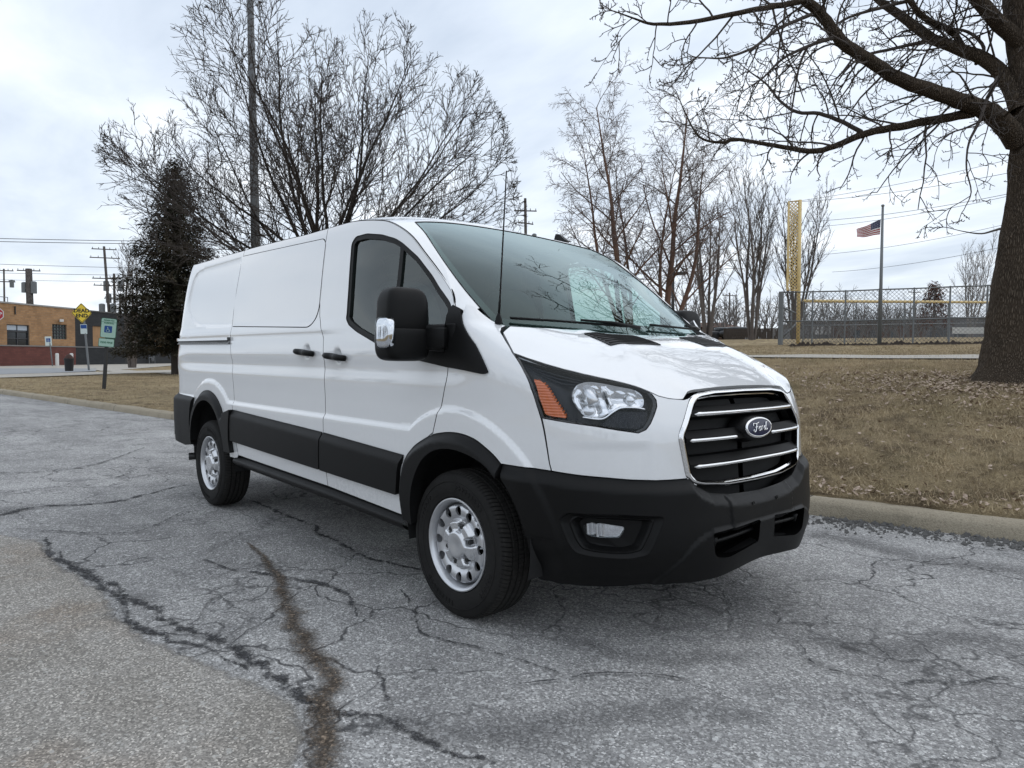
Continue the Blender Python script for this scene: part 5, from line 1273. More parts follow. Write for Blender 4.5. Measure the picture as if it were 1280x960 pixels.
limbs=[
 ([(1272,178),(1250,150),(1227,136),(1187,122),(1126,99.5),(1085,75),(1052,51),(1028,20),(1002,-6),(975,-50),(940,-110)],8.9,7.9,[.185,.17,.15,.125,.11,.10,.095,.085,.075,.05,.03],26),
 ([(1221,139),(1207,143),(1166,150),(1126,158),(1085,166),(1052,179),(1020,189),(979,184),(939,177),(918,174),(900,178),(874,171),(857,142),(847,118)],8.7,9.3,[.085,.085,.078,.072,.066,.060,.052,.042,.034,.03,.026,.02,.014,.008],30),
 ([(1077,165),(1052,152),(1024,142),(996,140),(975,126),(959,106),(939,91),(925,80)],9.0,9.6,[.04,.036,.033,.029,.024,.018,.012,.007],16),
 ([(1006,0),(985,5),(955,10),(914,18),(862,28),(817,30),(795,24),(768,14)],8.0,7.2,[.045,.042,.038,.034,.028,.02,.013,.007],18),
 ([(1042,47),(1012,57),(979,73),(955,96),(935,110)],8.2,7.9,[.03,.026,.02,.014,.007],10),
 ([(1014,18),(990,28),(971,37),(955,50),(939,61),(915,70),(898,73),(861,71)],8.0,7.4,[.028,.026,.024,.022,.019,.016,.012,.006],14),
 ([(1275,140),(1262,106),(1239,79),(1199,61),(1166,49),(1145,34),(1126,20),(1097,-2),(1060,-40),(1010,-90)],8.9,9.9,[.15,.125,.11,.095,.085,.08,.072,.06,.045,.025],18),
 ([(1205,62),(1190,40),(1158,24),(1136,0),(1110,-40)],9.3,9.0,[.06,.055,.05,.045,.03],10),
 ([(1248,97),(1240,112),(1233,126),(1223,154),(1211,179),(1208,211),(1214,240),(1205,262)],8.7,8.2,[.035,.03,.026,.021,.016,.012,.009,.005],7),
 ([(1250,286),(1243,288),(1227,292),(1208,290),(1190,286)],8.6,8.4,[.018,.015,.011,.007,.004],1),
 ([(1010,57),(1000,80),(994,110),(988,150),(985,175)],8.2,8.0,[.018,.016,.013,.01,.005],6),
 ([(1165,50),(1120,60),(1080,70),(1060,85),(1045,105)],9.4,8.8,[.03,.027,.022,.016,.008],8),
 ([(1140,0),(1100,10),(1060,22),(1040,35)],9.2,9.0,[.03,.026,.02,.01],8),
 ([(1220,80),(1230,60),(1210,40),(1180,36),(1150,38)],9.2,9.6,[.03,.028,.024,.018,.01],8),
 ([(1284,60),(1240,20),(1200,-30),(1150,-90),(1090,-150),(1020,-190)],8.9,8.4,[.13,.11,.095,.08,.06,.03],16),
 ([(1284,0),(1310,-60),(1350,-130),(1400,-200)],8.9,8.2,[.12,.1,.08,.04],12),
 ([(1286,-70),(1240,-150),(1180,-240),(1110,-310),(1040,-350)],8.9,9.8,[.12,.1,.085,.06,.03],16),
 ([(1290,-150),(1300,-260),(1290,-380),(1260,-480)],8.9,8.6,[.11,.09,.06,.03],14),
 ([(1286,-100),(1200,-140),(1100,-190),(1000,-240),(900,-260)],8.9,7.6,[.11,.095,.08,.055,.03],18),
 ([(1284,20),(1330,0),(1390,-20),(1450,-60)],8.9,9.6,[.10,.085,.065,.03],12),
]
RS=[.72,.70,.75,.78,.8,.8,.80,.75,.85,.9,.8,.8,.8,.8,.8,.8,.8,.8,.8,.8]
limbs=[(a,b,c,[x*RS[k] for x in r_],n) for k,(a,b,c,r_,n) in enumerate(limbs)]
for pl_,d0,d1,rd,nt in limbs:
    c=pxl(pl_,d0,d1);r_=np.interp(np.linspace(0,1,len(c)),np.linspace(0,1,len(rd)),rd)
    c=[p+T.rv()*min(.007,float(r_[i])*.10) for i,p in enumerate(c)]
    (T.T if rd[0]>.03 else T.B).tube([p[:] for p in c],r_,9 if rd[0]>.06 else 6,cap=False)
    m=len(c)-1
    nk=int(nt*(.74 if rd is not None and pl_[-1][1]>-60 else 1.7))
    for k in range(nk):
        t=.10+.90*((k+T.r.random())/nk);f=t*m;i=min(int(f),m-1);p=c[i].lerp(c[i+1],f-i);ax=(c[i+1]-c[i]).normalized();pr=ax.orthogonal().normalized();pr.rotate(Matrix.Rotation(T.r.uniform(0,6.28),3,ax));a=math.radians(T.r.uniform(35,75))
        d=ax*math.cos(a)+pr*math.sin(a)+Vector((0,0,T.r.choice((-.45,.0,.35))));T.grow(p,d,T.r.uniform(.5,1.25)*(1.1-.55*t),max(.006,min(.016,float(r_[min(i,len(r_)-1)])*.5)),1,TW)
    T.grow(c[-1],(c[-1]-c[-2]),.28,max(.006,float(r_[-1])*.8),1,TW)
e=empty('oak_tree',tuple(oak_base));tag(e,'large bare oak with thick furrowed trunk and long limbs reaching over the lawn','tree')
for MBx,nm,mt in ((T.T,'trunk',M_BARK),(T.B,'crown',M_TWIG)):
    MBx.V=[(v[0]-oak_base[0],v[1]-oak_base[1],v[2]-oak_base[2]) for v in MBx.V];MBx.build(nm,mt,e,smooth=True)
# birches
def birch(seed,px,d,top,lean,label):
    T=Tree(seed);b=ground_at(px,d);H=at(px,top,d)[2]-b[2]
    P=[dict(n=0,lr=1,ang=0,trunk_r=.04),dict(n=17,lr=.44,ang=40,up=.10,wob=.09,seg=10,start=.2,rr=.45,tip=.12,taper=.9,rmin=.017),dict(n=9,lr=.46,ang=38,up=.0,wob=.14,seg=6,start=.12,rr=.55,rmin=.010),dict(n=8,lr=.52,ang=40,up=-.06,wob=.17,seg=4,start=.1,rr=.6,rmin=.0075),dict(n=2,lr=.6,ang=36,up=-.10,wob=.18,seg=4,rmin=.0065),dict(n=0,lr=.6,ang=36,up=-.12,wob=.18,seg=3,rmin=.006)]
    for (a,bb,tl,f,r) in lean: T.grow(Vector((0,0,-.1)),(RV*a+FV*bb)+Vector((0,0,1)),H*f,r,1,P)
    return T.make(b,label,'tree',M_BIRCH,M_BTWIG,'birches behind the windshield',name='birch_tree')
birch(31,790,29,132,((-.20,.0,0,.98,.15),(-.55,.1,0,.85,.11),(.05,.2,0,.8,.10)),'bare reddish birch with stems leaning left, nearer the van roof')
birch(32,832,30,140,((.0,.0,0,.98,.16),(.38,.0,0,.80,.12),(-.15,-.2,0,.8,.10)),'bare reddish birch with straight main stem beside the lamp post')
# upright multi-stem trees at the edge of the ball field
def fan(seed,H,stems,spread):
    T=Tree(seed);P=[dict(n=0,lr=1,ang=0,trunk_r=.05),dict(n=12,lr=.42,ang=24,up=.10,wob=.06,seg=9,start=.25,rr=.5,tip=.12,rmin=.028),dict(n=6,lr=.5,ang=26,up=.12,wob=.12,seg=5,start=.15,rr=.55,rmin=.018),dict(n=5,lr=.5,ang=30,up=.1,wob=.15,seg=4,start=.1,rr=.6,rmin=.014),dict(n=0,lr=.5,ang=30,wob=.15,seg=3,rmin=.012)]
    for k in range(stems):
        a=2*math.pi*k/stems+T.r.uniform(-.4,.4);l=spread*T.r.uniform(.4,1.0);T.grow(Vector((math.cos(a)*.15,math.sin(a)*.15,-.1)),Vector((math.cos(a)*l,math.sin(a)*l,1)),H*T.r.uniform(.82,1.0),.15*T.r.uniform(.75,1.1),1,P)
    return T
b=ground_at(884,52);F1_=fan(41,at(884,238,52)[2]-b[2],4,.16).make(b,'bare multi-stemmed tree nearest the birches at the field edge','tree',M_TWIG2,M_TWIG2,'upright trees at the field edge','upright_tree')
b=ground_at(940,56);F2_=fan(42,at(940,222,56)[2]-b[2],6,.17).make(b,'tall bare multi-stemmed tree left of the yellow foul pole','tree',M_TWIG2,M_TWIG2,'upright trees at the field edge','upright_tree')
b=ground_at(992,58);F3_=fan(43,at(992,250,58)[2]-b[2],6,.26).make(b,'bare multi-stemmed tree standing right behind the yellow foul pole','tree',M_TWIG2,M_TWIG2,'upright trees at the field edge','upright_tree')
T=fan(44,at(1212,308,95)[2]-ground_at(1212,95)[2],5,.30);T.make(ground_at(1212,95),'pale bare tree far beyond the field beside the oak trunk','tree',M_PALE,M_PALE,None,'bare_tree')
T=fan(45,at(170,315,52)[2]-.15,3,.22);T.make(ground_at(166,52),'small bare tree peeping out left of the dark conifer','tree',M_TWIG2,M_TWIG2,None,'bare_tree')
# far scrub along the field boundary: each bush its own
scrub=Tree(50);SP=[dict(n=0,lr=1,ang=0,trunk_r=.2),dict(n=7,lr=.5,ang=35,up=.05,wob=.14,seg=5,start=.2,rr=.6,rmin=.03),dict(n=5,lr=.55,ang=40,wob=.2,seg=4,rr=.7,rmin=.026),dict(n=0,lr=.5,ang=40,wob=.2,seg=3,rmin=.022)]
for k in range(6): a=k*1.05;scrub.grow(Vector((math.cos(a)*.3,math.sin(a)*.3,0)),Vector((math.cos(a)*.45,math.sin(a)*.45,1)),scrub.r.uniform(3.4,5),.09,1,SP)
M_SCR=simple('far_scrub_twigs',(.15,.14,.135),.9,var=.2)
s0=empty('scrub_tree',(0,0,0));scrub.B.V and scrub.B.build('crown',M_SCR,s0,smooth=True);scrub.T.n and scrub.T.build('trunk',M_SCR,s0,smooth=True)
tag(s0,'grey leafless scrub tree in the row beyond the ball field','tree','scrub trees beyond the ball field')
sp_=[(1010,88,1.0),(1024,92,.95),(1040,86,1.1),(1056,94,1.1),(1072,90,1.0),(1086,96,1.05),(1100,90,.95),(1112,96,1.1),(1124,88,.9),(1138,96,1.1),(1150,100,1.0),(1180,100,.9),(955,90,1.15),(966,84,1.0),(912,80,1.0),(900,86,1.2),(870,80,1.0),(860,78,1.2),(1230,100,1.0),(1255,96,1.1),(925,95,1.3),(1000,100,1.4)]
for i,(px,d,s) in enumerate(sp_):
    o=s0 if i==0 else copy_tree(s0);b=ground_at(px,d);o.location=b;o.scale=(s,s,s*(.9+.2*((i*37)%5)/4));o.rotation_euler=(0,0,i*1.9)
# small tree that kept its brown leaves
def leafy(name,loc,H,R,n,label,cat,mt,ml,seed,leaf,shape,group=None):
    r=np.random.default_rng(seed);e=empty(name,loc);tag(e,label,cat,group);mb=MB();mb.tube([(0,0,-.1),(.02,0,H*.5),(0,.02,H*.95)],[R*.07+.03,R*.045+.02,.015],8,cap=False)
    V=[];F=[]
    for (c,dr,s) in shape(r,n,H,R,mb):
        u=np.cross(dr,[0,0,1.0]);u/=np.linalg.norm(u)+1e-9;w=np.cross(u,dr);b=len(V);l=leaf*s
        V+=[c,c+dr*l*.5+u*l*.22+w*l*.08,c+dr*l,c+dr*l*.5-u*l*.22+w*l*.08];F.append((b,b+1,b+2,b+3))
    mb.build('trunk',mt,e,smooth=True);mesh_obj('crown',V,F,ml,e,False);return e
def shp_brown(r,n,H,R,mb):
    cl=[]
    for k in range(26):
        t=.28+.72*k/25;a=k*2.4;rad=R*(1.05-t)**.7*r.uniform(.5,1.0);c=np.array([math.cos(a)*rad,math.sin(a)*rad,H*t]);cl.append((c,R*.30*(1.15-t*.5)));mb.tube([(0,0,H*(t-.08)),tuple(c)],[.03,.012],4,cap=False)
    for i in range(n):
        c,q=cl[r.integers(len(cl))];d=r.normal(0,1,3);d/=np.linalg.norm(d);yield c+d*q*r.uniform(.2,1)**.6,np.array([d[0],d[1],d[2]-.6]),r.uniform(.7,1.3)
M_BRN=simple('brown_held_leaves',(.10,.040,.026),.9,var=.5,vscale=1.5)
leafy('small_tree',ground_at(1166,60),at(1166,355,60)[2]-ground_at(1166,60)[2],1.7,1800,'small rounded tree still holding rust brown leaves behind the chain link fence','tree',M_TWIG2,M_BRN,61,.22,shp_brown)
# dark conifer
def shp_fir(r,n,H,R,mb):
    t=0.13
    while t<1:
        rad=R*(1-t)**.70*r.uniform(.74,1.16)+.05;k=max(5,int(15*(1-t)+5))
        for j in range(k):
            a=j*2*math.pi/k+r.uniform(-.3,.3);L=rad*r.uniform(.80,1.10);dz=-.16*L*r.uniform(.4,1.3);z0=H*t
            mb.tube([(0,0,z0),(math.cos(a)*L*.5,math.sin(a)*L*.5,z0+dz*.45),(math.cos(a)*L,math.sin(a)*L,z0+dz*.62)],[.028*(1-t)+.012,.012,.005],4,cap=False)
            m=int(n/900*L/1.3)+9
            for q in range(m):
                u=r.uniform(.03,1.06)**.75;c=np.array([math.cos(a)*L*u,math.sin(a)*L*u,z0+dz*min(u*1.1,.64)])+r.normal(0,.10,3);sd=r.uniform(-1.2,1.2);d=np.array([math.cos(a+sd),math.sin(a+sd),r.uniform(-.9,.75)]);yield c,d,r.uniform(.6,1.25)
        t+=.0165+.012*(1-t)
t_=NT('conifer_needles');v_=t_.tex();nn_=t_.noise(v_,.9,4,.6);M_FIR=t_.done(t_.pbr(t_.mix(t_.ramp(nn_,[(.35,0),(.65,1)]),(.030,.034,.022),(.080,.066,.046)),.9,spec=.2))
leafy('conifer_tree',tuple(ground_at(220,36)),at(221,203,36)[2]-ground_at(220,36)[2],3.15,72000,'dark conical conifer standing behind the rear of the van','tree',M_TWIG,M_FIR,62,.19,shp_fir)

T=Tree(77);BP_=[dict(n=0,lr=1,ang=0,trunk_r=.5),dict(n=8,lr=.5,ang=36,up=.06,wob=.13,seg=6,start=.2,rr=.6,rmin=.05),dict(n=6,lr=.55,ang=40,wob=.2,seg=4,rr=.7,rmin=.05),dict(n=0,lr=.5,ang=40,wob=.2,seg=3,rmin=.045)]
for k in range(46):
    x=-70+k*3.1+T.r.uniform(-1,1);y=-34-T.r.uniform(0,10)
    for q in range(3): T.grow(Vector((x,y,0)),Vector((T.r.uniform(-.35,.35),T.r.uniform(-.3,.3),1)),T.r.uniform(4,7),.13,1,BP_)
tag(T.B.build('added_treeline',M_TWIG,None),kind='stuff')  # unseen trees added behind the camera to darken reflections on the van side
# ------------------------------------------------------------------ ball field: fence, foul pole, flag
t=NT('chain_link');u_=t.n('ShaderNodeSeparateXYZ',inp={'Vector':t.tex('UV')});a_=t.math('ADD',u_.outputs[0],u_.outputs[1]);b_=t.math('SUBTRACT',u_.outputs[0],u_.outputs[1])
def _ln(x): return t.math('LESS_THAN',t.math('ABSOLUTE',t.math('SUBTRACT',t.math('FRACT',t.math('MULTIPLY',x,6.2)),.5)),.055)
al=t.math('MAXIMUM',_ln(a_),_ln(b_));M_LINK=t.done(t.pbr((.105,.11,.113),.6,.3,Alpha=al))
def mesh_panel(a,b,z0,z1,parent,name='chain_link_mesh',mat=None):
    a=np.array(a);b=np.array(b);L=np.linalg.norm(b[:2]-a[:2]);V=[(a[0],a[1],a[2]+z0),(b[0],b[1],b[2]+z0),(b[0],b[1],b[2]+z1),(a[0],a[1],a[2]+z1)]
    o=mesh_obj(name,V,[(0,1,2,3)],mat or M_LINK,parent,False);uv=o.data.uv_layers.new()
    for l,c in zip(range(4),((0,z0),(L,z0),(L,z1),(0,z1))): uv.data[l].uv=c
    return o
def fence(name,label,P0,P1,h,n,rails,posts_r,mat,cap=None,thick_end=None,group=None):
    e=empty(name,P0);tag(e,label,'fence',group);P0=np.array(P0);P1=np.array(P1);loc=lambda p:np.array(p)-P0
    Q=[P0+(P1-P0)*i/n for i in range(n+1)]
    for q in Q: q[2]=float(lawn_h(q[0],q[1]))
    for i,q in enumerate(Q):
        mb=MB();r=thick_end if (thick_end and i==0) else posts_r;mb.tube([loc(q)-[0,0,.1],loc(q)+[0,0,h+.04]],r,8);mb.build('post',mat,e,smooth=False,auto=40)
    for zr in rails:
        mb=MB();mb.tube([loc(q)+[0,0,zr] for q in Q],.032,6);mb.build('rail',mat,e,smooth=True)
    for i in range(n): mesh_panel(loc(Q[i]),loc(Q[i+1]),.03,h,e)
    if cap:
        mb=MB();mb.tube([loc(q)+[0,0,h+.02] for q in Q],.075,8);mb.build('safety_cap',cap,e,smooth=True)
    return e
FA0=ground_at(975,31.5);FB0=ground_at(1330,27.5);hF=at(975,366,31.5)[2]-FA0[2]
fence('chain_link_fence','tall galvanised chain link fence with top and middle rails before the flagpole',FA0,FB0,hF,8,[hF,hF*.45],.035,M_GALV,None,.11)
FA1=ground_at(1003,36);FB1=ground_at(1400,50);
fence('outfield_fence','lower chain link fence with yellow padded top behind the tall fence',FA1,FB1,at(1003,377,36)[2]-FA1[2],8,[.9],.03,M_GALV,M_YEL)
# braced gate frame by the end post
e=empty('fence_brace',tuple(ground_at(985,34)));tag(e,'grey pipe brace frame beside the thick fence end post','fence brace');b=ground_at(985,34);L=lambda p:np.array(p)-b
for pts in ([(978,384,34),(978,425,34)],[(978,384,34),(1000,394,34)],[(977,423,34),(996,404,34)],[(989,390,34),(989,420,34)]):
    mb=MB();mb.tube([L(at(*p)) for p in pts],.045,8);mb.build('brace_pipe',M_GALV,e,smooth=True)
# foul pole with mesh wing
FPd=33.5;b=ground_at(998,FPd);e=empty('foul_pole',tuple(b));tag(e,'tall yellow foul pole with narrow mesh wing at the fence corner','foul pole');L=lambda p:np.array(p)-b
mb=MB();mb.tube([L(at(997.5,432,FPd))-[0,0,.2],L(at(1000,250,FPd))],.085,10);mb.build('pole',M_YEL,e,smooth=True)
mb=MB();mb.tube([L(at(1000,251,FPd)),L(at(986,252,FPd)),L(at(984,363,FPd)),L(at(998.5,363,FPd))],.05,8);mb.build('wing_frame',M_YEL,e,auto=40)
A_,B_,C_,D_=[L(at(*q,FPd)) for q in ((985,362),(998.5,362),(999.5,252),(986,253))];o=mesh_obj('wing_mesh',[A_,B_,C_,D_],[(0,1,2,3)],None or (lambda tt:tt)(M_LINK.copy()),e,False);o.data.materials[0].name='yellow_wing_mesh'
for nd in o.data.materials[0].node_tree.nodes:
    if nd.type=='MATH' and nd.operation=='LESS_THAN': nd.inputs[1].default_value=.17
for nd in o.data.materials[0].node_tree.nodes:
    if nd.type=='BSDF_PRINCIPLED': nd.inputs['Base Color'].default_value=(.62,.46,.20,1)
uv=o.data.uv_layers.new();hh=np.linalg.norm(C_-B_);ww=np.linalg.norm(B_-A_)
for l,c in zip(range(4),((0,0),(ww,0),(ww,hh),(0,hh))): uv.data[l].uv=c
# flagpole and flag
FLd=28.8;b=ground_at(1099,FLd);e=empty('flagpole',tuple(b));tag(e,'slim grey flagpole rising in front of the chain link fence','flagpole')
top=at(1103.5,259,FLd)-b;mb=MB();mb.tube([(0,0,-.1),top*.5,top],[.075,.062,.045],12);mb.build('pole',M_GALV,e,smooth=True);mb=MB();mb.lathe([(0,.001),(.02,.05),(.06,.07),(.10,.05),(.12,.001)],12,'z',top);mb.build('finial',M_GALV,e,smooth=True)
hl=[L_ for L_ in (at(1101,274,FLd),at(1071,287,FLd-.3),at(1070,297.5,FLd-.3),at(1100,293,FLd))]
nu_,nv_=40,26;V=[];mi=[];F=[]
for i in range(nu_+1):
    for j in range(nv_+1):
        u=i/nu_;v=j/nv_;p=(hl[0]*(1-u)+hl[1]*u)*(1-v)+(hl[3]*(1-u)+hl[2]*u)*v;V.append(p+FV_*0 if False else p+np.array([_f[0],_f[1],0])*.07*math.sin(u*9+v*2)*u+np.array([0,0,1])*.03*math.sin(u*7+1)*u)
for i in range(nu_):
    for j in range(nv_):
        F.append((i*(nv_+1)+j,(i+1)*(nv_+1)+j,(i+1)*(nv_+1)+j+1,i*(nv_+1)+j+1));s=j*13//nv_;u=(i+.5)/nu_;v=(j+.5)/nv_
        canton=u<.42 and s<7
        if canton:
            star=((i%3)==1 and (j%3)==1);mi.append(3 if star else 2)
        else: mi.append(0 if s%2==0 else 1)
P0=np.array(V).mean(0);o=mesh_obj('flag',[tuple(p) for p in V],F,[simple('flag_red',(.33,.035,.045),.8),simple('flag_white',(.62,.60,.60),.8),simple('flag_blue',(.028,.035,.085),.8),simple('flag_star',(.40,.40,.43),.8)],None,True,mi);tag(o,'striped red white and navy flag flying left from the pole','flag')

# ------------------------------------------------------------------ brick building across the street and its neighbours
def m_brick(name,c1,c2,mort,sc=1.0):
    t=NT(name);v=t.tex('UV');d=t.n('ShaderNodeTexBrick',inp={'Vector':v,'Scale':1.0,'Color1':c1+(1,),'Color2':c2+(1,),'Mortar':mort+(1,),'Mortar Size':.012,'Brick Width':.42*sc,'Row Height':.14*sc});d.offset=.5
    n=t.noise(t.tex(),.5,5,.65);c=t.mix(t.ramp(n,[(.35,.45),(.6,0)]),d.outputs[0],tuple(x*.55 for x in c1));n2=t.noise(t.tex(),1.7,3,.6);c=t.mix(t.ramp(n2,[(.55,0),(.75,.35)]),c,tuple(min(1,x*1.5) for x in c2))
    return t.done(t.pbr(c,.9))
BA=flat(-260,462.6,.15);B0=flat(0,458.2,.15);B1=flat(95,456.6,.15);B2=flat(330,452.6,.15);
d_=(B2-B0)[:2];d_/=np.linalg.norm(d_)
B0=np.array([B0[0],B0[1],.12]);Bx=lambda px:  B0+np.array([d_[0],d_[1],0])*tpar(px)
def tpar(px):
    D=_f+_r2*(px-640)/CAM[6];# intersect facade line in plan
    A=np.array([[d_[0],-D[0]],[d_[1],-D[1]]]);s,k=np.linalg.solve(A,(Cc-B0)[:2]);return s
def zof(px,py):
    D=_f+_r2*(px-640)/CAM[6]-_u2*(py-480)/CAM[6];A=np.array([[d_[0],-D[0]],[d_[1],-D[1]]]);s,k=np.linalg.solve(A,(Cc-B0)[:2]);return float(Cc[2]+k*D[2]-B0[2])
nrm=np.array([d_[1],-d_[0],0]);nrm*=np.sign(nrm@(Cc-B0))
def wall_piece(name,t0,t1,z0,z1,mat,parent,dep=.3,pr=0.0):
    V=[];F=[(0,1,2,3),(3,2,6,7),(0,3,7,4),(1,5,6,2),(0,4,5,1)]
    for k in (pr,pr-dep):
        for (t_,z_) in ((t0,z0),(t1,z0),(t1,z1),(t0,z1)): V.append(np.array([d_[0],d_[1],0])*t_+nrm*k+[0,0,z_])
    o=mesh_obj(name,V,F,mat,parent,False);uv=o.data.uv_layers.new();cs=[(t0,z0),(t1,z0),(t1,z1),(t0,z1)]*2
    for lp in o.data.loops: uv.data[lp.index].uv=cs[lp.vertex_index]
    return o
hB=zof(40,382);tA=tpar(-200);tS=tpar(95);tE=tpar(330);zl=zof(40,432.6)
OR=m_brick('orange_brick',(.30,.165,.075),(.42,.235,.11),(.26,.20,.14));RD=m_brick('red_painted_brick',(.125,.040,.032),(.165,.055,.042),(.10,.045,.04));DK=m_brick('charcoal_painted_brick',(.022,.024,.027),(.030,.032,.035),(.018,.02,.022))
bb=empty('brick_building',tuple(B0));tag(bb,'single storey orange brick building with dark red base at the left edge','building')
bd=empty('painted_building',tuple(B0));tag(bd,'single storey charcoal painted building adjoining the orange brick one','building')
def hole_wall(par,name,t0,t1,z0,z1,holes,mat):
    loops=[np.array([(t0,z0),(t1,z0),(t1,z1),(t0,z1)])]+[np.array([(a,c),(b,c),(b,d),(a,d)]) for a,b,c,d in holes]
    V,F,o_=cdt_fill(loops,50.0);P=[np.array([d_[0],d_[1],0])*p[0]+[0,0,p[1]] for p in V];tri=np.array(P)[F];m=np.cross(tri[:,1]-tri[:,0],tri[:,2]-tri[:,0])@nrm<0;F[m]=F[m][:,::-1]
    o=mesh_obj(name,P,[tuple(f) for f in F],mat,par,False);uv=o.data.uv_layers.new()
    for lp in o.data.loops: uv.data[lp.index].uv=tuple(V[lp.vertex_index])
    mb=MB()
    for (a,b,c,d) in holes:
        for (p,q) in (((a,c),(b,c)),((b,c),(b,d)),((b,d),(a,d)),((a,d),(a,c))):
            A=np.array([d_[0],d_[1],0])*p[0]+[0,0,p[1]];B=np.array([d_[0],d_[1],0])*q[0]+[0,0,q[1]];mb.add([A,B,B-nrm*.3,A-nrm*.3],[(0,1,2,3)])
    if holes: mb.build('reveal',mat,o)
    return o
W1=(tpar(10),tpar(38),zof(24,432),zof(24,406));W2=(tpar(66.5),tpar(84.5),zof(75,424),zof(75,405.5))
hole_wall(bb,'upper_wall',tA,tS,zl,hB,[W1,W2],OR);wall_piece('base_wall',tA,tS,-.3,zl,RD,bb,.3,.03);wall_piece('ledge',tA,tS,zl-.04,zl+.06,simple('stone_ledge',(.20,.19,.18),.8),bb,.2,.08);wall_piece('coping',tA,tS,hB,hB+.12,simple('roof_coping',(.30,.29,.28),.7),bb,.5,.06)
for nm,(t0,t1) in ((bb,(tA,tS)),(bd,(tS,tE))):
    V=[np.array([d_[0],d_[1],0])*t_-nrm*k+[0,0,hB-.05] for t_,k in ((t0,0),(t1,0),(t1,18),(t0,18))];mesh_obj('roof',V,[(0,1,2,3)],simple('flat_roof',.12,.9) if nm is bb else bpy.data.materials['flat_roof'],nm,False)
M_WG=NT('far_window_glass');M_WG=M_WG.done(M_WG.pbr((.02,.024,.028),.08));M_FRM=simple('window_frame_dark',(.05,.05,.055),.6)
def window(par,w,cols,rows,blind=None,pane=None):
    a,b,c,d=w;fr=empty('window',(0,0,0),parent=par);wall_piece('pane',a,b,c,d,pane or M_WG,fr,.04,-.16)
    mb=MB();dv=np.array([d_[0],d_[1],0])
    for i in range(cols+1): t_=a+(b-a)*i/cols;mb.tube([dv*t_+[0,0,c]-nrm*.13,dv*t_+[0,0,d]-nrm*.13],.045,4)
    for j in range(rows+1): z_=c+(d-c)*j/rows;mb.tube([dv*a+[0,0,z_]-nrm*.13,dv*b+[0,0,z_]-nrm*.13],.045,4)
    mb.build('frame',M_FRM,fr)
    if blind: wall_piece('blind',a+.08,b-.08,d-(d-c)*blind,d-.06,simple('pale_blind',(.42,.47,.53),.7),fr,.02,-.14)
    return fr
window(bb,W1,2,3,.26);wgb=NT('glass_block');wgb=wgb.done(wgb.pbr(wgb.mix(wgb.noise(wgb.tex(),3.5,2,.5),(.03,.045,.045),(.12,.16,.15)),.2));window(bb,W2,5,5,None,wgb)
PLY=simple('weathered_plywood',(.34,.20,.10),.85,var=.3,vscale=2)
P1=(tpar(117),tpar(134),zof(125,433),zof(125,408));P2=(tpar(186),tpar(207),zof(196,433.5),zof(196,415));DR=(tpar(156.5),tpar(170),0.0,zof(163,421));TRN=(tpar(156.5),tpar(170),zof(163,420.5),zof(163,407))
hole_wall(bd,'upper_wall',tS,tE,zl,hB-.05,[P1,P2,(TRN[0],TRN[1],TRN[2]+.05,TRN[3])],DK);wall_piece('base_wall',tS,DR[0],-.3,zl,DK,bd,.3,.03);wall_piece('base_wall',DR[1],tE,-.3,zl,DK,bd,.3,.03)
wall_piece('ledge',tS,DR[0],zl-.05,zl+.05,simple('grey_ledge',(.16,.16,.16),.8),bd,.2,.08);wall_piece('ledge',DR[1],tE,zl-.05,zl+.05,bpy.data.materials['grey_ledge'],bd,.2,.08);wall_piece('coping',tS,tE,hB-.05,hB+.06,simple('dark_coping',(.10,.10,.10),.7),bd,.5,.06)
wall_piece('boarded_window',*P1,PLY,bd,.05,-.10);wall_piece('boarded_window',*P2,PLY,bd,.05,-.10)
wall_piece('notice',tpar(189),tpar(197),zof(193,432.5),zof(193,428),simple('notice_paper',(.55,.55,.52),.8),bd,.01,-.085)
drr=wall_piece('door',DR[0]+.05,DR[1]-.05,0,DR[3],simple('black_door',.012,.5),bd,.06,-.08);mb=MB();mb.box(np.array([d_[0],d_[1],0])*(DR[1]-.25)+nrm*.0+[0,0,1.05],(.06,.12,.14));mb.build('handle',M_GALV,drr)
wall_piece('transom_panel',*TRN,simple('transom_grey',(.11,.11,.11),.6),bd,.05,-.12)
mb=MB();lp_=np.array([d_[0],d_[1],0])*tpar(76)+[0,0,zof(76,401)]+nrm*.15;mb.box(lp_,(.45,.3,.22),bev=.03);mb.build('wall_light',M_WHITE,bb)
mb=MB();mb.tube([np.array([d_[0],d_[1],0])*tpar(20)+[0,0,zof(20,383)]+nrm*.06,np.array([d_[0],d_[1],0])*tpar(20)+[0,0,zof(20,393)]+nrm*.06],.05,6);mb.build('drain_pipe',M_BLK,bb)
# bollards and a bin on the forecourt
def put(px,py,z=.19): return flat(px,py,z)
def bollard(px,pyt,pyb,r,mat,label,grp):
    b=put(px,pyb);d=(b-Cc)@_f;h=at(px,pyt,d)[2]-b[2];mb=MB();mb.lathe([(0,r),(h-.06,r),(h-.02,r*.85),(h,r*.35),(h,.001)],12,'z');o=mb.build('bollard',mat,None,auto=40);o.location=b;tag(o,label,'bollard',grp)
bollard(71.5,441.5,457.6,.13,M_WHITE,'white bollard left of the black litter bin by the red wall','bollards along the street wall');bollard(89.5,441.5,457.4,.13,M_WHITE,'white bollard just right of the black litter bin','bollards along the street wall')
M_CRM=simple('cream_paint',(.50,.46,.33),.7)
bollard(98.5,437,454.6,.13,M_CRM,'cream bollard at the joint of red and charcoal walls','bollards along the street wall');bollard(115.3,437,454.4,.13,M_CRM,'cream bollard below the boarded window beside the dead end sign','bollards along the street wall')
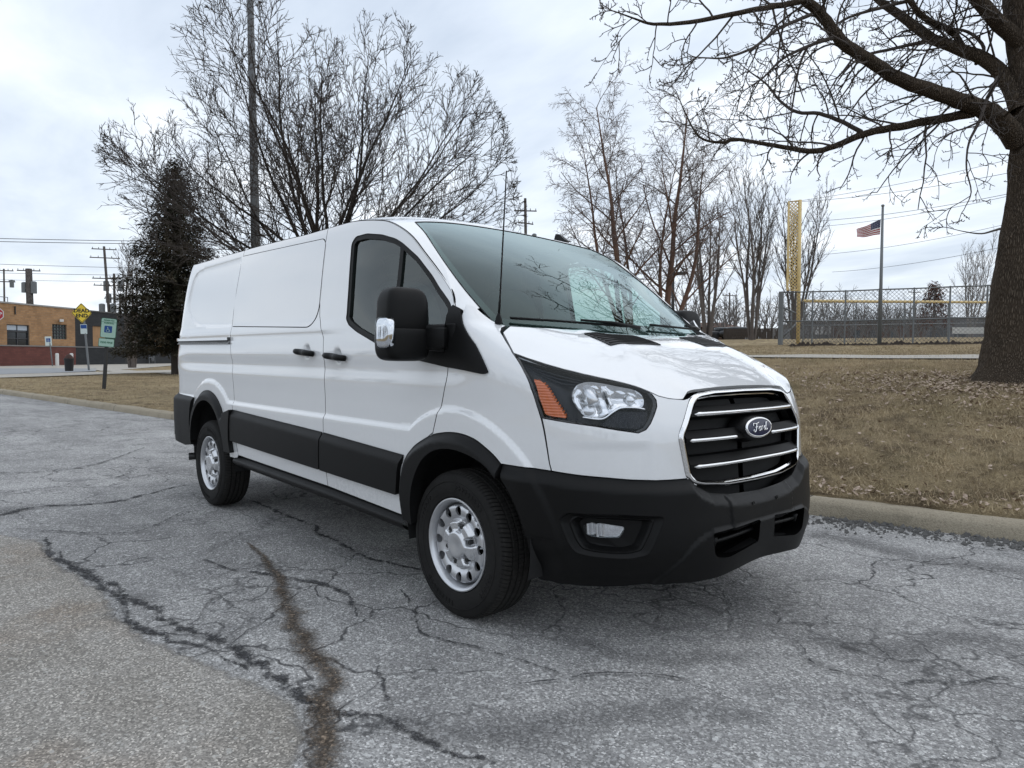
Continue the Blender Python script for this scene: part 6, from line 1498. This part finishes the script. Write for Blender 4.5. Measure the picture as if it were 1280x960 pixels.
bollard(196.5,443,453.6,.10,M_WHITE,'slim white bollard right of the gas meter','bollards along the street wall');bollard(210,443,453.4,.10,M_WHITE,'slim white bollard, left one of the close pair by the van','bollards along the street wall');bollard(213.4,443,453.4,.10,M_WHITE,'slim white bollard, right one of the close pair by the van','bollards along the street wall')
b=put(86.5,464);e=empty('litter_bin',tuple(b));e.scale=(.58,.58,.85);tag(e,'black litter bin standing on the far pavement before the red wall','bin');mb=MB();mb.lathe([(0,.34),(.05,.36),(.75,.42),(.80,.46),(.86,.46)],14,'z');mb.build('body',M_BLK,e,auto=35);mb=MB();mb.lathe([(.86,.40),(1.02,.30),(1.14,.12),(1.16,.001)],14,'z');mb.build('lid',simple('bin_lid_rust',(.05,.022,.016),.8),e,smooth=True)
b=put(80.5,456.2);e=empty('pipe_rack',tuple(b));tag(e,'low grey pipe railing on the forecourt between the white bollards','railing');mb=MB();dv=np.array([d_[0],d_[1],0])
for hh_ in (.55,.95): mb.tube([dv*-.6+[0,0,hh_],dv*.65+[0,0,hh_]],.035,6)
for k in (-.6,0,.65): mb.tube([dv*k,dv*k+[0,0,.97]],.035,6)
mb.build('rail',M_GALV,e)
b=B0+dv*tpar(185)+nrm*.5;e=empty('gas_meter',tuple(b));tag(e,'dark gas meter and pipes against the charcoal wall beside the door','gas meter');mb=MB();mb.tube([(0,0,0)+dv*-.5,dv*-.5+[0,0,.7],dv*.4+[0,0,.75],dv*.45+[0,0,0]],.04,6);mb.build('pipe',simple('meter_grey',(.16,.17,.18),.6),e);mb=MB();mb.box(dv*0+[0,0,.5],(.35,.3,.4),bev=.05);mb.lathe([(-.05,.16),(.05,.16)],12,'z',dv*.05+[0,0,.78]);mb.build('meter_body',simple('meter_body_grey',(.10,.105,.11),.6),e,auto=40)
# roof-top plant
b=B0+dv*tpar(46)-nrm*3+[0,0,hB];e=empty('roof_railing',tuple(b));tag(e,'small grey guard rail frame on the brick roof edge','roof railing');mb=MB();
for hh_ in (.35,.75): mb.tube([dv*-.6+[0,0,hh_],dv*.6+[0,0,hh_]],.03,5)
for k in (-.6,.6): mb.tube([dv*k+[0,0,-.1],dv*k+[0,0,.77]],.03,5)
mb.build('rail',M_GALV,e)
b=B0+dv*tpar(4)-nrm*3+[0,0,hB];mb=MB();mb.box((0,0,.3),(.9,.8,.62),bev=.04);mb.box((0,0,.66),(.7,.6,.10),bev=.03);o=mb.build('roof_vent',M_BLK,None,auto=40);o.location=b;tag(o,'black box vent on the brick roof at the left edge','roof vent')

# ------------------------------------------------------------------ street signs
def text_mesh(body,size,mat,parent,M,depth=.003,align='CENTER'):
    c=bpy.data.curves.new('lettering','FONT');c.body=body;c.size=size;c.align_x=align;c.align_y='CENTER';c.extrude=depth;c.offset=size*.035;o=bpy.data.objects.new('lettering',c);COL.objects.link(o)
    bpy.context.view_layer.update();dg=bpy.context.evaluated_depsgraph_get();me=bpy.data.meshes.new_from_object(o.evaluated_get(dg));bpy.data.objects.remove(o);me.materials.clear();me.materials.append(mat)
    n=bpy.data.objects.new('lettering',me);COL.objects.link(n);n.parent=parent;n.matrix_local=M;return n
def face_frame(loc,yaw_to_cam=True,tilt=0.0,turn=0.0):
    a=math.atan2(Cc[1]-loc[1],Cc[0]-loc[0])+turn;X_=Vector((-math.sin(a),math.cos(a),0));Z_=Vector((math.cos(a),math.sin(a),0));Y_=Vector((0,0,1))
    M=Matrix(((X_.x,Y_.x,Z_.x,0),(X_.y,Y_.y,Z_.y,0),(X_.z,Y_.z,Z_.z,0),(0,0,0,1)));return M@Matrix.Rotation(tilt,4,'Z')
def plate(mb,poly,M,mi=0,d=.004,z=0.0): mb.prism(poly,d,mi,M@Matrix.Translation((0,0,z)))
SGN_Y=simple('sign_yellow',(.85,.62,.06),.55);SGN_B=simple('sign_black',.015,.6);SGN_W=simple('sign_white',(.60,.68,.66),.55);SGN_G=simple('sign_green',(.04,.16,.10),.6);SGN_BL=simple('sign_blue',(.012,.07,.27),.55);SGN_R=simple('sign_red',(.42,.02,.03),.55);SGN_M=simple('sign_mint_face',(.40,.60,.52),.6,var=.1)
def rrect(w,h,r,n=4): return fillet([(-w/2,-h/2),(w/2,-h/2),(w/2,h/2),(-w/2,h/2)],r,n)
def wheelchair(mb,M,s,mi,z):
    def tb(p,w): mb.tube([tuple((M@Vector((x*s,y*s,z)))[:]) for x,y in p],w*s,5,mi)
    cc=[(-.08+.30*math.cos(a),-.22+.30*math.sin(a)) for a in np.linspace(math.radians(120),math.radians(385),16)];tb(cc,.055);tb([(-.12,.42),(-.10,.05),(.20,.02),(.34,-.36),(.45,-.33)],.06);tb([(-.11,.22),(.16,.20)],.05)
    hd=[(-.13+.10*math.cos(a),.56+.10*math.sin(a)) for a in np.linspace(0,6.28,14,endpoint=False)];mb.prism([(x*s,y*s) for x,y in hd],.003,mi,M@Matrix.Translation((0,0,z-.001)))
def sign_post(name,label,cat,foot,topd,r,mat,square=False):
    e=empty(name,tuple(foot));tag(e,label,cat);mb=MB();mb.tube([(0,0,-.15),tuple(topd)],r,4 if square else 8);mb.build('post',mat,e,smooth=False,auto=40);return e
# reserved parking sign on a leaning black post
ft=flat(129.5,486.5,.15);dS=(ft-Cc)@_f;px_m=CAM[6]/dS;up_=at(137,398,dS)-ft
e=sign_post('parking_sign','leaning reserved parking sign with wheelchair symbol on a black post in the grass','sign',ft,at(135.2,402,dS)-ft,.055,M_BLK,True)
Mx=Matrix.Translation(Vector(at(137.4,410.3,dS)-ft)+Vector((_f[0],_f[1],0))*-.07)@face_frame(ft,tilt=-.085)
w_,h_=17.2/px_m,24.5/px_m;mb=MB();plate(mb,rrect(w_,h_,.05),Mx,0);plate(mb,rrect(w_*.93,h_*.95,.045),Mx,1,.002,.0045)
fr=h_;mb.prism(rrect(w_*.93,.010,.002),.002,2,Mx@Matrix.Translation((0,h_*.30,.0068)))
bw=.40*w_*1.22;mb.prism(rrect(bw,bw,.02),.003,3,Mx@Matrix.Translation((-.02*w_,-.06*h_,.0068)));wheelchair(mb,Mx@Matrix.Translation((-.02*w_,-.09*h_,0)),bw*.62,1,.0105)
o=mb.build('sign_plate',[SGN_G,SGN_M,SGN_G,SGN_BL],e);
text_mesh('RESERVED',.062,SGN_G,e,Mx@Matrix.Translation((0,h_*.385,.008)),.001);text_mesh('PARKING',.062,SGN_G,e,Mx@Matrix.Translation((0,h_*.245,.008)),.001)
Mx2=Matrix.Translation(Vector(at(134.6,428.3,dS)-ft)+Vector((_f[0],_f[1],0))*-.07)@face_frame(ft,tilt=-.085);mb=MB();plate(mb,rrect(w_,10.5/px_m,.03),Mx2,0);plate(mb,rrect(w_*.94,9.3/px_m,.025),Mx2,1,.002,.0045);mb.build('sign_plate',[SGN_G,SGN_M],e);text_mesh('$250 FINE',.075,SGN_G,e,Mx2@Matrix.Translation((0,0,.008)),.001)
# dead end sign
ft=flat(111.5,463.0,.19);dS=(ft-Cc)@_f;px_m=CAM[6]/dS;e=sign_post('dead_end_sign','yellow diamond DEAD END sign on a leaning grey post','sign',ft,at(104,391,dS)-ft,.06,M_GALV)
Mx=Matrix.Translation(Vector(at(104.2,391.5,dS)-ft)+Vector((_f[0],_f[1],0))*-.17)@face_frame(ft,tilt=.03);q=12.6/px_m
mb=MB();plate(mb,fillet([(0,-q),(q*.88,0),(0,q),(-q*.88,0)],.08),Mx,0);ring_=[(0,-q*.92),(q*.81,0),(0,q*.92),(-q*.81,0)]
for a,b in zip(ring_,ring_[1:]+ring_[:1]): mb.tube([tuple((Mx@Vector((a[0],a[1],.005)))[:]),tuple((Mx@Vector((b[0],b[1],.005)))[:])],.014,4,1)
mb.build('sign_plate',[SGN_Y,SGN_B],e);text_mesh('DEAD',q*.50,SGN_B,e,Mx@Matrix.Translation((0,q*.22,.008)),.002);text_mesh('END',q*.50,SGN_B,e,Mx@Matrix.Translation((0,-q*.27,.008)),.002)
Mx=Matrix.Translation(Vector(at(105.8,411.4,dS)-ft)+Vector((_f[0],_f[1],0))*-.09)@face_frame(ft,tilt=.03);mb=MB();plate(mb,rrect(7.2/px_m,12/px_m,.03),Mx,0);mb.prism(rrect(6.4/px_m,4.6/px_m,.02),.003,1,Mx@Matrix.Translation((0,3.0/px_m,.0042)));mb.build('sign_plate',[SGN_W,SGN_BL],e)
# small wheelchair sign by the wall
ft=flat(66,457.6,.19);dS=(ft-Cc)@_f;px_m=CAM[6]/dS;e=sign_post('wheelchair_sign','small white sign with blue wheelchair symbol before the red wall','sign',ft,at(61.4,421,dS)-ft,.045,M_GALV)
Mx=Matrix.Translation(Vector(at(61.3,426.4,dS)-ft)+Vector((_f[0],_f[1],0))*-.08)@face_frame(ft,tilt=.05);mb=MB();plate(mb,rrect(7/px_m,11.4/px_m,.03),Mx,0);mb.prism(rrect(4.4/px_m,4.6/px_m,.02),.003,1,Mx@Matrix.Translation((0,1.2/px_m,.0042)));wheelchair(mb,Mx@Matrix.Translation((0,1.0/px_m,0)),2.6/px_m,0,.009);mb.build('sign_plate',[SGN_W,SGN_BL],e)
# stop sign cut by the frame
ft=flat(-6,463,.19);dS=(ft-Cc)@_f;px_m=CAM[6]/dS;e=sign_post('stop_sign','red octagonal stop sign cut off at the left edge of the photo','sign',ft,at(-5,386,dS)-ft,.06,M_GALV)
Mx=Matrix.Translation(Vector(at(-5,392.5,dS)-ft)+Vector((_f[0],_f[1],0))*-.09)@face_frame(ft);q=9/px_m;oc=lambda k:[(k*q*math.cos(math.radians(22.5+45*i)),k*q*math.sin(math.radians(22.5+45*i))) for i in range(8)]
mb=MB();plate(mb,oc(1.08),Mx,0);plate(mb,oc(.97),Mx,1,.003,.0042);mb.build('sign_plate',[M_WHITE,SGN_R],e);text_mesh('STOP',q*.66,M_WHITE,e,Mx@Matrix.Translation((0,0,.008)),.002)

# ------------------------------------------------------------------ poles, lamps and cables
def upole(label,foot,topp,r0,r1,arms,extra=None,group='utility poles'):
    e=empty('utility_pole',tuple(foot));tag(e,label,'utility pole',group);f_=np.array(foot);mb=MB();mb.tube([np.array([0,0,-.2]),np.array(topp)-f_],[r0,r1],8);mb.build('pole',M_WOOD,e,smooth=True);d0=np.array(topp)-f_
    for (t_,w,ang) in arms:
        mb=MB();c=d0*t_;a=np.array([_r[0]*math.cos(ang)+_f[0]*math.sin(ang),_r[1]*math.cos(ang)+_f[1]*math.sin(ang),0]);mb.tube([c-a*w/2,c+a*w/2],.065,4)
        for k in (-.46,-.22,.22,.46): mb.tube([c+a*w*k,c+a*w*k+[0,0,.26]],.04,5)
        mb.build('crossarm',M_WOOD,e)
    for (t_,off,h,r) in (extra or []):
        mb=MB();c=d0*t_+_r*off;mb.lathe([(-h/2,.001),(-h/2,r),(h/2-.1,r),(h/2,r*.5),(h/2,.001)],10,'z',c);mb.build('transformer',M_GALV,e,auto=40)
    return e
def gp(px,d,z=.15): p=at(px,445,d);return np.array([p[0],p[1],z])
upole('tall leaning utility pole with four crossarms above the charcoal building',gp(141,95),at(130,308,95),.22,.15,[(.975,3.0,.3),(.90,3.6,.3),(.72,3.4,.3),(.66,3.2,.3)],[(.46,-.9,1.3,.38),(.46,.6,1.3,.38)])
upole('short utility pole with stacked transformers right of the tall leaning one',gp(144.5,98),at(142.5,342,98),.20,.15,[(.95,2.8,-.2),(.86,3.4,-.2),(.72,3.2,-.2)],[(.86,-1.1,1.4,.36),(.86,.9,1.4,.36),(.72,1.0,1.3,.35),(.72,-.8,1.3,.35),(.5,.5,1.3,.38)])
upole('stubby utility pole with one crossarm beside the stacked transformers',gp(150.5,100),at(150,370,100),.16,.14,[(.97,2.6,.1)])
upole('thick pole with bulky transformers over the orange brick roof',gp(40,88),at(35.8,336,88),.45,.36,[(.98,2.6,.2)],[(.80,-.62,1.3,.32),(.80,.55,1.5,.34)])
upole('thin utility pole rising from the roof vent at the left edge',gp(6.5,92),at(4.8,336,92),.12,.10,[(.98,2.2,.2),(.86,2.6,.2)],[(.84,1.0,1.0,.25)])
upole('slim distant utility pole between the conifer and its bare neighbour',gp(180,110),at(178,350,110),.14,.11,[(.93,2.6,.3)])
upole('utility pole with crossarms showing above the windshield header',gp(659,75,1.5),at(656.5,248,75),.20,.14,[(.92,2.4,.1),(.84,2.0,.6),(.74,2.6,.1)],[(.74,.9,1.1,.25),(.74,-.8,1.1,.25)])
upole('distant utility pole behind the low brown building',gp(912,120,3),at(912,366,120),.16,.13,[(.95,2.6,.2)])
upole('distant utility pole behind the brown leaved small tree',gp(1143,120,4),at(1143,362,120),.16,.13,[(.95,2.4,.2)])
# cables
def cable(label,a,b,sag,r,group):
    a=np.array(a);b=np.array(b);L=[a+(b-a)*t-np.array([0,0,sag*4*t*(1-t)]) for t in np.linspace(0,1,24)];mb=MB();mb.tube(L,r,3);o=mb.build('power_cable',M_WIRE,None,smooth=True);tag(o,label,'cable',group)
g1='power cables over the brick building';g2='power cables over the ball field'
for k,(y0,y1,r) in enumerate(((297.5,300.5,.045),(301.5,303.5,.045),(329,336,.03),(340.5,343.5,.03),(349,352,.022))):
    lb=['topmost of the cables left of the conifer','second cable from the top left of the conifer','third cable from the top left of the conifer','fourth cable from the top, above the brick roof','lowest cable, faint above the brick roof'][k]
    cable('thin dark power '+lb,at(-60,y0-1,90),at(330,y1+1.5,96),.15,r,g1)
for k,(x0,y0,x1,y1,r) in enumerate(((960,256,1300,190,.030),(1000,252,1300,208,.034),(1010,277,1300,234,.034),(1015,284,1300,236,.030),(1030,318,1300,270,.028),(1040,340,1300,298,.028))):
    lb=['topmost of the cables crossing the oak limbs','second cable from the top right of the foul pole','third cable from the top, just above the flag','cable passing directly behind the flag','second lowest cable right of the flag','lowest cable, above the brown leaved tree'][k]
    cable('thin dark power '+lb,at(x0,y0,110),at(x1,y1,80),.6,r,g2)
# stadium light pole behind the big tree
ft=ground_at(323,37);e=empty('light_pole',tuple(ft));tag(e,'very tall grey steel light pole rising out of the top of the picture','light pole');tp_=at(311.5,-60,37)-ft;mb=MB();mb.tube([np.array([0,0,-.2]),tp_],[.27,.15],14);mb.build('pole',simple('dull_steel',(.10,.105,.11),.6,.3),e,smooth=True)
mb=MB();mb.box(tp_+np.array([0,0,.1]),(2.2,.3,.3));mb.build('lamp_head',M_GALV,e)
ft=ground_at(841,62);e=empty('parking_lamp',tuple(ft));tag(e,'thin dark parking lot lamp post seen past the birch trunks','lamp post');tp_=at(841,342,62)-ft;mb=MB();mb.tube([np.array([0,0,-.1]),tp_],.14,8);mb.build('post',M_BLK,e,smooth=True);mb=MB();mb.box(tp_+_r*.45,(1.2,.7,.22),bev=.03);mb.build('lamp_head',M_BLK,e)

# ------------------------------------------------------------------ low buildings far beyond the field
def block(name,label,px0,px1,pyt,d,depth,mat,z_extra=0,roofmat=None,parts=None,pitched=False,dz=-.3):
    a=ground_at(px0,d);b=ground_at(px1,d);zt=at((px0+px1)/2,pyt,d)[2];z0=min(a[2],b[2])+dz;u=(b-a);u[2]=0;Lh=np.linalg.norm(u);u/=Lh;n=np.array([_f[0],_f[1],0]);n-=u*(n@u);n/=np.linalg.norm(n)
    e=empty(name,(a[0],a[1],z0));tag(e,label,'building');h=zt-z0;V=[u*i*Lh+n*j*depth+np.array([0,0,k]) for k in (0,h) for i,j in ((0,0),(1,0),(1,1),(0,1))]
    o=mesh_obj('wall',V,[(0,1,5,4),(1,2,6,5),(2,3,7,6),(3,0,4,7)],mat,e,False)
    if pitched: 
        R=h*.45;V=[u*(-.4)+n*-.4+[0,0,h],u*(Lh+.4)+n*-.4+[0,0,h],u*(Lh+.4)+n*(depth/2)+[0,0,h+R],u*-.4+n*(depth/2)+[0,0,h+R],u*(Lh+.4)+n*(depth+.4)+[0,0,h],u*-.4+n*(depth+.4)+[0,0,h]];mesh_obj('roof',V,[(0,1,2,3),(3,2,4,5),(0,3,5),(1,4,2)],roofmat or M_BLK,e,False)
    else: 
        mb=MB();c=u*Lh/2+n*depth/2+np.array([0,0,h+.08]);V=[u*i+n*j+np.array([0,0,h+k]) for k in (0,.2) for i,j in ((-.2,-.2),(Lh+.2,-.2),(Lh+.2,depth+.2),(-.2,depth+.2))];mb.add(V,[(3,2,1,0),(4,5,6,7),(0,1,5,4),(1,2,6,5),(2,3,7,6),(3,0,4,7)]);mb.build('roof',roofmat or M_BLK,e)
    for (s0_,s1_,f0,f1,m) in (parts or []):
        V=[u*(s0_*Lh)-n*.06+[0,0,f0*h],u*(s1_*Lh)-n*.06+[0,0,f0*h],u*(s1_*Lh)-n*.06+[0,0,f1*h],u*(s0_*Lh)-n*.06+[0,0,f1*h]];mesh_obj('window',V,[(0,1,2,3)],m,e,False)
    return e
BRN=simple('brown_brick_far',(.085,.050,.038),.9,var=.25,vscale=.6);RFB=simple('rust_roof_far',(.12,.062,.042),.9,var=.2);GRYW=simple('grey_wall_far',(.13,.13,.135),.9,var=.15);WHT=simple('pale_siding_far',(.40,.40,.40),.8)
block('low_building','low brown building with rust roof beyond the hood',850,922,409,84,14,BRN,roofmat=RFB,pitched=True,parts=[(.2,.3,.3,.7,M_WG),(.5,.6,.3,.7,M_WG)])
block('long_building','long low reddish brick building seen through the chain link fence',1056,1156,402,120,15,BRN,parts=[(.1,.18,.2,.6,M_WG),(.3,.38,.2,.6,M_WG),(.55,.63,.2,.6,M_WG)],roofmat=GRYW)
block('pale_building','pale sided building low behind the fence near the foul pole',1008,1056,404,125,12,GRYW,parts=[(.1,.9,.45,.85,WHT)],roofmat=GRYW)
block('grey_building','grey shed with darker front at the right behind the oak',1156,1275,398,122,14,GRYW,parts=[(.05,.25,.1,.6,M_WG),(.3,.42,.1,.6,M_WG)],roofmat=M_BLK)
# dark timber fence and dugout wall
def board_fence(name,label,px0,px1,pyt,d,mat):
    a=ground_at(px0,d);b=ground_at(px1,d);h=at((px0+px1)/2,pyt,d)[2]-a[2];e=empty(name,tuple(a));tag(e,label,'fence');u=b-a;L=np.linalg.norm(u);n=int(L/.16);mb=MB();ang=math.atan2(u[1],u[0])
    for i in range(n):
        p=u*(i+.5)/n;mb.box(p+[0,0,h/2],(.145,.03,h*(1+.02*math.sin(i*7.1))),Matrix.Rotation(ang,3,'Z'))
    mb.build('board_panel',mat,e)
    for i in range(0,int(L/2.4)+1):
        p=u*min(1,i*2.4/L);mb=MB();mb.box(p+[0,0,h/2]+np.array([-u[1],u[0],0])/L*.08,(.10,.10,h+.05),Matrix.Rotation(ang,3,'Z'));mb.build('post',mat,e)
board_fence('board_fence','dark brown board fence between the multi-stemmed trees',905,972,411,72,simple('dark_fence_boards',(.045,.035,.028),.9,var=.3))
e0=None
for k,(px,label) in enumerate(((1196,'white panel on the outfield boundary, left of three'),(1209,'white panel on the outfield boundary, middle of three'),(1222,'white panel on the outfield boundary, nearest the oak'))):
    b=ground_at(px,64);mb=MB();w=11.5/CAM[6]*64;h=8/CAM[6]*64;M=face_frame(b);mb.prism(rrect(w,h,.03),.05,0,Matrix.Translation((0,0,h/2+.35))@M);mb.tube([(0,0,0),(0,0,h+.3)],.05,6,1);o=mb.build('boundary_panel',[M_WHITE,M_GALV],None);o.location=b;tag(o,label,'panel','white panels on the outfield boundary')
# dark clods along the field edge
V=[];F=[]
for i in range(900):
    px=rng.uniform(985,1260);d=28.2+rng.normal(0,.5);p=ground_at(px,d);s=abs(rng.normal(0,.07))+.02;b=len(V)
    for q in ((1,0,0),(-.4,.9,0),(-.6,-.8,0),(0,.1,.8)): V.append(p+np.array(q)*s*rng.uniform(.6,1.3,3))
    F+=[(b,b+1,b+3),(b+1,b+2,b+3),(b+2,b,b+3)]
tag(mesh_obj('dirt',V,F,simple('dark_soil',(.035,.026,.020),.95,var=.4),None,False),kind='stuff')
# parked dark cars far off, very small
def far_car(px,d,label,col):
    b=ground_at(px,d);e=empty('parked_car',tuple(b),math.atan2(_r[1],_r[0]));tag(e,label,'car','cars parked far beyond the hood');mb=MB();V,F=superbox(0,0,.62,2.2,.85,.32,.35,10);mb.add(V,F);mb.build('body',simple('car_paint_far',col,.3),e,smooth=True);mb=MB();V,F=superbox(-.1,0,1.05,1.25,.72,.30,.5,10);mb.add(V,F);mb.build('cabin_glass',M_WG,e,smooth=True)
    for x in (-1.35,1.35):
        for y in (-.75,.75): mb=MB();mb.lathe([(-.1,.30),(.1,.30),(.1,.02),(-.1,.02)],14,'y',(x,y,.32),closed=True);mb.build('wheel',M_BLK,e,auto=40)
far_car(924,74,'dark car parked by the board fence, right of the pair',(.012,.013,.015));far_car(908,75,'dark car parked beside the low brown building, left of the pair',(.02,.02,.022))

# ------------------------------------------------------------------ sky and light
w=bpy.data.worlds.new('World');SC.world=w;w.use_nodes=True;nt=w.node_tree;nt.nodes.clear()
N=lambda t_:nt.nodes.new(t_);Lk=nt.links.new
out=N('ShaderNodeOutputWorld');bg=N('ShaderNodeBackground');bg.inputs[1].default_value=SKY_STR;Lk(bg.outputs[0],out.inputs[0])
sk=N('ShaderNodeTexSky');sk.sky_type='NISHITA';sk.sun_disc=False;sk.sun_elevation=math.radians(SUN_EL);sk.sun_rotation=math.radians(90-SUN_AZ);sk.air_density=1.2;sk.dust_density=2.5
tc=N('ShaderNodeTexCoord');sp=N('ShaderNodeSeparateXYZ');Lk(tc.outputs['Generated'],sp.inputs[0])
def mth(op,a,b=None,c=None):
    d=N('ShaderNodeMath');d.operation=op
    for i,v in enumerate((a,b,c)):
        if v is None: continue
        if isinstance(v,bpy.types.NodeSocket): Lk(v,d.inputs[i])
        else: d.inputs[i].default_value=v
    return d.outputs[0]
# cloud deck: project the view direction onto a flat layer overhead
zz=mth('MAXIMUM',sp.outputs[2],.02);inv=mth('DIVIDE',1.0,mth('ADD',zz,.16));cx=mth('MULTIPLY',sp.outputs[0],inv);cyy=mth('MULTIPLY',sp.outputs[1],inv);cb=N('ShaderNodeCombineXYZ');Lk(cx,cb.inputs[0]);Lk(cyy,cb.inputs[1])
def nz(sc,det,ro,loc,dist=.3):
    m=N('ShaderNodeMapping');m.inputs['Location'].default_value=loc;m.inputs['Rotation'].default_value=(0,0,.6);m.inputs['Scale'].default_value=(1,1.8,1);Lk(cb.outputs[0],m.inputs[0]);n=N('ShaderNodeTexNoise');n.inputs['Scale'].default_value=sc;n.inputs['Detail'].default_value=det;n.inputs['Roughness'].default_value=ro;n.inputs['Distortion'].default_value=dist;Lk(m.outputs[0],n.inputs[0]);return n.outputs[0]
n1=nz(.75,6,.5,(3.1,1.7,0));n2=nz(1.9,6,.55,(7.3,4.2,0))
mix=mth('ADD',mth('MULTIPLY',n1,.7),mth('MULTIPLY',n2,.3))
rp=N('ShaderNodeValToRGB');Lk(mix,rp.inputs[0]);cr=rp.color_ramp;cr.elements[0].position=.36;cr.elements[0].color=CLOUD_D;cr.elements[1].position=.62;cr.elements[1].color=CLOUD_L
e_=cr.elements.new(.50);e_.color=CLOUD_M
mx=N('ShaderNodeMix');mx.data_type='RGBA';mx.inputs[0].default_value=.86;Lk(sk.outputs[0],mx.inputs[6])
# lift cloud colours to the physical scale of the sky texture
vm=N('ShaderNodeVectorMath');vm.operation='SCALE';vm.inputs['Scale'].default_value=CLOUD_SC;Lk(rp.outputs[0],vm.inputs[0]);Lk(vm.outputs[0],mx.inputs[7]);Lk(mx.outputs[2],bg.inputs[0])
sl=bpy.data.lights.new('sun','SUN');sl.energy=SUN_STR;sl.angle=math.radians(115);sl.color=(1,.965,.92);so=bpy.data.objects.new('sun',sl);COL.objects.link(so)
a,e2=math.radians(SUN_AZ),math.radians(SUN_EL);sd=Vector((math.cos(a)*math.cos(e2),math.sin(a)*math.cos(e2),math.sin(e2)));so.rotation_euler=sd.to_track_quat('Z','Y').to_euler();so.location=(0,-8,20)
vs_=SC.view_settings;vs_.view_transform='Standard';vs_.look='None';vs_.gamma=1;vs_.use_curve_mapping=False;vs_.exposure=EXPO
SC.cycles.max_bounces=8;SC.cycles.transparent_max_bounces=24;SC.cycles.caustics_reflective=False;SC.cycles.caustics_refractive=False
# ------------------------------------------------------------------ camera
def make_camera():
    cd=bpy.data.cameras.new('camera');co=bpy.data.objects.new('camera',cd);COL.objects.link(co)
    Cx,Cy,Cz,yaw,pit,rol,F=CAM
    cy,sy=math.cos(yaw),math.sin(yaw);cp,sp=math.cos(pit),math.sin(pit)
    f=Vector((cy*cp,sy*cp,-sp));r=Vector((sy,-cy,0));u=r.cross(f)
    r2=math.cos(rol)*r+math.sin(rol)*u;u2=-math.sin(rol)*r+math.cos(rol)*u
    co.matrix_world=Matrix(((r2.x,u2.x,-f.x,Cx),(r2.y,u2.y,-f.y,Cy),(r2.z,u2.z,-f.z,Cz),(0,0,0,1)))
    cd.sensor_width=36;cd.lens=F/1280*36;cd.clip_start=.05;cd.clip_end=6000
    SC.camera=co
make_camera()
